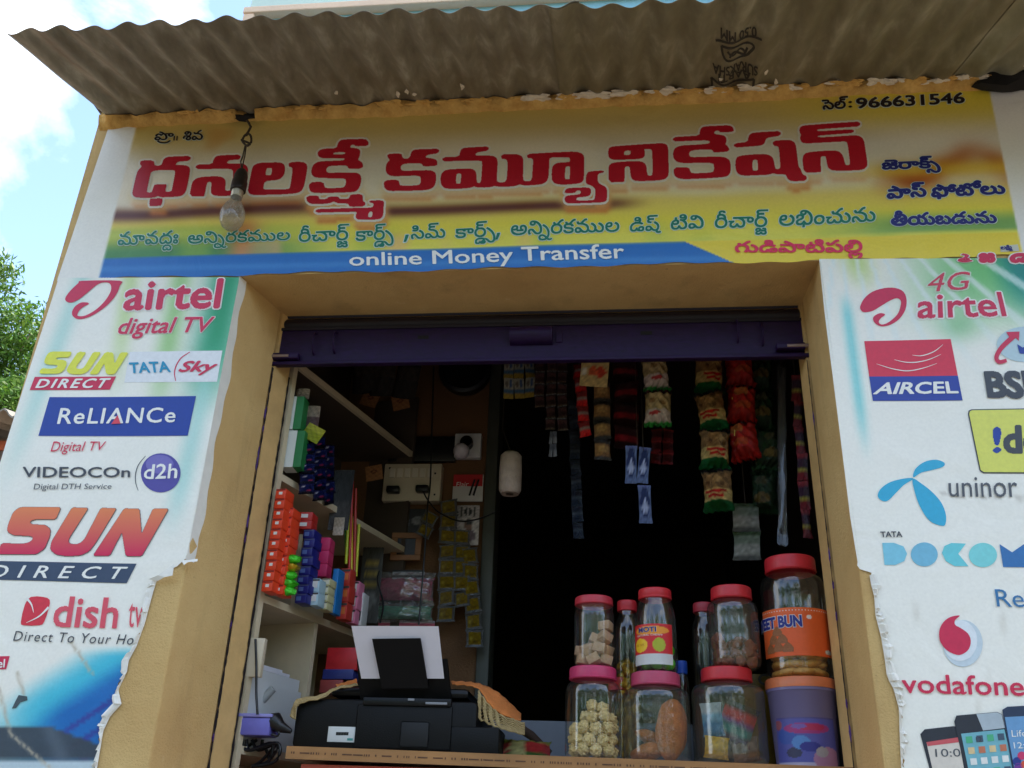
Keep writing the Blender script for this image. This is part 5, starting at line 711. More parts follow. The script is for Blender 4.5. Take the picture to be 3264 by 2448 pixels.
# ---- red heading, letter by letter (outlines measured on the sheet)
H1, H2, H3, H4, H5, H6 = (Z(ox, oy, 520/2212) for ox, oy in ((400, 420), (760, 430), (1200, 420), (1560, 400), (1900, 370), (2300, 360)))
def sh34(p): return (p[0]-1531, p[1]+85)
HEAD = [
 (H1, [[(228,412),(400,408),(405,470),(425,482),(490,480),(515,450),(525,400),(570,365),(650,358),(903,350),(890,415),(760,425),(720,430),(695,460),(700,475),(800,472),(860,485),(890,520),(885,580),(850,760),(830,830),(790,880),(730,898),(560,905),(490,908),(455,888),(410,912),(180,912),(130,900),(105,865),(110,820),(165,590),(190,535),(240,495),(215,470),(212,440)],
       [(362,570),(350,600),(300,830),(310,842),(365,842),(375,830),(400,750),(410,735),(560,730),(572,735),(553,820),(560,835),(635,830),(645,800),(685,600),(690,555),(660,540),(440,543),(390,555)],
       [(345,930),(360,924),(505,920),(518,930),(510,985),(495,1018),(480,1022),(350,1026),(333,1015)]]),
 (H1, [[(975,465),(1190,462),(1205,400),(1235,355),(1290,342),(1575,330),(1570,398),(1480,402),(1420,405),(1390,430),(1390,455),(1580,450),(1640,465),(1672,510),(1670,560),(1640,740),(1615,820),(1560,865),(1450,885),(1350,887),(1230,887),(1180,865),(1165,820),(1180,720),(1165,697),(1130,700),(1115,720),(1080,885),(1070,895),(878,897),(915,710),(950,665),(1010,640),(1100,628),(1270,622),(1340,640),(1375,690),(1360,790),(1370,820),(1430,815),(1450,790),(1475,580),(1465,540),(1430,522),(958,527)]]),
 (H2, [[(225,430),(290,400),(400,396),(560,392),(620,410),(643,450),(640,530),(610,590),(560,625),(480,638),(365,640),(345,740),(360,760),(640,757),(690,752),(710,735),(745,500),(740,465),(715,455),(690,450),(697,392),(860,385),(920,400),(945,440),(940,500),(905,690),(880,760),(840,795),(780,812),(600,825),(230,833),(170,822),(140,790),(145,730),(190,500),(205,450)],
       [(375,555),(390,568),(445,568),(458,550),(468,485),(455,468),(410,468),(390,480)]]),
 (H2, [[(1420,80),(1720,70),(1755,90),(1770,120),(1765,165),(1590,170),(1580,150),(1545,148),(1525,170),(1520,192),(1600,195),(1645,210),(1658,240),(1645,320),(1620,355),(1670,375),(1695,410),(1690,470),(1500,477),(1490,455),(1480,437),(1450,432),(1250,437),(1210,460),(1195,500),(1210,530),(1260,533),(1400,525),(1600,525),(1650,545),(1672,590),(1668,650),(1650,720),(1610,775),(1550,793),(1100,808),(1010,803),(965,760),(970,660),(1165,655),(1172,720),(1200,742),(1400,735),(1450,720),(1468,650),(1455,605),(1200,605),(1060,600),(1010,575),(995,520),(1010,450),(1040,410),(1100,380),(1300,370),(1430,365),(1450,345),(1440,335),(1300,335),(1150,338),(1100,320),(1080,280),(1095,240),(1140,212),(1230,203),(1340,200),(1352,150),(1370,105)],
       [(1300,285),(1440,282),(1455,265),(1450,250),(1320,255),(1290,270)]]),
 (H2, [[(935,845),(1095,838),(1100,880),(1120,892),(1210,888),(1225,855),(1365,850),(1372,880),(1400,887),(1490,885),(1515,860),(1525,822),(1685,815),(1690,870),(1690,915),(1728,925),(1722,985),(1520,990),(1500,970),(1500,945),(1360,945),(1325,930),(1300,918),(1260,940),(1200,950),(1010,957),(955,935),(930,900)]]),
 (H2, [[(1060,1025),(1500,1008),(1790,1002),(1830,990),(1840,950),(1825,935),(1785,932),(1775,905),(1940,897),(1975,912),(1980,950),(1970,1005),(1975,1020),(1970,1080),(1950,1140),(1900,1160),(1640,1167),(1600,1150),(1595,1110),(1615,1065),(1600,1058),(1300,1065),(1050,1073)],
       [(1762,1110),(1770,1132),(1810,1130),(1822,1110),(1825,1058),(1800,1050),(1775,1062)]]),
 (H3, [[(150,312),(345,303),(350,350),(375,378),(430,376),(460,350),(470,300),(495,262),(550,250),(855,242),(848,307),(720,318),(680,335),(662,360),(720,368),(790,378),(825,405),(830,440),(825,473),(640,483),(625,455),(605,440),(560,437),(400,440),(350,455),(328,490),(340,530),(380,540),(560,535),(720,530),(790,550),(815,600),(810,690),(785,755),(730,790),(640,805),(180,815),(125,790),(102,740),(112,668),(305,660),(312,715),(330,742),(560,738),(600,715),(608,650),(590,607),(480,605),(230,615),(165,600),(128,550),(130,480),(150,425),(190,395),(155,360)]]),
 (H4, [[sh34(p) for p in ((900,358),(1128,352),(1135,285),(1160,245),(1210,232),(1530,217),(1522,275),(1420,288),(1360,300),(1337,340),(1400,343),(1560,340),(1620,360),(1645,400),(1645,480),(1632,660),(1640,700),(1700,710),(1760,695),(1775,620),(1780,440),(1770,400),(1740,388),(1695,388),(1690,328),(1860,320),(1940,330),(1980,360),(1995,400),(1988,660),(2000,690),(2060,695),(2110,680))] +
       [(595,500),(590,475),(565,462),(512,462),(515,405),(800,388),(1150,372),(1230,385),(1275,415),(1287,460),(1283,740),(1265,785),(1210,810),(1000,825),(900,815),(855,775),(845,720),(850,590),(880,545),(940,522),(1080,517),(1095,505),(1092,460),(1070,450),(820,452),(812,500),(808,680),(795,760),(745,810),(640,828),(480,835),(440,825),(415,815)] +
       [sh34(p) for p in ((1900,755),(1800,765),(1640,765),(1605,750),(1560,770),(1430,775),(1350,768),(1325,752),(1300,772),(1180,785),(960,788),(895,755),(870,690),(875,600),(905,550),(960,525),(1100,517),(1260,512),(1330,530),(1360,580),(1360,690),(1375,712),(1420,710),(1440,430),(1420,410),(1200,408),(893,415))],
       [sh34(p) for p in ((1078,705),(1090,720),(1135,720),(1145,700),(1153,600),(1145,580),(1105,580),(1085,595))],
       [(1025,740),(1035,752),(1080,752),(1090,740),(1095,590),(1090,575),(1050,575),(1030,585)]]),
 (H4, [[(1315,660),(1380,640),(1555,630),(1553,660),(1500,665),(1470,685),(1465,740),(1475,795),(1520,825),(1580,855),(1598,900),(1595,1020),(1580,1050),(1530,1065),(1090,1080),(1040,1070),(1022,1040),(1025,1000),(1050,975),(1100,968),(1220,958),(1240,940),(1240,910),(1215,897),(1190,905),(1170,920),(1160,937),(1022,942),(1025,910),(1045,880),(1100,868),(1320,860),(1365,870),(1380,900),(1375,950),(1350,978),(1300,988),(1200,995),(1180,1015),(1185,1040),(1300,1040),(1400,1035),(1430,1025),(1440,900),(1420,860),(1380,835),(1320,815),(1308,790)]]),
 (H5, [[(230,430),(550,408),(880,388),(950,400),(975,440),(985,800),(965,860),(900,890),(760,900),(560,905),(500,890),(470,850),(460,740),(450,702),(400,705),(388,730),(385,905),(375,915),(168,920),(168,710),(190,670),(250,648),(420,635),(590,632),(650,650),(685,700),(690,810),(715,832),(750,830),(765,810),(762,490),(745,468),(665,468),(652,470),(665,530),(650,580),(600,602),(400,610),(240,615),(185,595),(165,550),(168,470),(185,445)],
       [(375,540),(390,553),(465,548),(470,500),(460,485),(385,490)]]),
 (H5, [[(1042,305),(1400,283),(1405,220),(1430,170),(1480,155),(1800,138),(1845,160),(1865,200),(1862,228),(1680,240),(1665,215),(1630,212),(1600,230),(1600,262),(1690,270),(1745,285),(1770,330),(1760,380),(1745,400),(1790,430),(1810,497),(1620,513),(1590,510),(1575,480),(1540,470),(1400,475),(1300,485),(1260,510),(1260,560),(1290,580),(1500,572),(1700,568),(1780,590),(1820,640),(1825,760),(1800,820),(1740,848),(1500,865),(1180,880),(1090,860),(1050,810),(1048,722),(1260,715),(1272,770),(1300,800),(1560,788),(1595,765),(1598,690),(1580,657),(1450,655),(1150,660),(1070,630),(1040,570),(1045,490),(1080,445),(1150,420),(1400,405),(1520,395),(1545,375),(1530,350),(1430,348),(1042,367)]]),
 (H6, [[(165,430),(355,410),(360,340),(390,295),(450,280),(800,262),(800,325),(680,342),(610,355),(590,390),(580,430),(540,455),(480,465),(168,487)],
       [(690,395),(890,380),(960,395),(1000,440),(1012,520),(1040,760),(1068,768),(1090,855),(1148,868),(1152,935),(950,945),(900,920),(875,880),(865,848),(740,850),(700,830),(640,855),(300,870),(230,855),(190,800),(180,700),(195,630),(240,598),(400,580),(600,572),(670,600),(705,650),(720,760),(735,780),(780,775),(795,750),(775,500),(760,468),(695,462)],
       [(415,785),(430,800),(480,800),(492,780),(485,670),(475,652),(440,652),(415,665)]]),
 (H6, [[(1110,190),(1500,165),(1870,145),(1873,210),(1290,245),(1285,265),(1340,270),(1785,248),(1785,298),(1300,330),(1295,350),(1400,352),(1800,330),(1880,345),(1920,395),(1935,480),(1970,720),(1950,770),(1890,798),(1700,805),(1520,805),(1450,780),(1425,730),(1410,620),(1390,605),(1345,610),(1333,640),(1345,810),(1340,822),(1112,830),(1090,640),(1110,580),(1160,555),(1300,540),(1540,530),(1610,560),(1645,620),(1665,710),(1680,732),(1725,730),(1735,700),(1700,440),(1680,412),(1600,415),(1110,435),(1065,400),(1060,340),(1080,312),(1055,295),(1050,230),(1070,205)]]),
]
HRED, HWHITE = ink((190, 12, 40), .36), ink((236, 228, 214), .4)
cell = 1.25; glow = np.zeros_like(PX)
def area(p): return .5*sum(p[i-1][0]*p[i][1]-p[i][0]*p[i-1][1] for i in range(len(p)))
for zf, cs in HEAD:
    C_ = [chaikin([zf(q) for q in cc]) for cc in cs]
    big = max(C_, key=lambda k: abs(area(k))); s0 = 1 if area(big) > 0 else -1
    for i, k in enumerate(C_):                 # counters run against their outline
        inside = i > 0 and abs(area(k)) < .35*abs(area(big)) and min(q[0] for q in k) > min(q[0] for q in big) and max(q[1] for q in k) < max(q[1] for q in big) and min(q[1] for q in k) > min(q[1] for q in big)
        hol = inside and not (zf is H6 and len(cs) == 3 and i == 0)
        if (area(k) > 0) != (s0 > 0) and not hol: C_[i] = k[::-1]
        if hol and (area(k) > 0) == (s0 > 0): C_[i] = k[::-1]
    P_ = np.concatenate([np.array(k) for k in C_]); lo, hi = P_.min(0)-14, P_.max(0)+14
    m = fill_mask(C_, lo[0], lo[1], int((hi[0]-lo[0])/cell), int((hi[1]-lo[1])/cell), cell)
    mask_on(dilate(m, 5.6), lo[0], lo[1], cell, lambda x, y: (x, y), on_sheet, HWHITE, ban, 'heading_outline', 1)
    mask_on(m, lo[0], lo[1], cell, lambda x, y: (x, y), on_sheet, HRED, ban, 'heading_letter', 2)
    ys, xs = np.where(m[::6, ::6]); pts = np.stack([lo[0]+xs*6*cell, lo[1]+ys*6*cell], 1)
    sel = (PX > lo[0]-60) & (PX < hi[0]+60) & (PY > lo[1]-60) & (PY < hi[1]+90)
    gx, gy = PX[sel], PY[sel]
    d = np.full(gx.shape, 1e9); d2 = d.copy()
    for q in pts: d = np.minimum(d, (gx-q[0])**2+(gy-q[1])**2); d2 = np.minimum(d2, (gx-q[0]-6)**2+((gy-q[1]-27)*1.3)**2)
    cc = c[sel]; vv = Vv[sel]
    cc = mixc(cc, (214, 120, 48), .85*np.exp(-d2/180)*sm(vv, .45, .6)); cc = mixc(cc, (236, 206, 136), .7*np.exp(-d/420)*sm(vv, .35, .6)); c[sel] = cc
sheet_obj('banner_sheet', PX, PY, c, ban, VINYL, on_sheet)
# folded hem hanging a little proud along the lower edge
HEM = M('banner_hem', (60, 50, 40), .8)

def telugu_on(spec, quad, fn, mat, parent, bold=1.0, halo=None, name='lettering', cell=11):
    x = 0; C_ = []
    for t in spec.split():
        dx = 0
        if '@' in t: t, d_ = t.split('@'); dx = float(d_)
        if t == '_': x += 300+dx; continue
        ad, cs = GLYPHS[t]
        for k in cs: C_.append([(q[0]+x+dx, -q[1]) for q in quad_contour(k)])
        x += ad
    P_ = np.concatenate([np.array(k) for k in C_]); lo, hi = P_.min(0), P_.max(0); pad = 110
    m = fill_mask(C_, lo[0]-pad, lo[1]-pad, int((hi[0]-lo[0]+2*pad)/cell), int((hi[1]-lo[1]+2*pad)/cell), cell)
    tf = lambda a_, b_: bil(quad, (a_-lo[0])/(hi[0]-lo[0]), 1-(b_-lo[1])/(hi[1]-lo[1]))
    m1 = dilate(m, bold) if bold else m
    if halo: mask_on(dilate(m, bold+halo[0]), lo[0]-pad, lo[1]-pad, cell, tf, fn, halo[1], parent, 'lettering_outline', 1)
    return mask_on(m1, lo[0]-pad, lo[1]-pad, cell, tf, fn, mat, parent, name, 2)
def Q(zf, *p): return [zf(q) for q in p]
Z5 = Z(300, 350, 1000/2212); Z6 = Z(1200, 350, 1000/2212); Z7 = Z(2100, 250, 1164/2212)
GREEN = ink((0, 122, 98)); GH = ink((222, 236, 224)); NAVY = ink((26, 34, 116)); INKB = ink((26, 14, 22)); MAG = ink((226, 40, 84)); WHT = ink((246, 244, 236))
for spec, q in (
 ('maavowel va da dasubscript visarga', Q(Z5, (168, 1008), (592, 998), (602, 858), (180, 866))),
 ('a nivowel nasubscript ra ka ma uvowelsign la', Q(Z5, (665, 992), (1380, 962), (1388, 846), (672, 866))),
 ('riivowel caavowel rahalant jasubscript', Q(Z5, (1446, 990), (1795, 978), (1800, 812), (1452, 828))),
 ('kaavowel rahalant ddasubscript sasubscript', Q(Z5, (1846, 984), (2112, 970), (2116, 806), (1852, 822))),
 ('comma', Q(Z6, (196, 938), (226, 934), (228, 888), (200, 890))),
 ('sivowel mahalant', Q(Z6, (246, 918), (484, 908), (490, 800), (250, 816))),
 ('kaavowel rahalant ddasubscript sasubscript', Q(Z6, (556, 960), (838, 950), (842, 790), (562, 806))),
 ('comma', Q(Z6, (842, 925), (870, 920), (872, 878), (846, 880))),
 ('a nivowel nasubscript ra ka ma uvowelsign la', Q(Z6, (948, 940), (1708, 912), (1714, 772), (954, 796))),
 ('ddivowel ssahalant', Q(Z6, (1786, 884), (2004, 878), (2010, 752), (1792, 762))),
 ('ttivowel vivowel', Q(Z7, (72, 926), (268, 916), (272, 828), (76, 836))),
 ('riivowel caavowel rahalant jasubscript', Q(Z7, (336, 962), (654, 952), (660, 800), (342, 812))),
 ('la bhivowel anusvara ca uvowelsign na uvowelsign', Q(Z7, (726, 914), (1306, 886), (1312, 784), (732, 806))),
):
    telugu_on(spec, q, on_sheet, GREEN, ban, 1.8, (3, GH))
telugu_on('povowel parasubscript@-150', Q(Z5, (432, 250), (565, 246), (570, 160), (438, 166)), on_sheet, INKB, ban, 2, (2, GH))
for x in (570, 590): stroke_on([(x+4, 196), (x, 228)], 9, Z5, on_sheet, INKB, ban, 'lettering', 2)
telugu_on('shivowel va', Q(Z5, (632, 228), (770, 222), (776, 154), (640, 160)), on_sheet, INKB, ban, 2, (2, GH))
telugu_on('sevowel lahalant', Q(Z7, (988, 200), (1140, 192), (1140, 120), (986, 130)), on_sheet, INKB, ban, 3, (2, GH))
text_on(':', Q(Z7, (1148, 188), (1164, 187), (1163, 150), (1147, 151)), on_sheet, INKB, ban, .03)
text_on('966631546', Q(Z7, (1196, 194), (1846, 158), (1842, 96), (1192, 132)), on_sheet, INKB, ban, .035, halo=(.03, GH))
telugu_on('jevowel raavowel kahalant sasubscript', Q(Z7, (1352, 588), (1700, 580), (1690, 480), (1350, 498)), on_sheet, NAVY, ban, 4, (3, GH))
telugu_on('paavowel sahalant', Q(Z7, (1382, 738), (1612, 724), (1610, 640), (1378, 652)), on_sheet, NAVY, ban, 4, (3, GH))
telugu_on('phoovowel ttoovowel la uvowelsign', Q(Z7, (1650, 740), (2092, 715), (2082, 622), (1650, 642)), on_sheet, NAVY, ban, 4, (3, GH))
telugu_on('tiivowel ya ba dda uvowelsign na uvowelsign', Q(Z7, (1408, 900), (2040, 882), (2032, 800), (1404, 814)), on_sheet, NAVY, ban, 4, (3, GH))
telugu_on('ga uvowelsign ddivowel paavowel ttivowel pa livowel lasubscript', Q(Z7, (462, 1092), (1230, 1092), (1226, 976), (464, 990)), on_sheet, MAG, ban, 2.8)
poly_on([(2062, 1022), (2170, 1012), (2178, 1052), (2066, 1058)], Z7, on_sheet, ink((206, 206, 190)), ban)
telugu_on('la kassivowel masubscript', Q(Z7, (2066, 1056), (2140, 1052), (2136, 1016), (2066, 1020)), on_sheet, NAVY, ban, 4)
text_on('online Money Transfer', Q(ZL, (1514, 1172), (2699, 1142), (2692, 1060), (1512, 1100)), on_sheet, WHT, ban, .018)

# ---- left poster -------------------------------------------------
def yellow_y(px, py, layer): return on_sheet(px, py, layer)
lpo = thing('recharge_poster', 'white poster of satellite television logos on the left pillar, torn along its right edge', 'poster', (-.95, -.004, zz(-1.0)))
def corner_x(y): return 764-(y-893)*.1888                     # the pillar's front corner in the photograph
TEAR = [(893, 764), (1650, 622), (1780, 596), (1806, 566), (1842, 500), (1880, 487), (1920, 476), (1990, 458), (2060, 432), (2110, 405), (2140, 402), (2200, 374), (2245, 384), (2262, 358), (2330, 326), (2448, 306), (2520, 296)]
ny_, nx_ = 150, 64
PYl = np.linspace(886, 2520, ny_)[:, None]*np.ones((1, nx_)); yy = PYl[:, 0]
xr1 = np.interp(yy, [t[0] for t in TEAR], [t[1] for t in TEAR]) + np.where(yy > 1790, 4*np.sin(yy*.21)+3*np.sin(yy*.57), 0)
xl1 = 186-(yy-893)*.3113
PXl = xl1[:, None]+(xr1-xl1)[:, None]*np.linspace(0, 1, nx_)[None]
X, Y = PXl, PYl; E = corner_x(Y); s = (X-xl1[:, None])/((E-xl1[:, None])); v = (Y-893)/1560
c = np.ones(X.shape+(3,))*np.array((250, 247, 234))
ray1 = np.exp(-((s-(.94+.06*v-.1*v))/.11)**2)*(1-sm(v, .14, .30)); c = mixc(c, (40, 160, 110), np.clip(ray1*1.0, 0, 1))
c = mixc(c, (150, 206, 120), np.exp(-((s-(.68+.1*v))/.06)**2)*(1-sm(v, .12, .34))*.8); c = mixc(c, (190, 222, 130), np.exp(-((s-(.40+.3*v))/.05)**2)*(1-sm(v, .05, .28))*.65)
c = mixc(c, (160, 220, 208), np.exp(-((s-(.13-.18*v))/.05)**2)*(1-sm(v, .20, .48))*.55); c = mixc(c, (170, 224, 214), np.exp(-((s-(.92-.1*(v-.3)))/.05)**2)*sm(v, .1, .25)*(1-sm(v, .4, .55))*.7)
bx, by = (X-0)/.5412, (Y-1550)/.5412                           # picture at the foot: cyan and blue beam, grey box
beam = (by-(1400-.62*bx)); c = mixc(c, (70, 196, 220), sm(beam, -180, 40)*sm(bx, -250, 300)*sm(by, 930, 1010)); c = mixc(c, (20, 110, 186), sm(beam, 30, 200)*sm(bx, 50, 400)*sm(by, 1000, 1060))
c = mixc(c, (60, 60, 150), sm(np.sin((bx+by*1.5)*.035), .3, .9)*sm(beam, 150, 260)*sm(bx, 250, 450)*.8)
box = sm(by, 1405, 1425)*(1-sm(by-(1612), -6, 6)); box = box*sm(by-(1430+(bx-330)*.36), -8, 8); c = mixc(c, (62, 72, 84), box*.96); c = mixc(c, (92, 106, 120), box*np.exp(-((bx-330+(by-1500)*-.4)/55)**2)*.7)
c = mixc(c, (196, 214, 220), sm(by, 1608, 1618)*(by > 1600)); crease = np.zeros(X.shape)
for ax, ay, cx_, cy_ in ((425, 920, 545, 1100), (0, 1180, 70, 1460), (70, 1460, 300, 1659), (110, 1100, 150, 1230)):
    t = np.clip(((bx-ax)*(cx_-ax)+(by-ay)*(cy_-ay))/((cx_-ax)**2+(cy_-ay)**2), 0, 1); crease = np.maximum(crease, np.exp(-(((bx-ax-t*(cx_-ax))**2+(by-ay-t*(cy_-ay))**2)/90)))
c = mixc(c, (196, 184, 160), crease*.8)
sheet_obj('poster_sheet', PXl, PYl, c, lpo, VINYL, on_sheet)
# edge folded round the pillar corner, and the curled torn rim
PAPER = M('poster_back', (232, 229, 218), .6, var=.06, scale=30, bump=.2, bscale=40)
V, F = [], []
zs_ = np.linspace(zz(-.002), at(596, 1785, 0).z, 40)
for i, z in enumerate(zs_):
    w_ = .030+.004*math.sin(z*19)+.003*math.sin(z*53); j = .004*math.sin(z*71) if i > 36 else 0
    for k in range(4): t = k/3*w_; V.append((-.7262+.0015*k/3+t*.2386, -.004+t+j, z))
for i in range(39):
    for k in range(3): F.append((i*4+k, i*4+k+1, i*4+k+5, i*4+k+4))
obj('folded_edge', V, F, PAPER, lpo, 60)
def curl(tear, y0, y1, wd, parent, sgn, seed):
    rs_ = random.Random(seed); V, F = [], []; n_ = 74; ys_ = np.sort(np.concatenate(([y0, y1], [rs_.uniform(y0, y1) for _ in range(n_-1)]))); w_ = wd
    for i, y in enumerate(ys_):
        x = np.interp(y, [t[0] for t in tear], [t[1] for t in tear]); p = on_sheet(x, y, 0); w_ = max(.002, min(wd*1.6, w_+rs_.uniform(-.006, .006))); lift = .002+.007*rs_.random()**2
        for t in (0, .33, .66, 1): V.append((p.x - sgn*w_*t + sgn*.004, p.y-lift*math.sin(t*2.6)-.0005, p.z+.003*rs_.uniform(-1, 1)*t))
    F = [(i*4+k, (i+1)*4+k, (i+1)*4+k+1, i*4+k+1) for i in range(n_) for k in range(3)]
    return obj('torn_rim', V, F, PAPER, parent, None)
curl(TEAR, 1850, 2500, .011, lpo, 1, 2)
V = [on_sheet(*ZB(p), 2) + Vector((0, d, 0)) for p, d in (((1090, 440), -.001), ((1178, 436), -.006), ((1182, 455), -.012), ((1130, 462), -.016), ((1105, 478), -.014), ((1080, 448), -.004))]
obj('torn_flap', V, [(0, 1, 2, 3, 4, 5)], PAPER, lpo)
V = [on_sheet(*ZB(p), 2) + Vector((0, d, 0)) for p, d in (((880, 552), -.002), ((950, 535), -.012), ((1045, 470), -.012), ((1040, 540), -.016), ((990, 548), -.014), ((940, 566), -.006))]
obj('torn_flap', V, [(0, 1, 2, 3, 4, 5)], PAPER, lpo)
PINKR = ink((226, 60, 92)); CRIM = ink((212, 40, 80)); GREY = ink((84, 88, 94)); DGREY = ink((66, 70, 78)); YEL = ink((232, 232, 70)); TEAL = ink((30, 150, 190)); BLUE = ink((28, 64, 158)); LGR = ink((236, 238, 238))
T = lambda s, zf, q, m, off=.02, shear=0, par=lpo, halo=None, sp=1, layer=2: text_on(s, [zf(p) for p in q], on_sheet, m, par, off, shear, sp, halo, 'lettering', layer)
G_ = lambda pts, zf, m, par=lpo, smooth=0, layer=1: poly_on(curve_pts(pts, smooth) if smooth else pts, zf, on_sheet, m, par, 'printed_shape', layer)
G_([(435,210),(470,160),(520,112),(548,96),(795,96),(795,130),(770,190),(720,250),(650,305),(580,340),(520,350),(485,330),(480,300),(500,265),(540,240),(580,240),(590,250),(560,265),(530,290),(515,320),(525,330),(570,325),(640,285),(700,225),(735,165),(735,125),(715,108),(680,108),(640,125),(580,175),(530,215),(480,240),(445,235)], ZA, CRIM, smooth=3)
T('airtel', ZA, ((822, 290), (1450, 280), (1478, 92), (852, 100)), CRIM, .03, halo=(.03, WHT))
T('digital TV', ZA, ((776, 484), (1398, 470), (1425, 342), (806, 348)), CRIM, .02, .18, halo=(.03, WHT))
SUNL = [[(130,128),(365,128),(335,198),(205,200),(182,214),(192,228),(275,232),(305,258),(300,300),(270,370),(220,405),(-8,405),(18,340),(155,342),(190,330),(205,308),(190,297),(85,292),(50,270),(55,235),(85,160),(110,138)],
 [(430,128),(525,130),(412,310),(408,332),(425,345),(470,343),(500,320),(598,130),(690,132),(565,340),(530,385),(480,410),(400,415),(335,405),(302,375),(310,330)],
 [(735,133),(825,135),(838,285),(905,135),(998,135),(838,415),(745,413),(722,272),(650,412),(552,412)]]
def sun_on(tf, mat, halo):
    for k in SUNL:
        k = chaikin([tf(q) for q in k], 5); P_ = np.array(k); lo, hi = P_.min(0)-8, P_.max(0)+8; m = fill_mask([k], lo[0], lo[1], int((hi[0]-lo[0])/1.25), int((hi[1]-lo[1])/1.25), 1.25)
        if halo: mask_on(dilate(m, 1.6), lo[0], lo[1], 1.25, lambda x, y: (x, y), on_sheet, halo, lpo, 'lettering_outline', 1)
        mask_on(m, lo[0], lo[1], 1.25, lambda x, y: (x, y), on_sheet, mat, lpo, 'lettering', 2)
sun_on(lambda q: ZA((270+q[0]*.588, 568+(q[1]-128)*.525)), YEL, None)
G_([(205, 822), (238, 735), (772, 730), (730, 817)], ZA, CRIM); T('DIRECT', ZA, ((245, 808), (704, 806), (738, 744), (268, 752)), WHT, .03, .1, sp=1.25)
G_([(862, 568), (1476, 562), (1440, 768), (826, 770)], ZA, LGR, layer=.5); T('TATA', ZA, ((866, 708), (1134, 702), (1120, 634), (862, 642)), TEAL, .03)
stroke_on([(1262, 572), (1205, 610), (1172, 660), (1160, 710), (1168, 762)], lambda t: 4+8*t*(1-t)*2, ZA, on_sheet, CRIM, lpo); T('Sky', ZA, ((1180, 724), (1410, 722), (1454, 632), (1214, 634)), CRIM, .03, .2)
G_([(335, 868), (1302, 862), (1246, 1122), (262, 1124)], ZA, BLUE); T('ReLIANCe', ZA, ((388, 1045), (1160, 1034), (1174, 938), (412, 942)), WHT, .018, sp=1.1)
G_([(742, 1046), (785, 986), (804, 1043)], ZA, ink((226, 70, 90)), layer=3)
T('Digital TV', ZA, ((338, 1250), (690, 1236), (708, 1160), (354, 1162)), CRIM, .0, .15)
T('VIDEOCOn', ZA, ((158, 1398), (862, 1394), (866, 1328), (162, 1330)), DGREY, .012); T('Digital DTH Service', ZA, ((230, 1490), (738, 1482), (744, 1436), (234, 1440)), GREY, .006, .1)
G_(ellipse(1066, 1366, 132, 129), ZA, ink((84, 76, 160))); G_(ellipse(1060, 1310, 92, 62), ZA, ink((120, 112, 186)), layer=1.5); T('d2h', ZA, ((954, 1406), (1172, 1400), (1182, 1306), (966, 1312)), WHT, .012)
stroke_on([(966, 1254), (920, 1310), (900, 1370), (900, 1430), (916, 1482)], lambda t: 3+14*t*(1-t), ZA, on_sheet, GREY, lpo)
def gradink(name, za, zb, ca, cb):
    m, t, b = nodes(name); L = t.links.new; g_ = t.nodes.new('ShaderNodeNewGeometry'); sx = t.nodes.new('ShaderNodeSeparateXYZ'); L(g_.outputs['Position'], sx.inputs['Vector'])
    mr_ = t.nodes.new('ShaderNodeMapRange'); mr_.inputs['From Min'].default_value = za; mr_.inputs['From Max'].default_value = zb; L(sx.outputs['Z'], mr_.inputs['Value'])
    r = t.nodes.new('ShaderNodeValToRGB'); r.color_ramp.elements[0].color = (*lin(ca), 1); r.color_ramp.elements[1].color = (*lin(cb), 1); L(mr_.outputs['Result'], r.inputs['Fac']); L(r.outputs['Color'], b.inputs['Base Color']); b.inputs['Roughness'].default_value = .42
    return m
z_lo, z_hi = at(*ZB((400, 400)), 0).z, at(*ZB((400, 130)), 0).z
sun_on(ZB, gradink('sunset_print', z_lo, z_hi, (214, 34, 84), (236, 136, 84)), ink((120, 124, 124)))
G_([(-25, 443), (808, 458), (750, 573), (-45, 553)], ZB, ink((58, 74, 100))); T('DIRECT', ZB, ((-55, 540), (728, 548), (758, 478), (-35, 468)), WHT, .012, .15, sp=1.75)
G_([(190, 655), (262, 655), (300, 672), (295, 722), (268, 802), (240, 822), (150, 822), (132, 802), (155, 700)], ZB, ink((222, 50, 70)), smooth=2)
stroke_on([(165, 662), (195, 700), (208, 748)], lambda t: 14*(1-t)+2, ZB, on_sheet, WHT, lpo, layer=2); stroke_on([(296, 716), (240, 770), (165, 808)], lambda t: 12*(1-t)+2, ZB, on_sheet, WHT, lpo, layer=2)
T('dish', ZB, ((318, 830), (690, 838), (712, 664), (346, 654)), ink((226, 84, 100)), .022); T('tv', ZB, ((757, 834), (838, 832), (852, 690), (770, 688)), ink((226, 84, 100)), .0)
T('Direct To Your Ho', ZB, ((88, 914), (788, 936), (800, 878), (98, 856)), DGREY, .01, .12, sp=1.15)
G_([(-20, 1005), (68, 1003), (46, 1080), (-36, 1083)], ZB, CRIM); T('el', ZB, ((-4, 1074), (38, 1070), (42, 1022), (2, 1024)), WHT, .02)
G_([(80, 1312), (100, 1270), (120, 1232), (170, 1240), (172, 1262), (130, 1275), (105, 1308)], ZB, ink((70, 84, 90)))

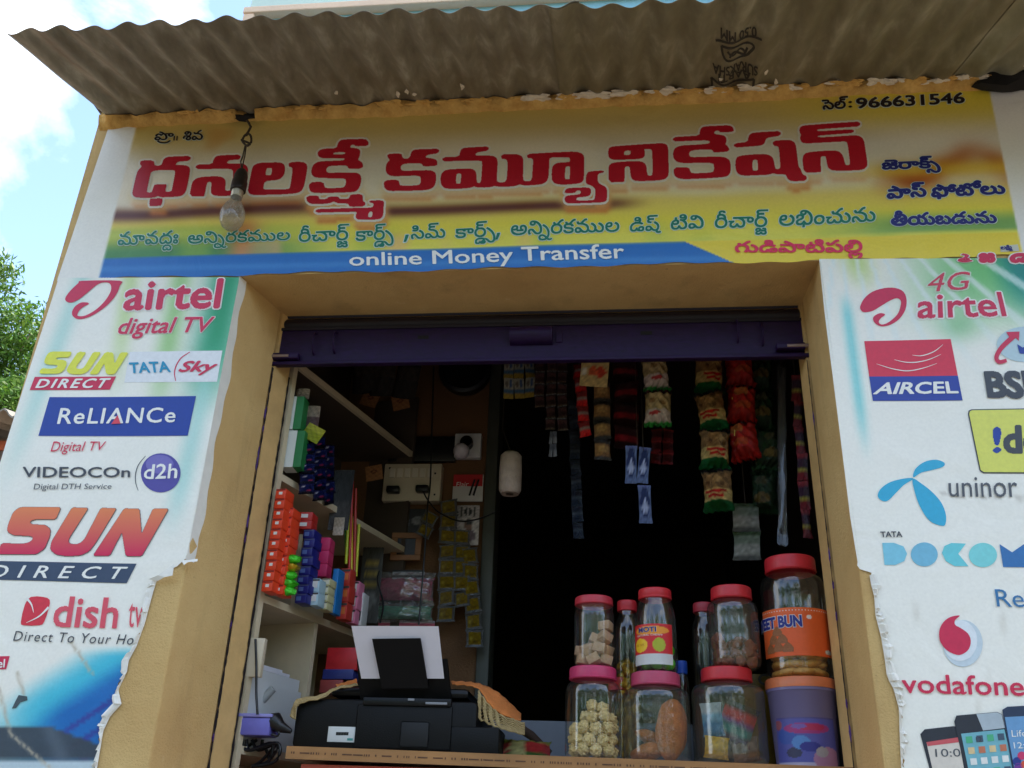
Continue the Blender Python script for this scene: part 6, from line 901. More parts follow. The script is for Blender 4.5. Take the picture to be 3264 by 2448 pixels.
# ---- right poster ------------------------------------------------
rpo = thing('recharge_poster', 'white poster of mobile network logos and phones on the right pillar', 'poster', (1.0, -.004, zz(-1.0)))
LED = [(830, 2611), (1000, 2628), (1650, 2709), (1760, 2727), (1812, 2736), (1825, 2776), (1850, 2778), (1905, 2792), (1960, 2795), (2035, 2814), (2110, 2826), (2160, 2832), (2195, 2852), (2260, 2870), (2330, 2872), (2448, 2877), (2540, 2884)]
PYr = np.linspace(826, 2540, ny_)[:, None]*np.ones((1, nx_)); yy = PYr[:, 0]
xl2 = np.interp(yy, [t[0] for t in LED], [t[1] for t in LED]) + np.where(yy > 1800, 4*np.sin(yy*.19)+4*np.sin(yy*.47), 0); xr2 = 3300+(yy-830)*.14
PXr = xl2[:, None]+(xr2-xl2)[:, None]*np.linspace(0, 1, nx_)[None]; X, Y = PXr, PYr; cx_, cy_ = (X-2500)/.5124, (Y-800)/.5124
c = np.ones(X.shape+(3,))*np.array((250, 247, 234))
fall = 1-sm(cy_, 250, 900); ang = np.arctan2(cy_+500, cx_-350)
c = mixc(c, (110, 196, 110), np.clip(sm(cx_, 560, 1250)*(1-sm(cy_, 120, 620))*.95, 0, 1)); c = mixc(c, (196, 222, 120), np.exp(-((cx_-430-cy_*.3)/90)**2)*(1-sm(cy_, 60, 300))*.8)
c = mixc(c, (20, 140, 130), np.clip(sm(cx_-cy_*.35, 1180, 1420)*(1-sm(cy_, 150, 520)), 0, 1)); c = mixc(c, (236, 246, 240), sm(np.sin(ang*46+.6), .45, .95)*fall*.75)
c = mixc(c, (110, 190, 120), np.exp(-((cx_-1080)/120)**2-((cy_-470)/90)**2)*.55); c = mixc(c, (120, 214, 214), np.exp(-((cx_-(375+(cy_-260)*.13))/34)**2)*sm(cy_, 230, 420)*(1-sm(cy_, 900, 1350))*.8)
cre = np.exp(-((cy_-1525-.05*(cx_-1100))/14)**2)*sm(cx_, 800, 900)*sm(noise2(cx_*.05, cy_*.05), -.1, .5); c = mixc(c, (150, 140, 124), cre*.5)
dx_, dy_ = (X-2500)/.511, (Y-1600)/.511; c = mixc(c, (206, 198, 180), .5*sm(noise2(dx_*.02, dy_*.008, 5), .5, 1.1)*sm(dy_, 420, 700))
sheet_obj('poster_sheet', PXr, PYr, c, rpo, VINYL, on_sheet)
V, F = [], []
zs_ = np.linspace(zz(-.004), at(2736, 1812, 0).z, 30)
for z in zs_:
    w_ = .010+.003*math.sin(z*23)
    for k in range(3): t = k/2*w_; V.append((.7262-.03*t, -.004+t, z))
F = [(i*3+k, (i+1)*3+k, (i+1)*3+k+1, i*3+k+1) for i in range(29) for k in range(2)]
obj('folded_edge', V, F, PAPER, rpo, 60); curl(LED, 1835, 2500, .012, rpo, -1, 4)
R = lambda s, zf, q, m, off=.02, shear=0, halo=None, sp=1, layer=2: T(s, zf, q, m, off, shear, rpo, halo, sp, layer)
H = lambda pts, zf, m, smooth=0, layer=1: G_(pts, zf, m, rpo, smooth, layer)
for x0, w_, a_ in ((1080, 80, 0), (1210, 90, 1), (1405, 110, 2)):           # feet of a line of letters that the banner covers
    telugu_on(('masubscript', 'jasubscript', 'ddasubscript')[a_], Q(ZC, (x0, 78), (x0+w_, 76), (x0+w_, 26), (x0, 28)), on_sheet, CRIM, rpo, 4, (4, WHT))
R('4G', ZC, ((880, 264), (1142, 248), (1150, 136), (902, 146)), ink((214, 60, 84)), .0, .1, halo=(.05, ink((214, 232, 206))))
R('airtel', ZC, ((826, 424), (1372, 414), (1338, 268), (832, 276)), CRIM, .022, halo=(.04, WHT))
H([(470,350),(495,300),(545,258),(620,235),(690,235),(740,260),(758,310),(750,370),(715,425),(660,462),(600,473),(560,450),(550,420),(570,400),(600,390),(625,400),(600,420),(585,445),(605,462),(650,445),(700,400),(720,350),(722,315),(700,298),(660,310),(600,345),(550,375),(500,385),(478,375)], ZC, CRIM, 3)
H([(495, 565), (1030, 555), (1075, 782), (525, 786)], ZC, ink((222, 50, 76))); H([(525, 786), (1075, 782), (1105, 935), (548, 938)], ZC, ink((40, 66, 160)))
for a_, b_, d_ in (((570, 708), (760, 752), (945, 706)), ((680, 682), (820, 698), (970, 650)), ((792, 654), (890, 648), (982, 590))):
    stroke_on([a_, ((a_[0]+b_[0])/2, (a_[1]+b_[1])/2+8), b_, ((d_[0]+b_[0])/2, (d_[1]+b_[1])/2+8), d_], lambda t: 1.5+44*t*(1-t)*.4, ZC, on_sheet, WHT, rpo, layer=2)
R('AIRCEL', ZC, ((552, 896), (1075, 890), (1056, 820), (594, 826)), WHT, .035, .0)
H(ellipse(1490, 590, 175, 110), ZC, ink((190, 214, 220))); stroke_on([(1375, 690), (1330, 700), (1312, 670), (1345, 610), (1420, 540)], lambda t: 22+10*t, ZC, on_sheet, CRIM, rpo, layer=2)
H([(1372, 515), (1455, 512), (1450, 570), (1425, 545), (1398, 560)], ZC, CRIM, layer=2); H([(1440, 590), (1475, 612), (1510, 590), (1510, 652), (1455, 648)], ZC, BLUE, layer=2)
R('BSNL', ZC, ((1268, 914), (1780, 926), (1740, 760), (1244, 764)), DGREY, .05)
H([(1160, 990), (1600, 985), (1650, 1390), (1235, 1386), (1212, 1370), (1138, 1020), (1142, 998)], ZC, DGREY); H([(1164, 997), (1600, 992), (1644, 1382), (1238, 1379), (1218, 1366), (1146, 1022), (1149, 1004)], ZC, ink((228, 228, 104)), layer=1.6)
R('!', ZC, ((1300, 1258), (1336, 1256), (1336, 1104), (1298, 1106)), BLUE, .03); R('dea', ZC, ((1366, 1258), (1700, 1262), (1680, 1098), (1362, 1100)), DGREY, .045)
SKYB = ink((50, 176, 214))
for p_ in ([(800, 1412), (812, 1360), (870, 1315), (940, 1302), (992, 1320), (985, 1345), (920, 1365), (850, 1382)], [(800, 1420), (750, 1418), (660, 1440), (600, 1480), (578, 1525), (600, 1555), (640, 1558), (690, 1510), (740, 1460)], [(795, 1420), (850, 1450), (920, 1505), (975, 1570), (1002, 1640), (1000, 1700), (975, 1712), (900, 1680), (840, 1590), (808, 1500)]): H(p_, ZC, SKYB, 4)
R('uninor', ZC, ((1022, 1532), (1452, 1536), (1438, 1408), (1016, 1412)), GREY, -.008)
R('TATA', ZD, ((600, 222), (732, 222), (728, 188), (596, 190)), DGREY, .03)
H([(608, 258), (680, 258), (740, 280), (763, 325), (745, 372), (690, 396), (622, 396)], ZD, ink((130, 204, 224))); H(ellipse(870, 330, 84, 75), ZD, ink((120, 190, 216)))
H([(1040, 258), (1130, 262), (1082, 325), (1146, 403), (1060, 403), (1005, 372), (980, 320), (996, 277)], ZD, ink((110, 210, 218))); H(ellipse(1236, 333, 88, 76), ZD, ink((130, 218, 218))); H([(1340, 265), (1418, 316), (1492, 265), (1510, 410), (1362, 408)], ZD, ink((50, 116, 178)))
R('Reliance', ZD, ((1324, 656), (1900, 672), (1880, 552), (1308, 548)), ink((54, 120, 170)), .0)
H(ellipse(1108, 885, 124, 146), ZD, ink((206, 220, 226))); H(ellipse(1090, 868, 108, 128), ZD, ink((232, 238, 240)), layer=1.4)
H([(1090,712),(1060,740),(1060,770),(1095,790),(1140,825),(1157,870),(1145,920),(1110,950),(1070,957),(1010,930),(970,880),(960,830),(970,780),(1000,740),(1040,718)], ZD, CRIM, 3, layer=2)
R('vodafone', ZD, ((736, 1192), (1490, 1212), (1478, 1092), (722, 1076)), CRIM, .018)
PHB = ink((44, 48, 58)); 
H([(843, 1450), (870, 1420), (1050, 1400), (1096, 1410), (1150, 1720), (915, 1720)], ZD, PHB); H([(880, 1500), (1078, 1470), (1125, 1720), (930, 1720)], ZD, ink((224, 214, 200)), layer=1.5); H([(880, 1500), (1078, 1470), (1086, 1500), (888, 1525)], ZD, ink((206, 90, 96)), layer=1.8)
R('10:0', ZD, ((938, 1592), (1095, 1590), (1088, 1540), (934, 1542)), GREY, -.01)
H([(1053, 1372), (1066, 1335), (1320, 1312), (1350, 1326), (1440, 1740), (1135, 1740)], ZD, PHB, layer=2); H([(1190, 1326), (1318, 1315), (1348, 1328), (1368, 1412), (1232, 1428)], ZD, ink((178, 190, 196)), layer=2.3); H([(1095, 1448), (1365, 1420), (1438, 1740), (1155, 1740)], ZD, ink((120, 184, 196)), layer=2.3)
for i in range(4):
    for j in range(4):
        x, y = 1122+i*66+j*14, 1466+j*68-i*6; H([(x, y), (x+40, y-3), (x+46, y+38), (x+6, y+41)], ZD, ink([(80, 180, 130), (236, 236, 230), (226, 200, 150), (70, 90, 110), (230, 232, 226), (200, 120, 90)][(i*3+j*2) % 6]), layer=2.8)
R('12', ZD, ((1190, 1500), (1224, 1498), (1220, 1468), (1186, 1470)), DGREY, .02, layer=3.2)
H([(1350, 1300), (1382, 1280), (1560, 1270), (1640, 1740), (1425, 1740)], ZD, ink((40, 56, 84)), layer=3); H([(1366, 1345), (1560, 1335), (1630, 1740), (1438, 1740)], ZD, ink((110, 160, 204)), layer=3.4)
R('Life', ZD, ((1410, 1468), (1500, 1466), (1494, 1424), (1405, 1426)), WHT, .0, layer=4); R('12:45', ZD, ((1424, 1540), (1560, 1538), (1552, 1500), (1418, 1502)), WHT, .0, layer=4)
for cc_, x, y in (((214, 60, 110), 1470, 1585), ((40, 60, 140), 1440, 1620), ((226, 90, 60), 1490, 1640), ((120, 60, 150), 1450, 1655)): H(ellipse(x, y, 26, 26, 20), ZD, ink(cc_), layer=3.9)

# ================================================================== SHOP CONTENTS
# ---- bare bulb in front of the banner
CORDM = M('old_cord', (66, 54, 40), .8, var=.3, scale=60); BAKE = M('bakelite', (40, 32, 28), .45, var=.2, scale=30)
yb = -.05
def zb(p, y=yb): return at(*H1(p), y)
bul = thing('light_bulb', 'bare clear bulb hanging on a knotted cord in front of the banner', 'light bulb', zb((1440, 1180)))
top = at(*Z5((1095, 95)), -.012); k0 = zb((1640, 50))
MB().tube([top, top+Vector((0, -.015, -.004)), at(*Z5((1105, 120)), -.04), k0], .0032, 8).build('cord', CORDM, bul, 60)
mb = MB(); mb.tube([zb(p) for p in curve_pts([(1660, 20), (1610, 60), (1590, 120), (1640, 185), (1700, 150), (1700, 60), (1650, 10)], 5, False)], .0031, 8)
mb.tube([zb(p, yb-.006) for p in curve_pts([(1570, 110), (1620, 130), (1680, 160), (1650, 190), (1600, 150), (1580, 115)], 5, False)], .0031, 8); mb.build('cord_knot', CORDM, bul, 60)
for a_ in (0, 1): MB().tube([zb((1625+a_*12, 180)), zb((1590+a_*28, 330)), zb((1562+a_*38, 400)), zb((1572+a_*8, 500))], .0019, 6).build('cord', CORDM, bul, 60)
b0, b1 = zb((1585, 520)), zb((1440, 1180)); ax = (b1-b0); L0 = ax.length; ax.normalize()
qa = Vector((0, 0, -1)).rotation_difference(ax).to_matrix()
def bl_lathe(prof, name, mat, n=28):
    mb = MB(); mb.lathe((0, 0, 0), prof, n); mb.V = [b0 + qa @ (Vector((v.x, v.y, -v.z))) for v in mb.V]; return mb.build(name, mat, bul, 50)
pw = (zb((1650, 600))-zb((1475, 600))).length/2
bl_lathe([(0, 0), (.010, .0), (pw*.8, .006), (pw, .020), (pw, .038), (pw*1.12, .040), (pw*1.12, .068), (pw*.9, .070), (0, .070)], 'lamp_holder', BAKE)
bl_lathe([(pw*.86, .066), (pw*.86, .088), (pw*.80, .090)], 'bulb_cap', M('brass_cap', (170, 160, 140), .4, .7))
rb = (zb((1595, 1030))-zb((1275, 1030))).length/2
bl_lathe([(pw*.78, .088), (pw*.80, .10), (rb*.72, .116), (rb*.95, .134), (rb, .148), (rb*.93, .166), (rb*.70, .181), (rb*.35, .190), (0, .192)], 'bulb_glass', clear('bulb_glass', (226, 222, 212), .08, .5, .22, (214, 206, 190)), 36)
mb = MB(); mb.tube([b0+qa @ Vector(p) for p in ((-.008, 0, -.10), (-.012, 0, -.145), (0, .004, -.150), (.012, 0, -.145), (.008, 0, -.10))], .0006, 5); mb.build('filament', M('tungsten', (120, 110, 100), .4, .8), bul)

# ---- shelf unit on the left, set at a slant
SA = math.radians(15.5); S0 = Vector((-.6455, .262, 0)); SD = Vector((math.sin(SA), math.cos(SA), 0)); SN = Vector((-math.cos(SA), math.sin(SA), 0))
def sp_(s, t, z): p = S0+SD*s+SN*t; return (p.x, p.y, zz(z))
def sbox(s0, s1, t0, t1, z0, z1):
    return MB().hexa([sp_(s0, t0, z0), sp_(s1, t0, z0), sp_(s1, t1, z0), sp_(s0, t1, z0), sp_(s0, t0, z1), sp_(s1, t0, z1), sp_(s1, t1, z1), sp_(s0, t1, z1)])
SHELFM = M('shelf_board', (206, 190, 158), .6, var=.12, scale=9)
sf = thing('shelf_unit', 'cream wooden shelf unit standing inside the left edge of the shop opening', 'shelf', (-.7, .5, .62))
sbox(0, .018, 0, .26, -2.06, .40).build('side_panel', SHELFM, sf)
SHELF_SHADE = M('shelf_board_shaded', (74, 62, 50), .7, var=.2, scale=9)  # shade and dark clutter of the upper shelf put into the board colour
for z in (-.107, -.439, -.758, -1.108, -1.45): sbox(.0182, .72, .0 if z != -.107 else .012, .26, z-.018, z).build('shelf_board', SHELFM if z != -.107 else SHELF_SHADE, sf)
sbox(.0182, .72, .0, .0118, -.125, -.107).build('board_edge', SHELFM, sf)
sbox(.0182, .72, .2602, .275, -2.06, -.4575).build('back_panel', SHELFM, sf); sbox(.0182, .72, .2602, .275, -.4573, .40).build('back_panel', SHELF_SHADE, sf)
sbox(.262, .278, .004, .26, -1.1078, -.7762).build('divider', SHELFM, sf); sbox(.262, .278, .09, .26, -.7578, -.4572).build('divider', SHELFM, sf)
sbox(.7202, .735, 0, .26, -2.06, .10).build('side_panel', SHELF_SHADE, sf)

def box_at(name, zf, p0, p1, y, depth, mat, label=None, cat=None, group=None, az=0.0, bev=.0015, parent=None, zbase=None):
    """upright box whose face towards the street spans the two zoom points at depth y"""
    a_, b_ = at(*zf(p0), y), at(*zf(p1), y); zt_, zb_ = max(a_.z, b_.z), min(a_.z, b_.z)
    if zbase is not None: zb_ = zbase
    mb = MB(); mb.box((a_.x, y, zb_), (b_.x, y+depth, zt_), bev); mb.rot(((a_.x+b_.x)/2, y, 0), az)
    o = mb.build(name, mat, parent, 40, None if parent else ((a_.x+b_.x)/2, y, zb_))
    if not parent: tag(o, label, cat, group)
    return o
def ORD(i, n): return ('lowest ' if i == 0 else 'topmost ' if i == n-1 else ('second', 'third', 'fourth', 'fifth', 'sixth', 'seventh', 'eighth', 'ninth')[i-1]+' lowest ')
BANDC = {'orange_card': (206, 40, 26), 'navy_card': (120, 130, 190)}
def stack(name, zf, base, wpx, ytop, n, zb_, depth, mat, mark, label, cat, group=None, az=-.12, jit=.0015, seed=0):
    """n equal cartons piled on the board at height zb_; base is the pile's foot on the zoom picture"""
    p = atz(*zf(base), zz(zb_)+.0005); y = p.y; tp = at(*zf((base[0]+(base[1]-ytop)*.17, ytop)), y)
    hh = (tp.z-p.z)/n; w_ = (at(*zf((base[0]+wpx, base[1])), y)-p).length; rs_ = random.Random(seed); out = []
    mb = MB(); mb.box((-w_/2, 0, .0004), (w_/2, depth, hh-.0004), min(.0015, hh*.1)); me = mesh(name, mb.V, mb.F, mat, 40)
    mk = None
    if mark:
        (u0, u1, v0, v1, mm) = mark; mk = mesh('carton_print', [(w_*(u-.5), -.0006, hh*v) for u, v in ((u0, v0), (u1, v0), (u1, v1), (u0, v1))], [(0, 1, 2, 3)], mm)
    bd = mesh('band_print', [(w_*(u-.5), -.0005, hh*v) for u, v in ((.03, .80), (.97, .80), (.97, .93), (.03, .93))], [(0, 1, 2, 3)], M('band_'+mat.name, tuple(int(v*.62) for v in (BANDC.get(mat.name, (120, 110, 100)))), .5))
    for i in range(n):
        o = inst(name, me, (p.x+rs_.uniform(-1, 1)*jit, y+rs_.uniform(-1, 1)*jit, p.z+i*hh), None, (0, 0, az+rs_.uniform(-.03, .03))); tag(o, (ORD(i, n)+label) if n > 1 else label, cat, group if n > 1 else None)
        if mk: inst('printed_mark', mk, LOC[o.name], o)
        if n > 1: inst('printed_band', bd, LOC[o.name], o)
        out.append(o)
    return out
ORG = M('orange_card', (226, 66, 30), .5, var=.12, scale=40); WMARK = M('white_card', (226, 222, 214), .6); NAVYC = M('navy_card', (34, 36, 120), .4, var=.2, scale=40)
stack('carton', Z3, (262, 672), 62, 100, 10, -.758, .05, ORG, (.34, .68, .38, .66, WMARK), 'small orange carton in the nearest tall pile on the middle shelf', 'carton', 'orange cartons in the nearest pile', seed=1)
stack('carton', Z3, (318, 690), 58, 205, 9, -.758, .05, ORG, (.34, .68, .38, .66, WMARK), 'small orange carton in the second, shorter pile on the middle shelf', 'carton', 'orange cartons in the second pile', seed=2)
FOILG = M('green_foil', (70, 196, 40), .22, .35, var=.3, scale=60, bump=.6, bscale=90); FOILY = M('gold_foil', (196, 168, 40), .2, .6, var=.3, scale=60, bump=.5, bscale=120)
p = atz(*Z3((378, 708)), zz(-.757)); 
for i, (m, dx) in enumerate(((FOILG, 0), (FOILG, .004), (FOILG, -.003), (FOILY, .006), (FOILG, .002))):
    mb = MB(); mb.addbm(blob((p.x+dx, p.y-.012, p.z+.012+i*.0205), (.023, .016, .0115), 60+i, 2, .18)); o = mb.build('sweet_roll', m, None, 60, (p.x+dx, p.y-.012, p.z+i*.0205)); tag(o, (ORD(i, 5)+'shiny green foil roll in the low pile beside the orange cartons', 'gold foil roll between the green ones beside the orange cartons')[m is FOILY], 'sweets', 'green foil rolls' if m is FOILG else None)
stack('soap_carton', Z3, (452, 738), 66, 326, 8, -.758, .05, NAVYC, (.12, .55, .25, .7, M('steel_print', (92, 112, 170), .4)), 'dark blue carton in the toothed pile right of the orange cartons', 'carton', 'dark blue cartons', jit=.004, seed=3)
zt2 = at(*Z3((500, 326)), atz(*Z3((452, 738)), zz(-.757)).y)
for i, lb in enumerate(('red and white barcoded carton, lower one on the dark blue pile', 'red and white barcoded carton on top of the dark blue pile')):
    mb = MB(); mb.box((zt2.x-.05, zt2.y, zt2.z+.0005+i*.0235), (zt2.x+.004, zt2.y+.05, zt2.z+.0235+i*.0235), .001); o = mb.build('carton', M('red_card', (190, 40, 34), .5, var=.15), None, 40, (zt2.x-.02, zt2.y, zt2.z+i*.0235)); tag(o, lb, 'carton')
    obj('barcode_patch', [(zt2.x-.045, zt2.y-.0006, zt2.z+.008+i*.0235), (zt2.x-.008, zt2.y-.0006, zt2.z+.008+i*.0235), (zt2.x-.008, zt2.y-.0006, zt2.z+.018+i*.0235), (zt2.x-.045, zt2.y-.0006, zt2.z+.018+i*.0235)], [(0, 1, 2, 3)], WMARK, o)
specs = [  # base, width, top, n, colour, mark, label
 ((520, 752), 48, 600, 2, (176, 206, 216), (.2, .8, .3, .8, WMARK), 'pale blue carton with a white panel at the foot of the pink ones'),
 ((572, 775), 50, 600, 4, (206, 200, 150), (.1, .9, .2, .8, M('cream_print', (222, 214, 190), .6)), 'cream small carton stacked behind the pale blue cartons'),
 ((622, 795), 34, 545, 1, (30, 120, 190), None, 'narrow bright blue carton standing on end on the middle shelf'),
 ((676, 828), 58, 545, 3, (206, 62, 50), (.15, .85, .3, .7, M('orange_print', (226, 120, 60), .5)), 'red orange carton stacked towards the back of the middle shelf'),
 ((728, 852), 52, 615, 3, (226, 130, 160), (.2, .8, .2, .8, WMARK), 'pink and white carton stacked near the back end of the middle shelf'),
 ((768, 866), 36, 680, 1, (214, 214, 210), (.2, .8, .15, .5, M('black_print', (40, 40, 40), .6)), 'white carton with a black barcode at the back of the middle shelf'),
]
for i, (b_, w_, t_, n_, c_, mk, lb) in enumerate(specs): stack('carton', Z3, b_, w_, t_, n_, -.758, .045, M('card_%d' % i, c_, .5, var=.12, scale=40), mk, lb, 'carton', lb.split(' on ')[0]+'s' if n_ > 1 else None, seed=10+i)
pz = at(*Z3((545, 590)), .50)
for i in range(3):
    mb = MB(); mb.box((pz.x-.025, .50, pz.z+i*.037), (pz.x+.024, .55, pz.z+.036+i*.037), .0015); o = mb.build('carton', M('pink_card', (222, 50, 110), .45, var=.15), None, 40, (pz.x, .5, pz.z+i*.037)); tag(o, ORD(i, 3)+'bright pink carton in the short pile above the pale blue cartons', 'carton', 'bright pink cartons')
# upper shelf: tall green and white boxes, blue packets, lime packet
GRN = M('green_card', (30, 120, 60), .5, var=.1); WHC = M('white_carton', (214, 218, 210), .55, var=.06)
for (y0, y1, lb) in ((860, 1108, 'upper of two tall white and green boxes beside the door jamb'), (1118, 1395, 'lower of two tall white and green boxes beside the door jamb')):
    t = thing('tall_box', lb, 'box', at(*Z1((290, y1)), .285)); a_, b_ = at(*Z1((300+(1395-y1)*.16, y0)), .285), at(*Z1((300, y1)), .285)
    MB().box((b_.x-.028, .285, b_.z), (b_.x+.004, .33, a_.z), .001).build('white_side', WHC, t); MB().box((b_.x+.0042, .2855, b_.z+.0002), (b_.x+.026, .33, a_.z-.0002), .001).build('green_side', GRN, t)

def packet_mesh(name, paint, mat, nx=12, ny=16, crimp=.07, flat=False, inset=None):
    V, C_ = [], []
    for side in (-1, 1):
        for j in range(ny+1):
            for i in range(nx+1):
                u, v = i/nx, j/ny; e = max(0, min(1, min(v, 1-v)/crimp-1))**.6 if not flat else .4
                b_ = (math.sin(math.pi*u)**.55)*min(1, e)*(1+.18*math.sin(u*17+v*9)*math.sin(v*13)); wv = 1-.10*min(1, e)
                zg = .5*((i % 2)*.02) if j in (0, ny) else 0
                ck = 0 if flat else .16*math.sin(u*29+side)*max(0, 1-min(v, 1-v)/.24)+.05*math.sin(u*11+v*23)
                V.append(((u-.5)*wv, side*.5*b_+ck, v-.5+(zg if j == ny else -zg))); q_ = np.array(paint(u, v), float)*(1+.16*noise2(u*19, v*23, len(name))+.10*noise2(u*47, v*51)); C_.append(np.clip(q_, 0, 255))
    F = []; n1 = (nx+1)*(ny+1)
    for j in range(ny):
        for i in range(nx):
            a_ = j*(nx+1)+i; F.append((a_, a_+1, a_+nx+2, a_+nx+1)); F.append((n1+a_, n1+a_+nx+1, n1+a_+nx+2, n1+a_+1))
    me = mesh(name, V, F, mat, 70, tolin(np.array(C_, float)))
    if inset:
        for p_ in me.polygons:
            c_ = p_.center; p_.material_index = 1 if abs(c_.x) < inset[0] and inset[1] < c_.z < inset[2] else 0
    return me
FILM = printed('glossy_film', .24, .5, 34, .06); FILMM = printed('metallised_film', .18, .6, 40, .08, .55); CARDP = printed('printed_card', .5, .05, 20, .05)
def bands(*st):                              # colour bands by height, optional oval blobs
    def f(u, v):
        c_ = st[0][1]
        for s_ in st:
            if s_[0] == 'o':
                _, cu, cv, ru, rv, col = s_
                if ((u-cu)/ru)**2+((v-cv)/rv)**2 < 1: c_ = col
            elif v >= s_[0]: c_ = s_[1]
        return c_
    return f
def hang(name, label, cat, zf, top, bot, n, wpx, y, me, thick=.02, group=None, tilt=0, part='packet', gap=.02, rows=1, cord=True):
    """a vertical string of n packets between two zoom points at depth y"""
    a_, b_ = at(*zf(top), y), at(*zf(bot), y); d_ = (b_-a_); H_ = d_.length/n; w_ = (at(*zf((top[0]+wpx, top[1])), y)-a_).length
    t = thing(name, label, cat, b_, group); ang = math.atan2(d_.x, -d_.z); rs_ = random.Random(hash(label) % 999)
    for i in range(n):
        c_ = a_+d_*((i+.5)/n)
        for r in range(rows):
            off = (r-(rows-1)/2)*w_/rows
            inst(part, me, (c_.x+off*math.cos(ang), y+rs_.uniform(-.004, .004), c_.z+off*math.sin(-ang)*-1), t, (rs_.uniform(-.12, .12), -ang+rs_.uniform(-.09, .09)+tilt, rs_.uniform(-.45, .45)), (w_/rows*.97, thick, H_*(1-gap)))
    st = at(*zf(top), y); 
    if cord: MB().tube([(st.x, y+.004, zz(.50)), (st.x, y+.004, st.z-.01)], .0008, 5).build('hanging_string', CORDM, t)
    return t
zig = lambda f: f
NOOD = packet_mesh('packet', bands((0, (10, 96, 40)), (.20, (206, 176, 104)), ('o', .5, .30, .30, .05, (196, 40, 34)), ('o', .5, .41, .40, .045, (196, 40, 34)), (.50, (150, 112, 66)), ('o', .25, .62, .1, .05, (110, 74, 44)), ('o', .6, .7, .16, .07, (180, 140, 84)), ('o', .75, .58, .08, .04, (110, 78, 44)), ('o', .4, .8, .12, .05, (176, 134, 80)), (.94, (30, 30, 26))), FILMM, 20, 28, .09)
NOOD2 = packet_mesh('packet', bands((0, (50, 150, 60)), (.10, (210, 190, 176)), ('o', .4, .26, .25, .05, (190, 60, 60)), (.36, (190, 166, 116)), ('o', .3, .62, .14, .08, (150, 116, 70)), ('o', .7, .56, .12, .06, (150, 116, 70)), ('o', .55, .74, .16, .07, (206, 180, 126)), (.90, (60, 30, 26))), FILM, 20, 28, .09)
CHIPR = packet_mesh('packet', bands((0, (190, 30, 20)), (.1, (176, 30, 22)), ('o', .42, .72, .26, .11, (176, 96, 40)), ('o', .5, .35, .30, .10, (186, 74, 34)), (.92, (90, 16, 14))), FILM, 20, 28, .09)
CHIPG = packet_mesh('packet', bands((0, (30, 70, 34)), (.1, (26, 52, 26)), ('o', .5, .72, .26, .10, (60, 60, 34)), ('o', .5, .32, .34, .12, (96, 78, 36))), FILM, 20, 28, .09)
REDF = packet_mesh('packet', bands((0, (40, 10, 12)), (.3, (130, 16, 24)), (.6, (50, 10, 14)), ('o', .3, .45, .2, .12, (150, 30, 40))), FILMM, 8, 8)
DARKS = packet_mesh('packet', bands((0, (140, 120, 100)), (.12, (60, 40, 40)), (.5, (90, 60, 60)), (.8, (50, 50, 60)), (.9, (170, 170, 170))), FILMM, 8, 8)
BROWN = packet_mesh('packet', bands((0, (50, 46, 40)), (.2, (130, 92, 48)), ('o', .5, .5, .3, .2, (160, 122, 66)), (.8, (40, 34, 30))), FILM, 8, 10)
BLUW = packet_mesh('packet', bands((0, (96, 112, 150)), ('o', .5, .55, .4, .4, (40, 54, 96)), ('o', .5, .4, .26, .2, (170, 180, 210)), (.95, (110, 120, 170))), FILM, 8, 10)
DKRED = packet_mesh('packet', bands((0, (120, 30, 30)), (.15, (70, 20, 20)), (.85, (150, 40, 40))), FILMM, 8, 8)
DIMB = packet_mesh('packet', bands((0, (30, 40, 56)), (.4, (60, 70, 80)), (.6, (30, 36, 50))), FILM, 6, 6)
HEART = packet_mesh('packet', bands((0, (196, 170, 110)), (.85, (90, 120, 70)), ('o', .7, .5, .22, .18, (196, 60, 40)), ('o', .45, .52, .18, .16, (206, 90, 50)), ('o', .15, .5, .1, .12, (226, 220, 200))), CARDP, 12, 12, flat=True)
GREYP = packet_mesh('packet', bands((0, (90, 90, 84)), (.2, (150, 150, 140)), (.6, (110, 120, 104)), (.85, (60, 80, 50))), FILM, 8, 10)
G1 = 'snack strings hung behind the shutter'
hang('noodle_string', 'string of four noodle packets with shiny green crimped ends behind the shutter', 'snack packets', Z2, (1315, 470), (1395, 1470), 4, 195, .42, NOOD, .075, G1)
hang('noodle_string', 'string of two cream noodle packets with pale green lower ends', 'snack packets', Z2, (975, 480), (1008, 925), 2, 180, .44, NOOD2, .07, G1)
hang('chip_string', 'string of three red crisp packets beside the noodle packets', 'snack packets', Z2, (1510, 450), (1560, 1140), 3, 195, .46, CHIPR, .09, G1, part='crisp_packet')
hang('chip_string', 'string of dark green crisp packets at the right end behind the shutter', 'snack packets', Z2, (1650, 470), (1690, 1480), 4, 170, .50, CHIPG, .09, G1, part='crisp_packet')
hang('sachet_string', 'string of glossy dark red foil sachets left of the cream noodle packets', 'sachets', Z2, (790, 500), (800, 1070), 4, 180, .46, REDF, .02, G1, part='sachet')
for k, (x0, x1, y1, n_, lb) in enumerate(((245, 240, 800, 4, 'dark silvery sachet string, left one of three under the shutter'), (320, 310, 945, 6, 'dark silvery sachet string, middle one of three under the shutter'), (385, 388, 945, 6, 'dark silvery sachet string, right one of three under the shutter'))):
    hang('sachet_string', lb, 'sachets', Z2, (x0, 500), (x1, y1), n_, 68, .45, DARKS, .012, G1, part='sachet')
hang('sachet_string', 'narrow string of red sachets beside the heart packet', 'sachets', Z2, (490, 520), (535, 990), 5, 80, .47, packet_mesh('packet', bands((0, (196, 30, 30)), (.4, (150, 130, 120)), (.55, (130, 24, 24))), FILM, 6, 6), .012, G1, part='sachet')
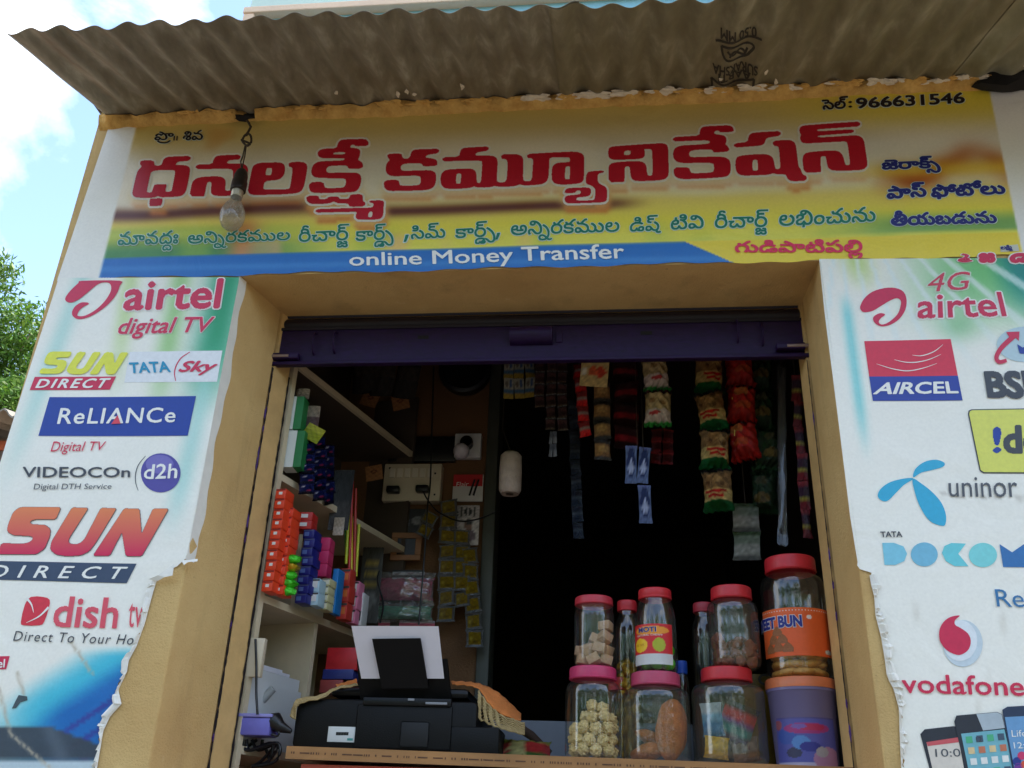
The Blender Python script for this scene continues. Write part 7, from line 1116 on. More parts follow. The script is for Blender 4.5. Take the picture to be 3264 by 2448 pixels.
hang('card_packet', 'cream packet with two red hearts hanging under the shutter', 'packet', Z2, (595, 490), (592, 668), 1, 190, .43, HEART, .012, None)
hang('sachet_string', 'string of brown and tan sachets below the heart packet', 'sachets', Z2, (640, 640), (645, 1140), 4, 118, .45, BROWN, .02, G1, part='sachet')
hang('sachet_string', 'small dark red sachets hanging below the cream noodle packets', 'sachets', Z2, (1030, 940), (1025, 1165), 3, 150, .47, DKRED, .012, G1, part='sachet', rows=2)
hang('sachet_string', 'pair of blue and white sachets hanging in the dark middle of the shop', 'sachets', Z2, (868, 1050), (868, 1290), 1, 160, .45, BLUW, .006, None, part='sachet', rows=2)
hang('sachet_string', 'single blue and white sachet hanging lowest in the dark middle', 'sachets', Z2, (912, 1300), (922, 1545), 1, 90, .45, BLUW, .006, None, part='sachet')
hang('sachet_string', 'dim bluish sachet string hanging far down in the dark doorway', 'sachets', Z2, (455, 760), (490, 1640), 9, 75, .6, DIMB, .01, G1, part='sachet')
hang('card_packet', 'grey printed packets hanging at the right behind the tallest jar', 'packet', Z2, (1560, 1420), (1575, 1780), 2, 190, .5, GREYP, .02, None)
hang('card_packet', 'slim white and yellow cards hanging first from the left under the shutter', 'cards', Z2, (110, 490), (112, 745), 2, 200, .5, packet_mesh('packet', bands((0, (140, 116, 40)), (.3, (50, 84, 110)), (.5, (140, 136, 120)), ('o', .3, .7, .2, .2, (90, 80, 70)), ('o', .7, .75, .16, .2, (40, 70, 110))), CARDP, 8, 10, flat=True), .006, None, rows=3)
hang('sachet_string', 'thin silver strips hanging below the dark silvery sachets', 'sachets', Z2, (328, 955), (326, 1115), 2, 50, .45, packet_mesh('packet', bands((0, (150, 150, 150)), (.5, (110, 110, 116))), FILMM, 5, 5), .005, None, rows=2, part='sachet')
hang('toy_string', 'colourful thin packets hanging against the right door jamb', 'packets', Z2, (1880, 600), (1960, 1640), 6, 70, .40, packet_mesh('packet', bands((0, (120, 40, 50)), (.3, (150, 140, 60)), (.5, (60, 40, 60)), (.8, (140, 50, 60))), FILM, 6, 8), .012, None)
hang('plastic_sleeve', 'long clear plastic sleeve hanging in front of the right wall', 'plastic sleeve', Z2, (1790, 520), (1800, 1700), 1, 60, .45, mesh('sleeve', packet_mesh('tmp_', bands((0, (200, 200, 200))), None, 6, 20).vertices and [v.co for v in bpy.data.meshes['tmp_'].vertices], [tuple(p_.vertices) for p_ in bpy.data.meshes['tmp_'].polygons], clear('sleeve_film', (235, 238, 240), .15, .4, .06), 70), .03, None, part='sleeve')
# brand words on the red crisp packets
for i, pc in enumerate([(1520, 735), (1535, 970)]):
    pp = at(*Z2(pc), .43); V_, F_ = text2d("lays", .01, .1); lo, hi = V_.min(0), V_.max(0); par = [o for o in bpy.data.objects if o.name.startswith('chip_string')][0]
    obj('lettering', [(pp.x-.02+(x-lo[0])/(hi[0]-lo[0])*.04, .4305, pp.z-.012+(y-lo[1])/(hi[1]-lo[1])*.024) for x, y in V_], F_, M('chip_yellow', (226, 200, 80), .5), par)

# ---- on the partition wall
WY = .992
def wall_box(name, label, cat, p0, p1, mat, d_=.02, zf=Z1, bev=.002, y=WY):
    return box_at(name, zf, p0, p1, y-d_, d_-.001, mat, label, cat, None, 0, bev)
IVORY = M('ivory_plastic', (214, 200, 172), .4, var=.06, scale=10); PBLK = M('black_plastic', (24, 24, 26), .35, var=.2, scale=40, bump=.08, bscale=200)
sb = thing('switchboard', 'ivory electric switchboard with two plugs on the inner wall', 'switchboard', at(*Z1((1215, 1650)), WY))
a_, b_ = at(*Z1((1012, 1370)), .955), at(*Z1((1424, 1650)), .955); MB().box((a_.x, .955, b_.z), (b_.x, .9985, a_.z), .004).build('board', IVORY, sb, 40)
for i in range(6): x = a_.x+.02+i*.026; MB().box((x, .951, a_.z-.05), (x+.018, .956, a_.z-.018), .001).build('switch', M('switch_ivory', (226, 216, 196), .35), sb)
for q in ((1080, 1575), (1300, 1570)):
    pp = at(*Z1(q), .95); MB().box((pp.x-.022, .925, pp.z-.012), (pp.x+.022, .9548, pp.z+.012), .006).build('plug', PBLK, sb, 40)
for q in ((1047, 1400), (1390, 1440), (1385, 1600)): pp = at(*Z1(q), .95); MB().box((pp.x-.003, .9535, pp.z-.003), (pp.x+.003, .9548, pp.z+.003)).build('screw', PBLK, sb)
wall_box('wall_panel', 'black sign board with faint looped marks above the switchboard', 'board', (1050, 1165), (1540, 1350), PBLK, .02)
hd = thing('wall_lamp', 'white square lamp plate with a round bulb on the inner wall', 'lamp', at(*Z1((1640, 1320)), WY)); a_, b_ = at(*Z1((1542, 1140)), .97), at(*Z1((1732, 1322)), .97)
MB().box((a_.x, .97, b_.z), (b_.x, .9985, a_.z), .004).build('plate', M('white_plastic', (226, 224, 220), .35), hd, 40)
cc = at(*Z1((1630, 1210)), .95); mb = MB(); mb.lathe((0, 0, 0), [(0, 0), (.020, 0), (.022, .03), (.018, .032)], 20); mb.V = [Vector((cc.x+v.x, .97-v.z, cc.z+v.y)) for v in mb.V]; mb.build('holder', BAKE, hd, 40)
cc = at(*Z1((1590, 1275)), .90); mb = MB(); mb.addbm(blob((cc.x, .90, cc.z), (.027, .032, .027), 1, 3, 0)); mb.build('bulb', M('opal_bulb', (214, 206, 210), .25), hd, 60)
cc = at(*Z1((1610, 640)), .93); mb = MB(); mb.lathe((0, 0, 0), [(0, .0), (.065, .0), (.088, -.012), (.092, -.03), (.092, -.055), (.080, -.06), (.072, -.045), (0, -.04)], 40); mb.V = [Vector((cc.x+v.x, .995+v.z, cc.z+v.y)) for v in mb.V]
tag(mb.build('wall_clock', PBLK, None, 50, (cc.x, .99, cc.z-.09)), 'round black clock high on the inner wall just under the shutter', 'clock')
fc = wall_box('pen_card', 'red and white pen blister card on the wall beside the gold sachets', 'card', (1532, 1452), (1748, 1655), M('card_white', (206, 200, 196), .5), .006, bev=.0005)
a_, b_ = at(*Z1((1532, 1452)), .985), at(*Z1((1748, 1540)), .985); obj('red_header', [(a_.x, .9855, b_.z), (b_.x, .9855, b_.z), (b_.x, .9855, a_.z), (a_.x, .9855, a_.z)], [(0, 1, 2, 3)], M('card_red', (190, 30, 36), .5), fc)
text_on('Flair', [Z1(p) for p in ((1550, 1545), (1645, 1540), (1645, 1505), (1550, 1510))], lambda x, y, l: at(x, y, .9848), WMARK, fc, .01, .15)
for dx in (0, 30): a_, b_ = at(*Z1((1650+dx, 1610)), .984), at(*Z1((1690+dx, 1490)), .984); MB().tube([a_, b_], .0035, 6).build('pen', PBLK, fc)
# twine roll hanging in the doorway
a_, b_ = at(*Z1((1955, 1292)), .62), at(*Z1((1955, 1600)), .62); w_ = (at(*Z1((2040, 1450)), .62)-at(*Z1((1872, 1450)), .62)).length/2
tw = thing('twine_roll', 'pale roll of packing twine hanging in the dark doorway', 'twine roll', b_); mb = MB(); h_ = a_.z-b_.z
mb.lathe((b_.x, .62, b_.z), [(.012, .0), (w_*.8, 0), (w_, .012), (w_*1.02, h_*.5), (w_*.96, h_-.01), (w_*.7, h_), (.012, h_)], 28); mb.build('roll', M('twine', (176, 156, 140), .8, var=.15, scale=40, bump=.4, bscale=160), tw, 50)
MB().tube([(b_.x, .62, a_.z), (b_.x-.03, .62, a_.z+.08), (b_.x-.01, .62, zz(.45))], .0008, 5).build('hanging_string', CORDM, tw)
# blister cards, bags and small toys crowding the lower wall
def card(name, label, cat, p0, p1, paint, y=.975, me_mat=CARDP, thick=.008, zf=Z3, rot=0):
    me = packet_mesh('card_sheet', paint, me_mat, 14, 14, flat=True); a_, b_ = at(*zf(p0), y), at(*zf(p1), y)
    o = inst(name, me, ((a_.x+b_.x)/2, y, (a_.z+b_.z)/2), None, (0, rot, 0), (abs(b_.x-a_.x), thick, abs(a_.z-b_.z))); tag(o, label, cat); return o
card('toy_card', 'black blister card of small toys beneath the switchboard', 'card', (985, 215), (1150, 345), bands((0, (40, 40, 44)), ('o', .3, .4, .2, .2, (90, 90, 96)), ('o', .7, .5, .15, .2, (130, 130, 130))), .97)
fr = thing('toy_pack', 'small tan picture frame shaped pack with a dark window', 'toy', at(*Z3((1035, 500)), .955)); TAN = M('tan_card', (150, 104, 66), .6, var=.15)
a_, b_ = at(*Z3((962, 345)), .955), at(*Z3((1118, 500)), .955); w_, h_ = b_.x-a_.x, a_.z-b_.z
for (u0, v0, u1, v1) in ((0, 0, 1, .2), (0, .8, 1, 1), (0, .2, .2, .8), (.8, .2, 1, .8)): MB().box((a_.x+u0*w_, .955, b_.z+v0*h_), (a_.x+u1*w_, .968, b_.z+v1*h_), .002).build('frame_bar', TAN, fr)
MB().box((a_.x+.2*w_, .960, b_.z+.2*h_), (a_.x+.8*w_, .967, b_.z+.8*h_)).build('window', PBLK, fr)
card('razor_card', 'black card with rows of white printed razors below the tan frame', 'card', (962, 555), (1140, 665), bands((0, (34, 38, 40)), (.15, (206, 206, 206)), (.3, (34, 40, 40)), (.45, (200, 200, 200)), (.6, (36, 40, 40)), (.75, (204, 204, 204)), (.88, (34, 40, 40))), .95)
POLY = clear('poly_bag', (240, 238, 240), .12, .8, .12)
for nm, lb, p0, p1, col in (('pink_bag', 'clear bag of pink cloth hanging low on the inner wall', (880, 600), (1195, 725), (176, 60, 96)), ('green_bag', 'clear bag of sea green cloth just above the printer paper', (872, 755), (1190, 830), (60, 150, 110))):
    t = thing(nm, lb, 'bag', at(*Z3(((p0[0]+p1[0])/2, p1[1])), .93)); a_, b_ = at(*Z3(p0), .95), at(*Z3(p1), .95)
    me = packet_mesh('cloth', bands((0, col), (.5, tuple(int(v*1.15) for v in col))), printed('soft_cloth', .8, .6, 26), 14, 10); inst('cloth', me, ((a_.x+b_.x)/2, .95, (a_.z+b_.z)/2), t, scale=(b_.x-a_.x, .03, a_.z-b_.z))
    me2 = mesh('bag_film', [v.co for v in me.vertices], [tuple(q.vertices) for q in me.polygons], POLY, 70); inst('bag_film', me2, ((a_.x+b_.x)/2, .945, (a_.z+b_.z)/2), t, scale=((b_.x-a_.x)*1.06, .05, (a_.z-b_.z)*1.5))
card('pink_sheet', 'pink edged pack hanging behind the printer paper', 'pack', (880, 835), (1200, 960), bands((0, (190, 160, 160)), (.75, (206, 90, 110)), (.9, (200, 190, 186))), .965)
card('blister_card', 'dull grey blister cards hanging above the printer beside the shelf', 'card', (800, 430), (880, 850), bands((0, (70, 70, 66)), ('o', .5, .8, .3, .05, (150, 130, 60)), ('o', .5, .65, .3, .05, (150, 130, 60)), ('o', .5, .5, .3, .05, (150, 130, 60)), ('o', .5, .3, .4, .1, (120, 120, 116))), .90)
card('portrait_card', 'hair dye card printed with a small portrait between the gold sachets', 'card', (1290, 265), (1445, 415), bands((0, (200, 190, 186)), ('o', .12, .12, .2, .1, (206, 40, 70)), ('o', .62, .35, .3, .24, (120, 100, 110)), ('o', .62, .7, .14, .18, (130, 94, 74)), ('o', .62, .84, .14, .1, (30, 26, 26))), .962)
card('comb_card', 'dark card with a row of black combs under the pen card', 'card', (1322, 195), (1450, 265), bands((0, (180, 170, 168)), ('o', .2, .5, .05, .4, (24, 24, 26)), ('o', .4, .5, .05, .4, (24, 24, 26)), ('o', .6, .5, .05, .4, (24, 24, 26)), ('o', .8, .5, .05, .4, (24, 24, 26))), .97)
# gold sachet strips
SILVER = M('silver_foil', (200, 200, 198), .2, .7, bump=1.0, bscale=260)
GOLD = packet_mesh('packet', bands((0, (128, 104, 18)), ('o', .55, .30, .2, .08, (104, 80, 14)), ('o', .3, .5, .1, .1, (160, 140, 50))), [SILVER, printed('gold_print', .3, .5, 40)], 16, 14, inset=(.36, -.36, .38))
GG = 'gold sachet strips on the inner wall'
for lb, tp, bt, n_, w_ in (('long gold sachet strip, leftmost of the three above the printer', (1280, 165), (1262, 845), 8, 112), ('gold sachet strip, middle one, half hidden behind the leftmost', (1350, 330), (1352, 760), 5, 100), ('gold sachet strip curving lowest, nearest the doorway edge', (1390, 430), (1425, 985), 6, 100)):
    t = hang('sachet_strip', lb, 'sachets', Z3, tp, bt, n_, w_, .93, GOLD, .010, GG, part='sachet', gap=.01, cord=False)
    for k in range(max(0, n_-3), n_):
        q = (tp[0]+(bt[0]-tp[0])*(k+.5)/n_, tp[1]+(bt[1]-tp[1])*(k+.5)/n_-22)
        text_on('GRAND' if w_ == 112 else 'SAKTHI', [Z3((q[0]+x*.36*w_/50*50/50, q[1]+y)) for x, y in ((-1, 14), (1, 14), (1, -10), (-1, -10))], lambda x, y, l: at(x, y, .9225), M('sachet_red', (120, 30, 20), .5), t, .02)
hang('sachet_strip', 'short crumpled gold sachet strip jutting left above the others', 'sachets', Z3, (1185, 235), (1130, 370), 2, 90, .92, GOLD, .012, None, part='sachet', tilt=.2, cord=False)
# loose wires
for nm, lb, pts, yv in (('wire', 'black wire falling from the shutter past the switchboard to the printer', [Z1((1380, 640)), Z1((1370, 1000)), Z1((1355, 1500)), Z3((1160, 200)), Z3((1140, 500)), Z3((1110, 860))], .88), ('wire', 'thin black wire looping beside the pink bag', [Z3((890, 560)), Z3((880, 620)), Z3((912, 740)), Z3((895, 850))], .87), ('wire', 'black wire running from a plug across the door frame', [Z1((1300, 1580)), Z1((1340, 1650)), Z3((1220, 230)), Z3((1330, 280)), Z3((1440, 270)), Z3((1540, 230))], .90)):
    pp = [at(*q, yv) for q in curve_pts(pts, 8, False)]; o = MB().tube(pp, .0028, 6).build(nm, PBLK, None, 60, pp[-1]); tag(o, lb, 'wire')
# blue glossy packets and stationery hung from the shelf top
BLUP = packet_mesh('packet', bands((0, (12, 16, 50)), (.2, (22, 34, 96)), ('o', .3, .6, .12, .1, (210, 200, 210)), ('o', .7, .3, .12, .08, (180, 60, 90)), (.85, (20, 24, 80))), FILMM, 8, 8)
for k, (tp, bt, n_, w_, y) in enumerate((((430, 1150), (420, 1600), 6, 120, .33), ((520, 1180), (520, 1650), 6, 110, .40), ((590, 1230), (590, 1680), 5, 90, .47))):
    hang('sachet_strip', 'dark blue glossy sachets crowded on the upper shelf, ' + ('nearest strip', 'middle strip', 'farthest strip')[k], 'sachets', Z1, tp, bt, n_, w_, y, BLUP, .025, 'dark blue sachets on the upper shelf', part='sachet', cord=False)
card('lime_packet', 'lime green packet lying above the dark blue sachets', 'packet', (400, 1085), (540, 1195), bands((0, (150, 160, 40)), (.6, (176, 176, 60))), .31, FILM, .01, Z1, .5)
card('white_bag', 'crumpled white bag on the top shelf beside the jamb', 'bag', (345, 810), (440, 880), bands((0, (150, 140, 130)), (.5, (176, 166, 150))), .31, FILM, .03, Z1)
card('foil_bag', 'pale crumpled plastic bag behind the white and green boxes', 'bag', (400, 940), (510, 1090), bands((0, (90, 70, 70)), (.5, (150, 136, 120))), .33, FILM, .03, Z1)
pens = thing('pen_packs', 'neon yellow green and red pen packs hanging between shelf and wall', 'pens', at(*Z3((745, 600)), .62))
for i, (x0, x1, y0, y1, c_) in enumerate(((722, 705, 205, 520, (196, 206, 30)), (742, 722, 60, 560, (196, 40, 30)), (735, 735, 230, 575, (226, 200, 30)), (760, 750, 100, 590, (190, 50, 30)), (778, 760, 300, 590, (206, 210, 40)), (700, 708, 260, 470, (60, 170, 60)))):
    MB().tube([at(*Z3((x0, y0)), .60+.01*i), at(*Z3((x1, y1)), .60+.01*i)], .0042, 8).build('pen', M('neon_%d' % i, c_, .4), pens, 40)
card('plastic_folder', 'dark clear plastic folder hanging at the front of the upper shelf', 'folder', (640, 0), (720, 330), bands((0, (70, 70, 70)), (.5, (50, 54, 56))), .55, FILM, .01)
card('paper_tag', 'pale paper tag poking out below the dark folder', 'paper', (640, 262), (690, 360), bands((0, (190, 176, 160)), (.5, (176, 160, 140))), .545, CARDP, .003)
for k, (x, y, r, lb) in enumerate(((900, 880, .3, 'tan price card hanging on the upper left among dark packets'), (1130, 905, -.25, 'tan card with a dark scrawl hanging left of the black clock'), (930, 1440, -.2, 'dim brown card hanging beside the switchboard'))):
    card('price_card', lb, 'card', (x-60, y-55), (x+60, y+55), bands((0, (150, 100, 60)), ('o', .5, .6, .2, .12, (90, 40, 30)), ('o', .5, .6, .1, .06, (150, 100, 60))), .80, CARDP, .003, Z1, r)
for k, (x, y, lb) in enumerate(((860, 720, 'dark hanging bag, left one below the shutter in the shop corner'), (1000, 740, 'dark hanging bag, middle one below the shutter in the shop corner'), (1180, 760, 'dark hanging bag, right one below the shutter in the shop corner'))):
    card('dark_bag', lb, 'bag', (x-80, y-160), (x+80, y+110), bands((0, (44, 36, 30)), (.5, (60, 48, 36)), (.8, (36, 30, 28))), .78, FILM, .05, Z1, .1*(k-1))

# ---- lower left: white machine, papers, box, adapter
WPL = M('white_machine', (206, 208, 206), .4, var=.04, scale=6)
wm = thing('white_machine', 'white office machine under the shelf with papers piled on it', 'office machine', sp_(.12, .1, -1.108))
zt_ = at(*Z3((330, 1135)), .40).z - Z0; sbox(.03, .25, .012, .22, -1.1075, zt_-.03).build('body', WPL, wm); mb = sbox(.035, .245, .018, .21, zt_-.0298, zt_); mb.build('lid', WPL, wm)
PAP = M('paper', (214, 212, 216), .7, var=.04, scale=20)
a_ = at(*Z3((215, 1300)), .36); b_ = at(*Z3((300, 1215)), .36); MB().tube([a_, b_], [.012, .009], 10).build('output_flap', M('grey_plastic', (160, 164, 162), .4), wm, 50)
for i, lb in enumerate(('loose white papers on the white machine, bottom sheaf', 'loose white papers on the white machine, top sheaf')):
    o = sbox(.04+.02*i, .20-.02*i, .02+.01*i, .19, zt_+.001+.008*i, zt_+.008+.008*i).build('paper_sheaf', PAP, None, None, sp_(.1, .1, zt_+.008*i)); tag(o, lb, 'papers')
box_at('junction_box', Z3, (150, 932), (222, 1150), .262, .02, IVORY, 'cream plastic box fixed to the door edge of the shelf', 'electric box')
pp = [at(*Z3(q), .255) for q in curve_pts([(200, 940), (205, 1100), (205, 1250), (212, 1360)], 6, False)]; tag(MB().tube(pp, .003, 6).build('power_cable', PBLK, None, 60, pp[-1]), 'black cable dropping from the cream box to the lilac box', 'cable')
LIL = M('lilac_plastic', (112, 108, 190), .4, var=.1)
bx_ = thing('lilac_tray', 'lilac plastic tray on the low shelf beside the door edge', 'tray', at(*Z3((180, 1480)), .27)); a_, b_ = at(*Z3((97, 1362)), .265), at(*Z3((272, 1478)), .265)
MB().box((a_.x, .265, b_.z), (b_.x, .33, a_.z-.004), .004).build('tray_body', LIL, bx_, 40); MB().box((a_.x-.003, .262, a_.z-.0038), (b_.x+.003, .333, a_.z+.004), .002).build('tray_rim', M('lilac_rim', (150, 146, 210), .4), bx_, 40)
ad_ = thing('power_adapter', 'black power plug and lead lying next to the lilac tray', 'adapter', at(*Z3((330, 1460)), .29)); pp = [at(*Z3(q), .285) for q in ((275, 1400), (310, 1400), (340, 1430), (400, 1455))]
MB().tube(pp, [.018, .022, .014, .005], 10).build('plug_body', PBLK, ad_, 50); MB().tube([at(*Z3(q), .28) for q in curve_pts([(300, 1440), (330, 1460), (320, 1480), (290, 1470)], 5, False)], .003, 6).build('lead', PBLK, ad_, 50)
for p0, p1, c_, lb in (((600, 985), (765, 1115), (196, 30, 40), 'red carton under the shelf behind the printer'), ((575, 1105), (745, 1165), (40, 50, 120), 'dark blue carton beneath the red carton behind the printer'), ((560, 1165), (680, 1240), (150, 60, 56), 'dull red carton lowest behind the printer')):
    box_at('carton', Z3, p0, p1, .55, .08, M('card_l%d' % c_[0], c_, .45, var=.2, scale=30), lb, 'carton', None, -.1)
mb = MB(); rs = random.Random(1)
for k in range(5): mb.tube([at(*Z3(q), .29+.012*k) for q in curve_pts([(120+30*k, 1500), (200+rs.uniform(-60, 60), 1560), (300+rs.uniform(-60, 40), 1520), (280+rs.uniform(-60, 60), 1620), (180, 1650)], 6, False)], .004, 6)
o = mb.build('added_cable_loops', PBLK, None, 60, at(*Z3((250, 1650)), .3)); tag(o, 'dark cable loops added to fill the black space under the lilac tray', 'cables')  # loops standing in for the dark space below the shelf

# ---- the inkjet printer, its back to the street
INK = M('printer_shell', (14, 14, 14), .55, var=.3, scale=30, bump=.1, bscale=300, spec=.25); INK2 = M('printer_gloss', (11, 11, 12), .4, var=.2, scale=20, spec=.3)
pr = thing('inkjet_printer', 'black inkjet printer standing on the counter with its paper feed raised', 'printer', at(*Z3((985, 1560)), .30))
def pz(x, y, d_=.30): return at(*Z3((x, y)), d_)
def pbox(name, x0, y0, x1, y1, ya, yb_, mat, bev=.006):
    a_, b_ = pz(x0, y0, ya), pz(x1, y1, ya); return MB().box((a_.x, ya, b_.z), (b_.x, yb_, a_.z), bev).build(name, mat, pr, 40)
zc = ctz(-.3)
a_, b_ = pz(432, 1255), pz(1430, 1540); MB().box((a_.x, .300, zc+.006), (b_.x, .58, a_.z-.004), .012).build('body', INK, pr, 40)
a_, b_ = pz(600, 1190), pz(1380, 1262); MB().box((a_.x, .330, b_.z-.002), (b_.x, .57, a_.z), .012).build('lid', INK2, pr, 40)
a_, b_ = pz(1290, 1425, .294), pz(1556, 1568, .294); MB().box((a_.x, .294, zc+.004), (b_.x, .42, a_.z), .006).build('power_unit', INK, pr, 40)
pbox('rear_cover', 770, 1300, 1285, 1560, .2935, .30, INK, .004); pbox('duplex_recess', 1012, 1398, 1160, 1545, .2905, .2940, M('recess_black', (10, 10, 11), .6), .004)
pbox('feed_slot', 800, 1262, 1290, 1318, .288, .31, INK2, .003); pbox('slot_trim', 1148, 1290, 1268, 1306, .286, .289, M('grey_trim', (140, 142, 146), .4), .001); pbox('paper_guide', 1050, 1270, 1085, 1284, .285, .289, M('grey_trim', (140, 142, 146), .4), .001)
lab_ = pbox('barcode_label', 608, 1426, 755, 1516, .2985, .3002, M('label_white', (214, 216, 212), .5), .0004)
for i in range(14): x = 650+i*5; a_, b_ = pz(x, 1458, .298), pz(x+(2.6 if i % 3 else 3.6), 1476, .298); MB().box((a_.x, .2978, b_.z), (b_.x, .2984, a_.z)).build('barcode_line', PBLK, lab_)
pbox('label_mark', 712, 1492, 742, 1506, .2978, .2984, M('teal_print', (70, 150, 140), .5), .0001)
def slab(name, q, th, mat, parent, y_of):
    P_ = [at(*Z3(p), y_of(p[1])) for p in q]; return MB().prism(P_, (0, th, 0)).build(name, mat, parent)
yo = lambda yv: .315 - (1280-yv)*.00022
slab('paper_support', [(765, 1048), (1268, 1050), (1292, 1275), (785, 1285)], .010, INK, pr, lambda v: yo(v)+.012)
slab('support_flap', [(850, 938), (1120, 934), (1165, 1215), (905, 1215)], .006, INK2, pr, lambda v: yo(v)-.004)
sheet = thing('paper_stack', 'white sheets of paper standing in the printer feed', 'paper', at(*Z3((1000, 1050)), yo(1050)+.01))
for i in range(3): slab('sheet', [(735+i*2, 866+i*3), (1220-i*2, 868+i*2), (1252, 1160), (790, 1160)], .0006, M('feed_paper', (232, 226, 232), .7, var=.02), sheet, lambda v, i=i: yo(v)+.0045+.0012*i)
tr_ = [(770, 1190), (1285, 1180)]
# ---- orange towel with a crochet border over the printer
TOW = M('orange_towel', (226, 134, 66), .95, var=.15, scale=30, bump=.5, bscale=220); CRO = M('crochet', (176, 152, 104), .95, var=.2, scale=60, bump=.4, bscale=200)
tw = thing('towel', 'orange towel with a crochet border draped over the back of the printer', 'towel', at(*Z3((1450, 1390)), .33))
def patch(rows, name, mat, th=.002):
    n_ = len(rows[0]); g_ = [[at(*Z3((x, y)), d_) for x, y, d_ in r] for r in rows]; V, F = [], []; sub = 5
    def cr(p, t):
        m_ = len(p)-1; i = min(int(t*m_), m_-1); f_ = t*m_-i; a_, b_, c_, d2_ = p[max(i-1, 0)], p[i], p[i+1], p[min(i+2, m_)]
        return .5*((2*b_)+(c_-a_)*f_+(2*a_-5*b_+4*c_-d2_)*f_*f_+(3*b_-a_-3*c_+d2_)*f_**3)
    U_, W_ = (n_-1)*sub, max(1, (len(rows)-1)*sub)
    for j in range(W_+1):
        for i in range(U_+1): p = cr([cr(r, i/U_) for r in g_], j/W_); V.append(p+Vector((0, .003*math.sin(i*.9)*math.sin(j*.7), .0012*math.sin(i*2.1))))
    F = [(j*(U_+1)+i, j*(U_+1)+i+1, (j+1)*(U_+1)+i+1, (j+1)*(U_+1)+i) for j in range(W_) for i in range(U_)]
    o = obj(name, V, F, mat, tw, 80); md = o.modifiers.new('thickness', 'SOLIDIFY'); md.thickness = th; return V, U_, W_
patch([[(765, 1160, .36), (700, 1178, .35), (648, 1192, .34)], [(768, 1186, .33), (700, 1196, .325), (655, 1206, .32)]], 'towel_fold', TOW)
patch([[(1290, 1178, .40), (1370, 1180, .39), (1450, 1192, .38), (1540, 1232, .38), (1610, 1290, .39), (1680, 1360, .42)], [(1298, 1195, .345), (1380, 1200, .335), (1446, 1222, .325), (1500, 1300, .32), (1570, 1360, .33), (1680, 1400, .36)]], 'towel_fold', TOW)
V, U_, W_ = patch([[(768, 1186, .318), (650, 1206, .316), (560, 1250, .300), (440, 1270, .292), (408, 1310, .290), (390, 1372, .290)], [(770, 1196, .312), (650, 1222, .310), (566, 1270, .292), (455, 1296, .284), (428, 1330, .284), (422, 1392, .284)]], 'crochet_border', CRO)
rt = [[(1444, 1226, .322), (1500, 1304, .318), (1570, 1364, .328), (1700, 1408, .36)], [(1440, 1300, .316), (1500, 1370, .314), (1580, 1420, .322), (1700, 1450, .35)], [(1440, 1385, .314), (1520, 1425, .312), (1590, 1445, .32), (1700, 1475, .345)]]
for r in range(9):
    t = r/8; pts = []; pts2 = []
    for k in range(13):
        u = k/12; i = min(int(u*3), 2); f_ = u*3-i
        def rowp(q): a_, b_ = rt[q][i], rt[q][i+1]; return tuple(a_[m]+(b_[m]-a_[m])*f_ for m in range(3))
        tt = min(max(t+(.10 if k % 2 else -.10), 0), 1); A_, B_, C_ = rowp(0), rowp(1), rowp(2)
        p = tuple(A_[m]+(B_[m]-A_[m])*tt*2 if tt < .5 else B_[m]+(C_[m]-B_[m])*(tt*2-1) for m in range(3)); pts.append(at(*Z3(p[:2]), p[2]))
    MB().tube(pts, .0022, 5).build('crochet_thread', CRO, tw, 60)
patch([[(1444, 1226, .328), (1500, 1304, .324), (1570, 1364, .334), (1700, 1408, .366)], [(1440, 1300, .322), (1500, 1370, .320), (1580, 1420, .328), (1700, 1450, .356)]], 'crochet_border', CRO)
# strap and small packet right of the printer
pp = [at(*Z4(q), .42) for q in ((90, 1180), (180, 1240), (300, 1345))]; tag(MB().tube(pp, [.012, .012, .006], 6).build('cloth_strap', M('dark_strap', (60, 44, 34), .9), None, 60, pp[-1]), 'dark brown strap trailing from the towel to the counter', 'strap')
pp = at(*Z4((150, 1340)), .40); o = inst('snack_packet', packet_mesh('packet', bands((0, (60, 100, 40)), (.3, (170, 40, 40)), ('o', .3, .5, .2, .3, (190, 180, 120)), (.8, (120, 130, 50))), FILM, 10, 8), (pp.x, .40, ctz(pp.x)+.024), None, (-.5, 0, .2), (.125, .03, .055)); tag(o, 'small green and red snack packet lying on the counter by the towel', 'snack packet')
GRYB = M('grey_inner_panel', (104, 110, 118), .5, var=.1); a_, b_ = at(*Z4((0, 1140)), .62), at(*Z4((700, 1345)), .62)
box_at('inner_cabinet', Z4, (-60, 1140), (1180, 1400), .64, .30, GRYB, 'grey low cabinet behind the counter between printer and jars', 'cabinet', None, 0, .004, None, .62)

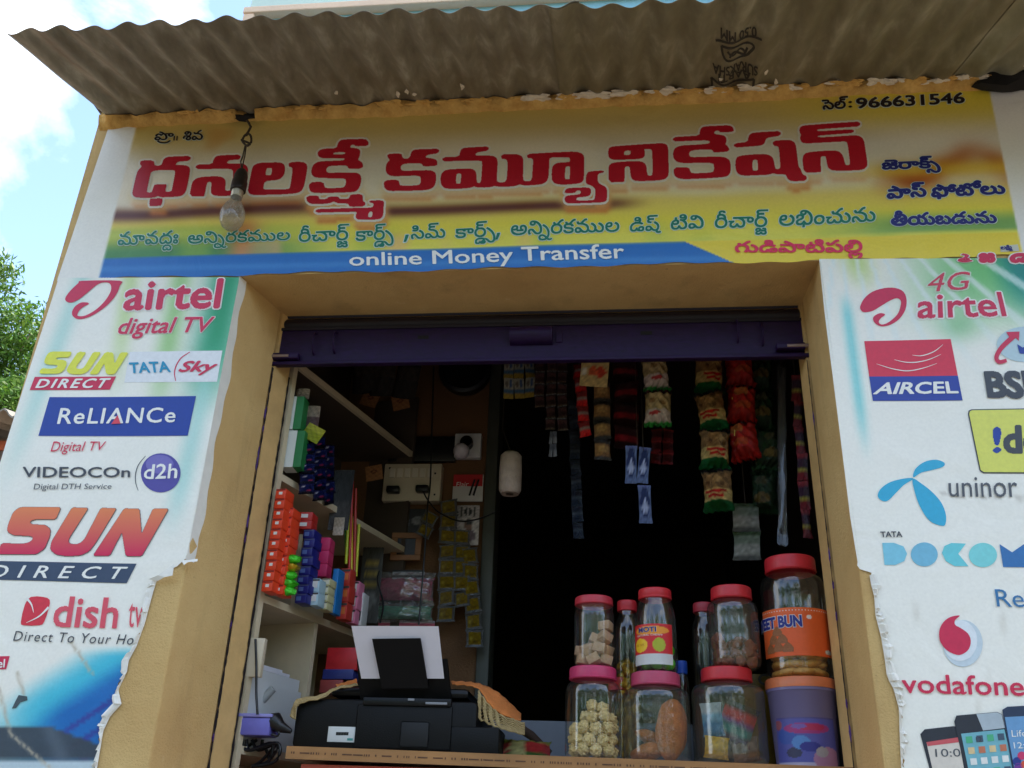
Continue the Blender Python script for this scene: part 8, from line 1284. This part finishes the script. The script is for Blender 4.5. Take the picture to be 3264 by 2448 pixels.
# ---- jars
PET = clear('jar_plastic', (246, 248, 248), .07, .75, .006); PETD = clear('jar_plastic_used', (238, 240, 240), .10, .8, .018)
def lidm(c_): return M('lid_%d_%d_%d' % c_, c_, .45, scale=26, col2=tuple(int(v*.82+18) for v in c_), bump=.06, bscale=120)
RED, PINK, ORL = (206, 34, 44), (206, 50, 100), (226, 120, 70)
def jar(label, cx, cy, z, r, h, rl, lh, col, neck=.86, prof=None, rings=0, glass=PET, name='sweet_jar', cat='jar'):
    t = thing(name, label, cat, (cx, cy, z)); hb = h-lh*.75
    if not prof:
        prof = [(r*.82, .0), (r*.94, .004), (r, .014)]
        n_ = 18; zs0, zs1 = .014, hb*.80
        for i in range(1, n_): zq = zs0+(zs1-zs0)*i/n_; prof.append((r*(1+(.005*math.cos(i/n_*2*math.pi*rings) if rings else .0)), zq))
        prof += [(r, hb*.80), (r*.985, hb*.85), (r*.93, hb*.90), (rl*neck*1.06, hb*.945), (rl*neck, hb*.965), (rl*neck, hb)]
    mb = MB(); mb.lathe((cx, cy, z), [(0, .003)]+prof, 40); mb.build('jar_body', glass, t, 50)
    mb = MB(); zl = h-lh; mb.lathe((cx, cy, z), [(rl*.97, zl), (rl, zl+.002), (rl, h-.006), (rl*.985, h-.002), (rl*.93, h), (rl*.80, h-.0015), (0, h-.0015)], 96, lambda k, j: 1+(.010*(k % 2) if j in (1, 2) else 0)); mb.build('lid', lidm(col), t, 35)
    mb = MB(); mb.lathe((cx, cy, z), [(rl*1.01, zl+.001), (rl*1.03, zl+.003), (rl*1.01, zl+.005)], 48); mb.build('lid_band', lidm(col), t, 50)
    return t
def c4(x, y, d_=.32): return at(*Z4((x, y)), d_)
Y1 = .295
def spot(x0, x1, yb_, d_): a_, b_ = c4(x0, yb_, d_), c4(x1, yb_, d_); return (a_.x+b_.x)/2, (b_.x-a_.x)/2
jx1, jr1 = spot(385, 735, 1360, Y1); jz1 = ctz(jx1)+.0005; h1 = c4(560, 828, Y1).z-jz1
jar('pink lidded jar of cream popcorn balls at the left end of the front row', jx1, Y1, jz1, jr1, h1, jr1*.845, .028, PINK)
jx2, jr2 = spot(748, 1165, 1380, Y1); jz2 = ctz(jx2)+.0005; h2 = c4(950, 862, Y1).z-jz2
jar('clear jar of brown buns with a dusty pink lid, second in the front row', jx2, Y1, jz2, jr2, h2, jr2*.74, .030, (196, 66, 100), rings=5, glass=PETD)
jx3, jr3 = spot(1180, 1640, 1400, Y1); jz3 = ctz(jx3)+.0005; h3 = c4(1390, 834, Y1).z-jz3
jar('clear jar of mixed bright packets with a red lid, third in the front row', jx3, Y1, jz3, jr3, h3, jr3*.70, .030, RED, rings=2, glass=PETD)
# lilac tub
bx4, br4 = spot(1625, 2045, 980, Y1+.01); bz4 = ctz(bx4)+.0005; hb4 = c4(1830, 905, Y1+.01).z-bz4
tub = thing('plastic_tub', 'translucent lilac tub with an orange rim at the right end of the counter', 'tub', (bx4, Y1+.01, bz4)); TUBM = clear('lilac_film', (150, 140, 190), .25, .5, .6, (150, 140, 186))
mb = MB(); mb.lathe((bx4, Y1+.01, bz4), [(0, .002), (br4*.84, .0), (br4*.88, .006), (br4*.985, hb4-.03), (br4*1.02, hb4-.028), (br4*1.02, hb4-.02)], 44); mb.build('tub_body', TUBM, tub, 50)
mb = MB(); mb.lathe((bx4, Y1+.01, bz4), [(br4*1.03, hb4-.022), (br4*1.035, hb4-.004), (br4*1.0, hb4), (0, hb4)], 48); mb.build('tub_lid', lidm(ORL), tub, 40)
def wrap(name, parent, cx, cy, r, q, paint, mat=CARDP, zf=Z4, n=60, m_=48, taper=0):
    """label wrapped round a jar: q = zoom x0, x1, y0, y1 at the jar's front"""
    a_, b_ = at(*zf((q[0], q[3])), cy-r), at(*zf((q[1], q[2])), cy-r); V, F, C_ = [], [], []
    f_ = lambda x: math.asin(max(-.985, min(.985, (x-cx)/r)))
    t0, t1 = f_(a_.x), f_(b_.x)
    for j in range(m_+1):
        for i in range(n+1):
            u, v = i/n, j/m_; th = t0+(t1-t0)*u; z = a_.z+(b_.z-a_.z)*v; rr = (r+.0012)*(1-taper*(1-v)); V.append((cx+rr*math.sin(th), cy-rr*math.cos(th), z)); C_.append(paint(u, v))
    F = [(j*(n+1)+i, j*(n+1)+i+1, (j+1)*(n+1)+i+1, (j+1)*(n+1)+i) for j in range(m_) for i in range(n)]
    o = obj(name, V, F, mat, parent, 60, tolin(np.array(C_, float)))
    def fn(u, v, lift=.0010): th = t0+(t1-t0)*u; rr = (r+.0012+lift)*(1-taper*(1-v)); return Vector((cx+rr*math.sin(th), cy-rr*math.cos(th), a_.z+(b_.z-a_.z)*v))
    return o, fn
def label_text(s, par, fn, u0, u1, v0, v1, mat, off=.02, shear=0, halo=None, arc=0):
    def put(o_, lf, mt, nm):
        V0, _ = text2d(s, 0, shear); lo, hi = V0.min(0), V0.max(0); V, F = text2d(s, o_, shear)
        obj(nm, [fn(u0+(u1-u0)*(x-lo[0])/(hi[0]-lo[0]), v0+(v1-v0)*(y-lo[1])/(hi[1]-lo[1])+arc*math.sin(math.pi*(x-lo[0])/(hi[0]-lo[0])), lf) for x, y in V], F, mt, par)
    if halo: put(off+halo[0], .0010, halo[1], 'lettering_outline')
    put(off, .0016, mat, 'lettering')
o, fn = wrap('tub_label', tub, bx4, Y1+.01, br4*.93, (1726, 2040, 1130, 1436), bands((0, (176, 166, 190)), (.12, (84, 84, 156)), ('o', .3, .3, .12, .1, (54, 54, 84)), ('o', .2, .62, .16, .16, (60, 84, 160)), ('o', .42, .5, .14, .14, (84, 130, 190)), ('o', .55, .42, .16, .1, (48, 48, 130)), ('o', .82, .18, .24, .24, (166, 116, 146)), ('o', .72, .32, .1, .1, (160, 150, 150)), ('o', .52, .78, .36, .11, (160, 50, 116)), ('o', .6, .8, .2, .07, (176, 40, 80)), ('o', .4, .82, .12, .05, (120, 90, 160)), ('o', .05, .85, .08, .1, (150, 80, 90)), (.97, (84, 76, 130))))

# upper row
cub = (jz1+h1+.0006); jx5, jr5 = spot(441, 690, 800, Y1); h5 = c4(562, 398, Y1).z-cub
jar('clear jar of square tan sweets with a red lid standing on the popcorn ball jar', jx5, Y1, cub, jr5, h5, jr5*.95, .020, (196, 44, 60), neck=.97, glass=PET)
mot = (jz2+h2+.0006); jx6, jr6 = spot(822, 1082, 840, Y1-.005); h6 = c4(935, 353, Y1).z-mot; yq = Y1-.005; rl6 = jr6*.80
mj = jar('tapered jar with red and yellow label standing on the bun jar', jx6, yq, mot, jr6, h6, rl6, .024, RED, prof=[(jr6*.86, 0), (jr6*.97, .006), (jr6, .016), (jr6, h6*.2), (jr6*.97, h6*.4), (jr6*.98, h6*.58), (jr6*.94, h6*.70), (jr6*.84, h6*.82), (rl6*.9, h6*.89), (rl6*.9, h6*.95)])
ob, fn = wrap('paper_label', mj, jx6, yq, jr6, (818, 1040, 555, 800), bands((0, (206, 206, 204)), (.26, (206, 30, 40)), ('o', .24, .48, .19, .17, (236, 190, 30)), ('o', .68, .48, .14, .17, (170, 176, 40)), ('o', .5, .84, .42, .11, (236, 150, 40))))
label_text('MOTI', ob, fn, .22, .62, .80, .92, M('label_blue', (30, 30, 110), .5), .03, halo=(.03, WMARK)); label_text('NATURAL CHEWY', ob, fn, .16, .76, .69, .74, WMARK, .0, arc=.01)
label_text('REAL TASTE', ob, fn, .12, .36, .46, .51, M('label_rust', (170, 90, 20), .5), .0)
jz7 = jz3+h3+.0006; jx7, jr7 = spot(1275, 1595, 815, Y1); h7 = c4(1425, 338, Y1).z-jz7
jar('cloudy red lidded jar half full of brown sweets on the mixed packet jar', jx7, Y1, jz7, jr7, h7, jr7*.80, .030, RED, rings=3, glass=PETD)
jz8 = bz4+hb4+.0006; jx8, jr8 = spot(1612, 2020, 720, Y1+.012); h8 = c4(1772, 152, Y1).z-jz8
bj = jar('tall jar of golden biscuits with an orange wrap label standing on the lilac tub', jx8, Y1+.012, jz8, jr8, h8, jr8*.78, .036, RED, rings=4)
ob, fn = wrap('paper_label', bj, jx8, Y1+.012, jr8*1.012, (1618, 2014, 455, 745), bands((0, (226, 92, 34)), (.9, (230, 100, 40)), ('o', .9, .1, .06, .05, (206, 206, 190)), ('o', .66, .80, .03, .05, (236, 220, 210))), n=90, m_=60)
label_text('SWEET BUN', ob, fn, -.18, .56, .60, .82, M('label_navy', (30, 40, 130), .5), .05, .0, halo=(.04, WMARK))
CONE = M('label_cone', (150, 92, 52), .6, var=.3, scale=300)
for (u, v) in ((.14, .08), (.26, .10), (.38, .08), (.20, .26), (.32, .26), (.26, .42)):
    P_ = [fn(u+du, v+dv, .0012) for du, dv in ((-.06, 0), (-.066, .08), (-.04, .15), (0, .21), (.04, .15), (.066, .08), (.06, 0))]; obj('printed_bun', P_, [tuple(range(7))], CONE, ob)
for i in range(26): u = .02+i*.037; P_ = [fn(u+a_, .93+b_, .0012) for a_, b_ in ((0, 0), (.012, 0), (.012, .02), (0, .02))]; obj('printed_dot', P_, [(0, 1, 2, 3)], WMARK, ob)
# jars behind
def back_jar(label, x0, x1, yb_, yt, d_, rl, lh, col, zb_=None, **k):
    cx, r = spot(x0, x1, yb_, d_); z = ctz(cx)+.0005 if zb_ is None else zb_; return cx, z, r, jar(label, cx, d_, z, r, c4((x0+x1)/2, yt, d_).z-z, r*rl, lh, col, **k)
gx, gz, gr, _ = back_jar('jar of gold wrapped sweets with a red lid between the two small front jars', 690, 860, 880, 418, .43, .72, .026, RED)
dx, dz, dr, _ = back_jar('dark half hidden jar with a red lid behind the cloudy brown jar', 1176, 1340, 880, 432, .44, .80, .024, (176, 40, 56))
rx, rz_, rr_, _ = back_jar('back jar whose red lid shows between the two pink lids', 640, 800, 1300, 890, .44, .80, .030, RED)
bcx, bcz, bcr, _ = back_jar('small jar with a blue cap glimpsed behind the bun jar', 1075, 1160, 1200, 785, .40, .85, .030, (30, 80, 190))
ybx, ybz, ybr, ybo = back_jar('yellow tub with a black letter C behind the mixed packet jar', 1440, 1690, 1300, 880, .46, .95, .030, (120, 100, 40), glass=M('ochre_tub', (150, 120, 40), .5, var=.1), name='ochre_tub', cat='tub')
V_, F_ = text2d('C', .03); lo, hi = V_.min(0), V_.max(0); a_, b_ = c4(1572, 932, .46-ybr), c4(1632, 862, .46-ybr); obj('lettering', [(a_.x+(b_.x-a_.x)*(x-lo[0])/(hi[0]-lo[0]), .46-ybr-.002, a_.z+(b_.z-a_.z)*(y-lo[1])/(hi[1]-lo[1])) for x, y in V_], F_, PBLK, ybo)

# contents, each sweet a thing of its own
def blob_mesh(name, r, seed, mat, amp, sub=2): mb = MB(); mb.addbm(blob((0, 0, 0), r, seed, sub, amp)); return mesh(name, mb.V, mb.F, mat, 70)
POP = M('popcorn', (236, 204, 138), .8, var=.3, scale=120, bump=.8, bscale=160)
def popball(seed):
    mb = MB(); rs_ = random.Random(seed); mb.addbm(blob((0, 0, 0), (.0135, .0135, .0135), seed, 2, .05))
    for i in range(26):
        d_ = Vector((rs_.gauss(0, 1), rs_.gauss(0, 1), rs_.gauss(0, 1))).normalized()*.0118; mb.addbm(blob(d_, (.0046,)*3, seed+i, 1, .15))
    return mesh('sweet', mb.V, mb.F, POP, 70)
PM = [popball(s_) for s_ in (1, 2, 3)]; rs = random.Random(4); k = 0
for lay in range(5):
    zl = jz1+.020+lay*.0235; R_ = jr1-.021-(.0 if lay < 3 else .014*(lay-2)); nn = (9, 9, 9, 6, 3)[lay]
    for i in range(nn):
        a_ = i*2*math.pi/nn+lay*.35; q = inst('popcorn_ball', PM[k % 3], (jx1+R_*math.cos(a_)+(.012 if lay > 2 else 0), Y1+R_*math.sin(a_), zl+rs.uniform(-.003, .003)), None, (rs.uniform(0, 6), rs.uniform(0, 6), 0)); tag(q, 'cream popcorn ball inside the pink lidded jar at the left', 'sweet', 'popcorn balls in the left jar'); k += 1
    if lay < 4: q = inst('popcorn_ball', PM[k % 3], (jx1+.004, Y1, zl+.004), None, (lay, 1, 2)); tag(q, 'cream popcorn ball inside the pink lidded jar at the left', 'sweet', 'popcorn balls in the left jar')
BUN = M('bun_crust', (190, 108, 50), .75, var=.35, scale=60, bump=.5, bscale=220)
def bun(loc, r, rot, lb, seed):
    mb = MB(); bm = blob((0, 0, 0), r, seed, 3, .06)
    for v in bm.verts:
        if abs(v.co.x) < r[0]*.15: v.co.y *= .93
    mb.addbm(bm); o = inst('bun', mesh('bun', mb.V, mb.F, BUN, 70), loc, None, rot); tag(o, lb, 'bun')
bun((jx2+.032, Y1-.014, jz2+.070), (.036, .026, .066), (0, .10, 0), 'long brown bun standing upright in the second front jar', 2)
bun((jx2-.020, Y1+.010, jz2+.024), (.042, .034, .019), (0, -.25, 0), 'brown bun lying low in the second front jar', 3)
bun((jx2-.012, Y1+.028, jz2+.055), (.040, .026, .016), (0, .35, 0), 'brown bun leaning behind in the second front jar', 5)
for i, (dx_, dz_, ang, sz, pt, lb) in enumerate(((-.045, .03, .1, (.055, .012, .045), bands((0, (206, 150, 30)), (.5, (226, 176, 60))), 'golden yellow packet at the bottom left of the mixed packet jar'), (-.05, .09, -.1, (.05, .012, .07), bands((0, (70, 130, 170)), (.4, (120, 170, 190)), (.75, (190, 200, 196))), 'pale blue packet with faint lettering in the mixed packet jar'), (.02, .085, .35, (.085, .014, .085), bands((0, (90, 60, 80)), (.25, (60, 130, 120)), (.4, (120, 60, 120)), (.62, (196, 50, 50)), (.85, (60, 60, 40))), 'dark purple and red packet leaning in the mixed packet jar'), (.04, .03, -.2, (.07, .02, .05), bands((0, (140, 90, 50)), (.5, (150, 130, 110))), 'tan packet at the bottom right of the mixed packet jar'), (-.01, .035, .0, (.05, .02, .04), bands((0, (196, 160, 120)), (.5, (206, 190, 170))), 'crinkled pale packet at the bottom of the mixed packet jar'), (.035, .12, .2, (.05, .01, .06), bands((0, (150, 130, 50)), (.5, (130, 110, 50))), 'olive packet high at the right of the mixed packet jar'))):
    o = inst('packet', packet_mesh('packet', pt, FILM, 8, 8), (jx3+dx_*.8, Y1-.045+.016*i if i != 5 else Y1+.03, jz3+dz_+.004), None, (.1, ang, .1*i), sz); tag(o, lb, 'packet')
    if i == 1: V_, F_ = text2d('strepsils', .0, .1); lo, hi = V_.min(0), V_.max(0); obj('lettering', [(jx3-.06+.05*(x-lo[0])/(hi[0]-lo[0]), Y1-.0405, jz3+.108+.012*(y-lo[1])/(hi[1]-lo[1])) for x, y in V_], F_, M('label_grey', (70, 70, 80), .5), o)
TAN2 = M('tan_sweet', (190, 152, 116), .7, var=.15, scale=60, bump=.3, bscale=150); mb = MB(); mb.box((-.0145, -.013, -.011), (.0145, .013, .011), .002); CUBE = mesh('sweet_cube', mb.V, mb.F, TAN2, 40); rs = random.Random(12)
for i, (dx_, dy_, dz_) in enumerate(((-.028, -.015, .014), (0, -.028, .013), (.028, -.014, .014), (-.01, .012, .013), (.018, .02, .014), (-.016, -.022, .037), (.014, -.026, .038), (.03, .0, .04), (.004, .0, .062), (.028, -.012, .066), (.03, -.008, .092), (-.03, .01, .036))):
    o = inst('sweet_cube', CUBE, (jx5+dx_*.92, Y1+dy_*.92, cub+dz_+.002), None, (rs.uniform(-.3, .3), rs.uniform(-.5, .5), rs.uniform(-.6, .6))); tag(o, 'tan square sweet inside the small jar on the popcorn ball jar', 'sweet', 'tan cubes in the upper left jar')
GC = blob_mesh('candy', (.0155, .0155, .0155), 3, M('green_candy', (70, 190, 30), .35, var=.1), .02, 3)
for i, (dx_, dy_, dz_) in enumerate(((.0, -.020, .020), (.026, -.010, .020), (.026, -.004, .05), (.022, .012, .075), (-.02, .015, .022))): o = inst('round_candy', GC, (jx6+dx_, yq+dy_, mot+dz_)); tag(o, 'bright green round candy inside the labelled tapered jar', 'candy', 'green candies in the labelled jar')
BR = M('brown_sweet', (134, 74, 44), .6, var=.35, scale=90, bump=.5, bscale=120); BS = [blob_mesh('sweet', (.014, .013, .010), s_, BR, .25) for s_ in (1, 2)]; rs = random.Random(9); k = 0
for lay in range(4):
    R_ = jr7-.020; nn = (9, 9, 8, 5)[lay]
    for i in range(nn):
        a_ = i*2*math.pi/nn+lay*.4; 
        if lay == 3: a_ = math.pi*(.75+.5*i/nn)
        o = inst('brown_sweet', BS[k % 2], (jx7+R_*math.cos(a_), Y1+R_*math.sin(a_), jz7+.014+lay*.017), None, (rs.uniform(0, 6), rs.uniform(0, 6), 0)); tag(o, 'rough brown sweet inside the cloudy jar on the mixed packet jar', 'sweet', 'brown sweets in the cloudy jar'); k += 1
    for i in range(3 if lay < 3 else 1): o = inst('brown_sweet', BS[i % 2], (jx7+.02*math.cos(i*2.1)-.01*(lay == 3), Y1+.02*math.sin(i*2.1), jz7+.014+lay*.017), None, (i, lay, 0)); tag(o, 'rough brown sweet inside the cloudy jar on the mixed packet jar', 'sweet', 'brown sweets in the cloudy jar')
BIS = M('biscuit', (214, 156, 66), .6, var=.2, scale=70, bump=.3, bscale=140); BM = blob_mesh('biscuit', (.027, .019, .010), 5, BIS, .06, 2); rs = random.Random(2); k = 0
for lay in range(5):
    R_ = jr8-.030; nn = 8
    for i in range(nn):
        a_ = i*2*math.pi/nn+lay*.42; o = inst('biscuit', BM, (jx8+R_*math.cos(a_), Y1+.012+R_*math.sin(a_), jz8+.013+lay*.0185), None, (rs.uniform(-.3, .3), rs.uniform(-.2, .2), a_+1.57)); tag(o, 'golden oval biscuit inside the tall jar on the lilac tub', 'biscuit', 'biscuits in the tall jar')
    o = inst('biscuit', BM, (jx8, Y1+.012, jz8+.013+lay*.0185), None, (0, .1, lay)); tag(o, 'golden oval biscuit inside the tall jar on the lilac tub', 'biscuit', 'biscuits in the tall jar')
GF = M('gold_wrapper', (206, 160, 40), .2, .75, var=.3, scale=80, bump=.8, bscale=90); GM_ = blob_mesh('sweet', (.017, .015, .012), 8, GF, .3); rs = random.Random(3)
for i in range(26): a_ = i*2.4; R_ = (gr-.018)*(.6+.4*((i*7) % 5)/5); o = inst('wrapped_sweet', GM_, (gx+R_*math.cos(a_), .43+R_*math.sin(a_), gz+.02+i*.0085), None, (rs.uniform(0, 6), rs.uniform(0, 6), 0)); tag(o, 'gold foil wrapped sweet inside the red lidded jar at the back', 'sweet', 'gold wrapped sweets')

# ================================================================== BEYOND THE SHOP
# neighbour's brick hut with a corrugated cement roof, left
hut = thing('brick_hut', 'red brick hut with a grey corrugated roof behind the left pillar', 'hut', (-5.4, 4.6, 0))
def far(px, py, y): return at(px, py, y)
HY = 3.6; c0 = far(58, 1395, HY); hx = c0.x; hz = c0.z
BRK = [M('brick_%d' % i, c_, .9, var=.25, scale=14, bump=.5, bscale=60) for i, c_ in enumerate(((176, 84, 58), (160, 70, 50), (190, 100, 70)))]; MOR = M('hut_mortar', (120, 104, 92), .95, var=.2, scale=20)
xw0 = hx-3.2
MB().box((xw0, HY+.012, 0), (hx, HY+.2, hz)).build('wall', MOR, hut); MB().box((hx-.2, HY+.2002, 0), (hx, HY+3, hz)).build('wall', MOR, hut); MB().box((xw0, HY+2.8, 0), (hx-.2002, HY+3, hz)).build('wall', MOR, hut); MB().box((xw0, HY+.2002, 0), (xw0+.2, HY+2.7998, hz)).build('wall', MOR, hut)
BL, BH = .215, .068; bmes = []
for i in range(3): mb = MB(); mb.box((0, 0, 0), (BL, .022, BH), .004); bmes.append(mesh('brick', mb.V, mb.F, BRK[i], 40))
rs = random.Random(6); cnt = 0; rows = int(hz/(BH+.012)); rest = MB()
for r in range(rows):
    z = hz-.01-(r+1)*(BH+.012); off = (r % 2)*.11
    for k in range(13):
        x = hx-BL-.004-k*(BL+.012)+off*0-(.11 if r % 2 else 0)
        if x < xw0: continue
        if cnt < 260 and k < 8 and r < 34: inst('brick', bmes[rs.randrange(3)], (x, HY-.008+rs.uniform(-.003, .003), z), hut); cnt += 1
        else: rest.box((x, HY-.006, z), (x+BL, HY+.0118, z+BH))
o = rest.build('brick_course', BRK[1], hut); o['kind'] = 'stuff'
ROOFM = M('cement_sheet', (128, 122, 112), .9, var=.3, scale=4, bump=.4, bscale=30); V, F = [], []; nx = 150
for j, (y, zo) in enumerate(((HY-.35, .02), (HY+3.3, .75))):
    for i in range(nx+1): x = xw0-.3+(hx+.22-xw0+.3)*i/nx; V.append((x, y, hz+zo+.03*math.sin(x*2*math.pi/.15)))
n1 = nx+1; V += [(v[0], v[1], v[2]+.012) for v in V]
for i in range(nx): F += [(i, i+1, n1+i+1, n1+i), (2*n1+i, 3*n1+i, 3*n1+i+1, 2*n1+i+1), (i, 2*n1+i, 2*n1+i+1, i+1)]
F += [(0, n1, 3*n1, 2*n1), (nx, 2*n1+nx, 3*n1+nx, n1+nx)]
obj('roof', V, F, ROOFM, hut, 50)

# trees
BARK = M('bark', (92, 76, 60), .95, var=.3, scale=12, bump=.8, bscale=30)
def leafm(name, c_, tr):
    m, t, b = nodes(name); L = t.links.new; oi = t.nodes.new('ShaderNodeVertexColor'); oi.layer_name = 'Col'; mu = t.nodes.new('ShaderNodeMix'); mu.data_type = 'RGBA'; mu.blend_type = 'MULTIPLY'; mu.inputs['Factor'].default_value = 1; mu.inputs['A'].default_value = (*lin(c_), 1); L(oi.outputs['Color'], mu.inputs['B']); L(mu.outputs['Result'], b.inputs['Base Color']); b.inputs['Roughness'].default_value = .55
    tl = t.nodes.new('ShaderNodeBsdfTranslucent'); L(mu.outputs['Result'], tl.inputs['Color']); ms = t.nodes.new('ShaderNodeMixShader'); ms.inputs['Fac'].default_value = tr
    L(b.outputs['BSDF'], ms.inputs[1]); L(tl.outputs['BSDF'], ms.inputs[2]); L(ms.outputs['Shader'], t.nodes['Material Output'].inputs['Surface']); return m
LEAF = leafm('leaf', (84, 122, 44), .35)
def tree(label, base, h, R_, nleaf, seed, sz=.06):
    rg = np.random.default_rng(seed); rs_ = random.Random(seed); t = thing('tree', label, 'tree', base); bx, by, bz = base
    trunk_top = Vector((bx+.1, by, bz+h*.45)); MB().tube([(bx, by, bz), (bx+.05, by+.04, bz+h*.2), trunk_top], [.17, .13, .11], 10).build('trunk', BARK, t, 60)
    cl = []; mbr = MB()
    for i in range(34):
        a_ = rs_.uniform(0, 6.283); e = rs_.uniform(-.25, 1.0); d_ = Vector((math.cos(a_)*math.cos(e), math.sin(a_)*math.cos(e), math.sin(e)*.9)); L_ = R_*rs_.uniform(.55, 1.02)
        c_ = Vector((bx, by, bz+h*.62))+Vector((d_.x*L_, d_.y*L_, d_.z*(h*.38)*rs_.uniform(.7, 1.05))); cl.append((c_, R_*rs_.uniform(.16, .30)))
        if i < 16: mid = trunk_top.lerp(c_, .5)+Vector((0, 0, -.1)); mbr.tube([trunk_top+Vector((0, 0, -.2)), mid, c_], [.06, .035, .012], 6)
    mbr.build('limbs', BARK, t, 60)
    n_ = nleaf; ci = rg.integers(0, len(cl), n_); C_ = np.array([tuple(q[0]) for q in cl])[ci]; rr = np.array([q[1] for q in cl])[ci]
    d_ = rg.normal(size=(n_, 3)); d_ /= np.linalg.norm(d_, axis=1)[:, None]; P_ = C_+d_*(rr*rg.uniform(.25, 1.15, n_)**.6)[:, None]*np.array([1.25, 1.25, .75])
    a1 = rg.normal(size=(n_, 3)); a1 /= np.linalg.norm(a1, axis=1)[:, None]; up = np.cross(a1, rg.normal(size=(n_, 3))); up /= np.linalg.norm(up, axis=1)[:, None]
    s_ = sz*rg.uniform(.6, 1.3, n_)[:, None]; V = np.stack([P_-a1*s_, P_+up*s_*.32, P_+a1*s_, P_-up*s_*.32], 1).reshape(-1, 3); F = np.arange(n_*4).reshape(-1, 4).tolist()
    g_ = rg.uniform(.55, 1.25, n_); yel = rg.uniform(.8, 1.25, n_); col = np.stack([g_*yel, g_, g_*.8], 1).repeat(4, 0)
    me = bpy.data.meshes.new('crown'); me.from_pydata((V-np.array(base)).tolist(), [], F); me.materials.append(LEAF); at_ = me.color_attributes.new('Col', 'FLOAT_COLOR', 'POINT'); cc_ = np.ones((len(V), 4), np.float32); cc_[:, :3] = col; at_.data.foreach_set('color', cc_.ravel())
    o = bpy.data.objects.new('crown', me); COL.objects.link(o); o.parent = t; return t
pt = far(-60, 1010, 7.5); tree('leafy green tree rising beyond the hut at the left edge', (pt.x-.3, 7.5, 0), pt.z+1.0, 1.75, 42000, 3, .045)
pt = far(40, 1330, 12); tree('darker tree lower down behind the hut roof', (pt.x-.9, 12, 0), pt.z+.9, 2.2, 14000, 5, .09)

# unseen trees added across the road, behind the camera, to shade the low sky
n_ = 9000; rg = np.random.default_rng(2); P_ = np.stack([rg.uniform(-26, 26, n_), -12.5+rg.normal(0, 1.2, n_), rg.uniform(0, 1, n_)**.8*7.5], 1); P_[:, 2] *= .8+.2*np.sin(P_[:, 0]*.9)
a1 = rg.normal(size=(n_, 3)); a1 /= np.linalg.norm(a1, axis=1)[:, None]; up = np.cross(a1, rg.normal(size=(n_, 3))); up /= np.linalg.norm(up, axis=1)[:, None]; s_ = rg.uniform(.18, .42, n_)[:, None]
V = np.stack([P_-a1*s_, P_+up*s_*.6, P_+a1*s_, P_-up*s_*.6], 1).reshape(-1, 3)
o = obj('shade_tree_line', V.tolist(), np.arange(n_*4).reshape(-1, 4).tolist(), LEAF, None, None, np.ones((n_*4, 3))*.8); tag(o, 'unseen belt of green trees added across the road to shade the low sky', 'trees', None, 'stuff')
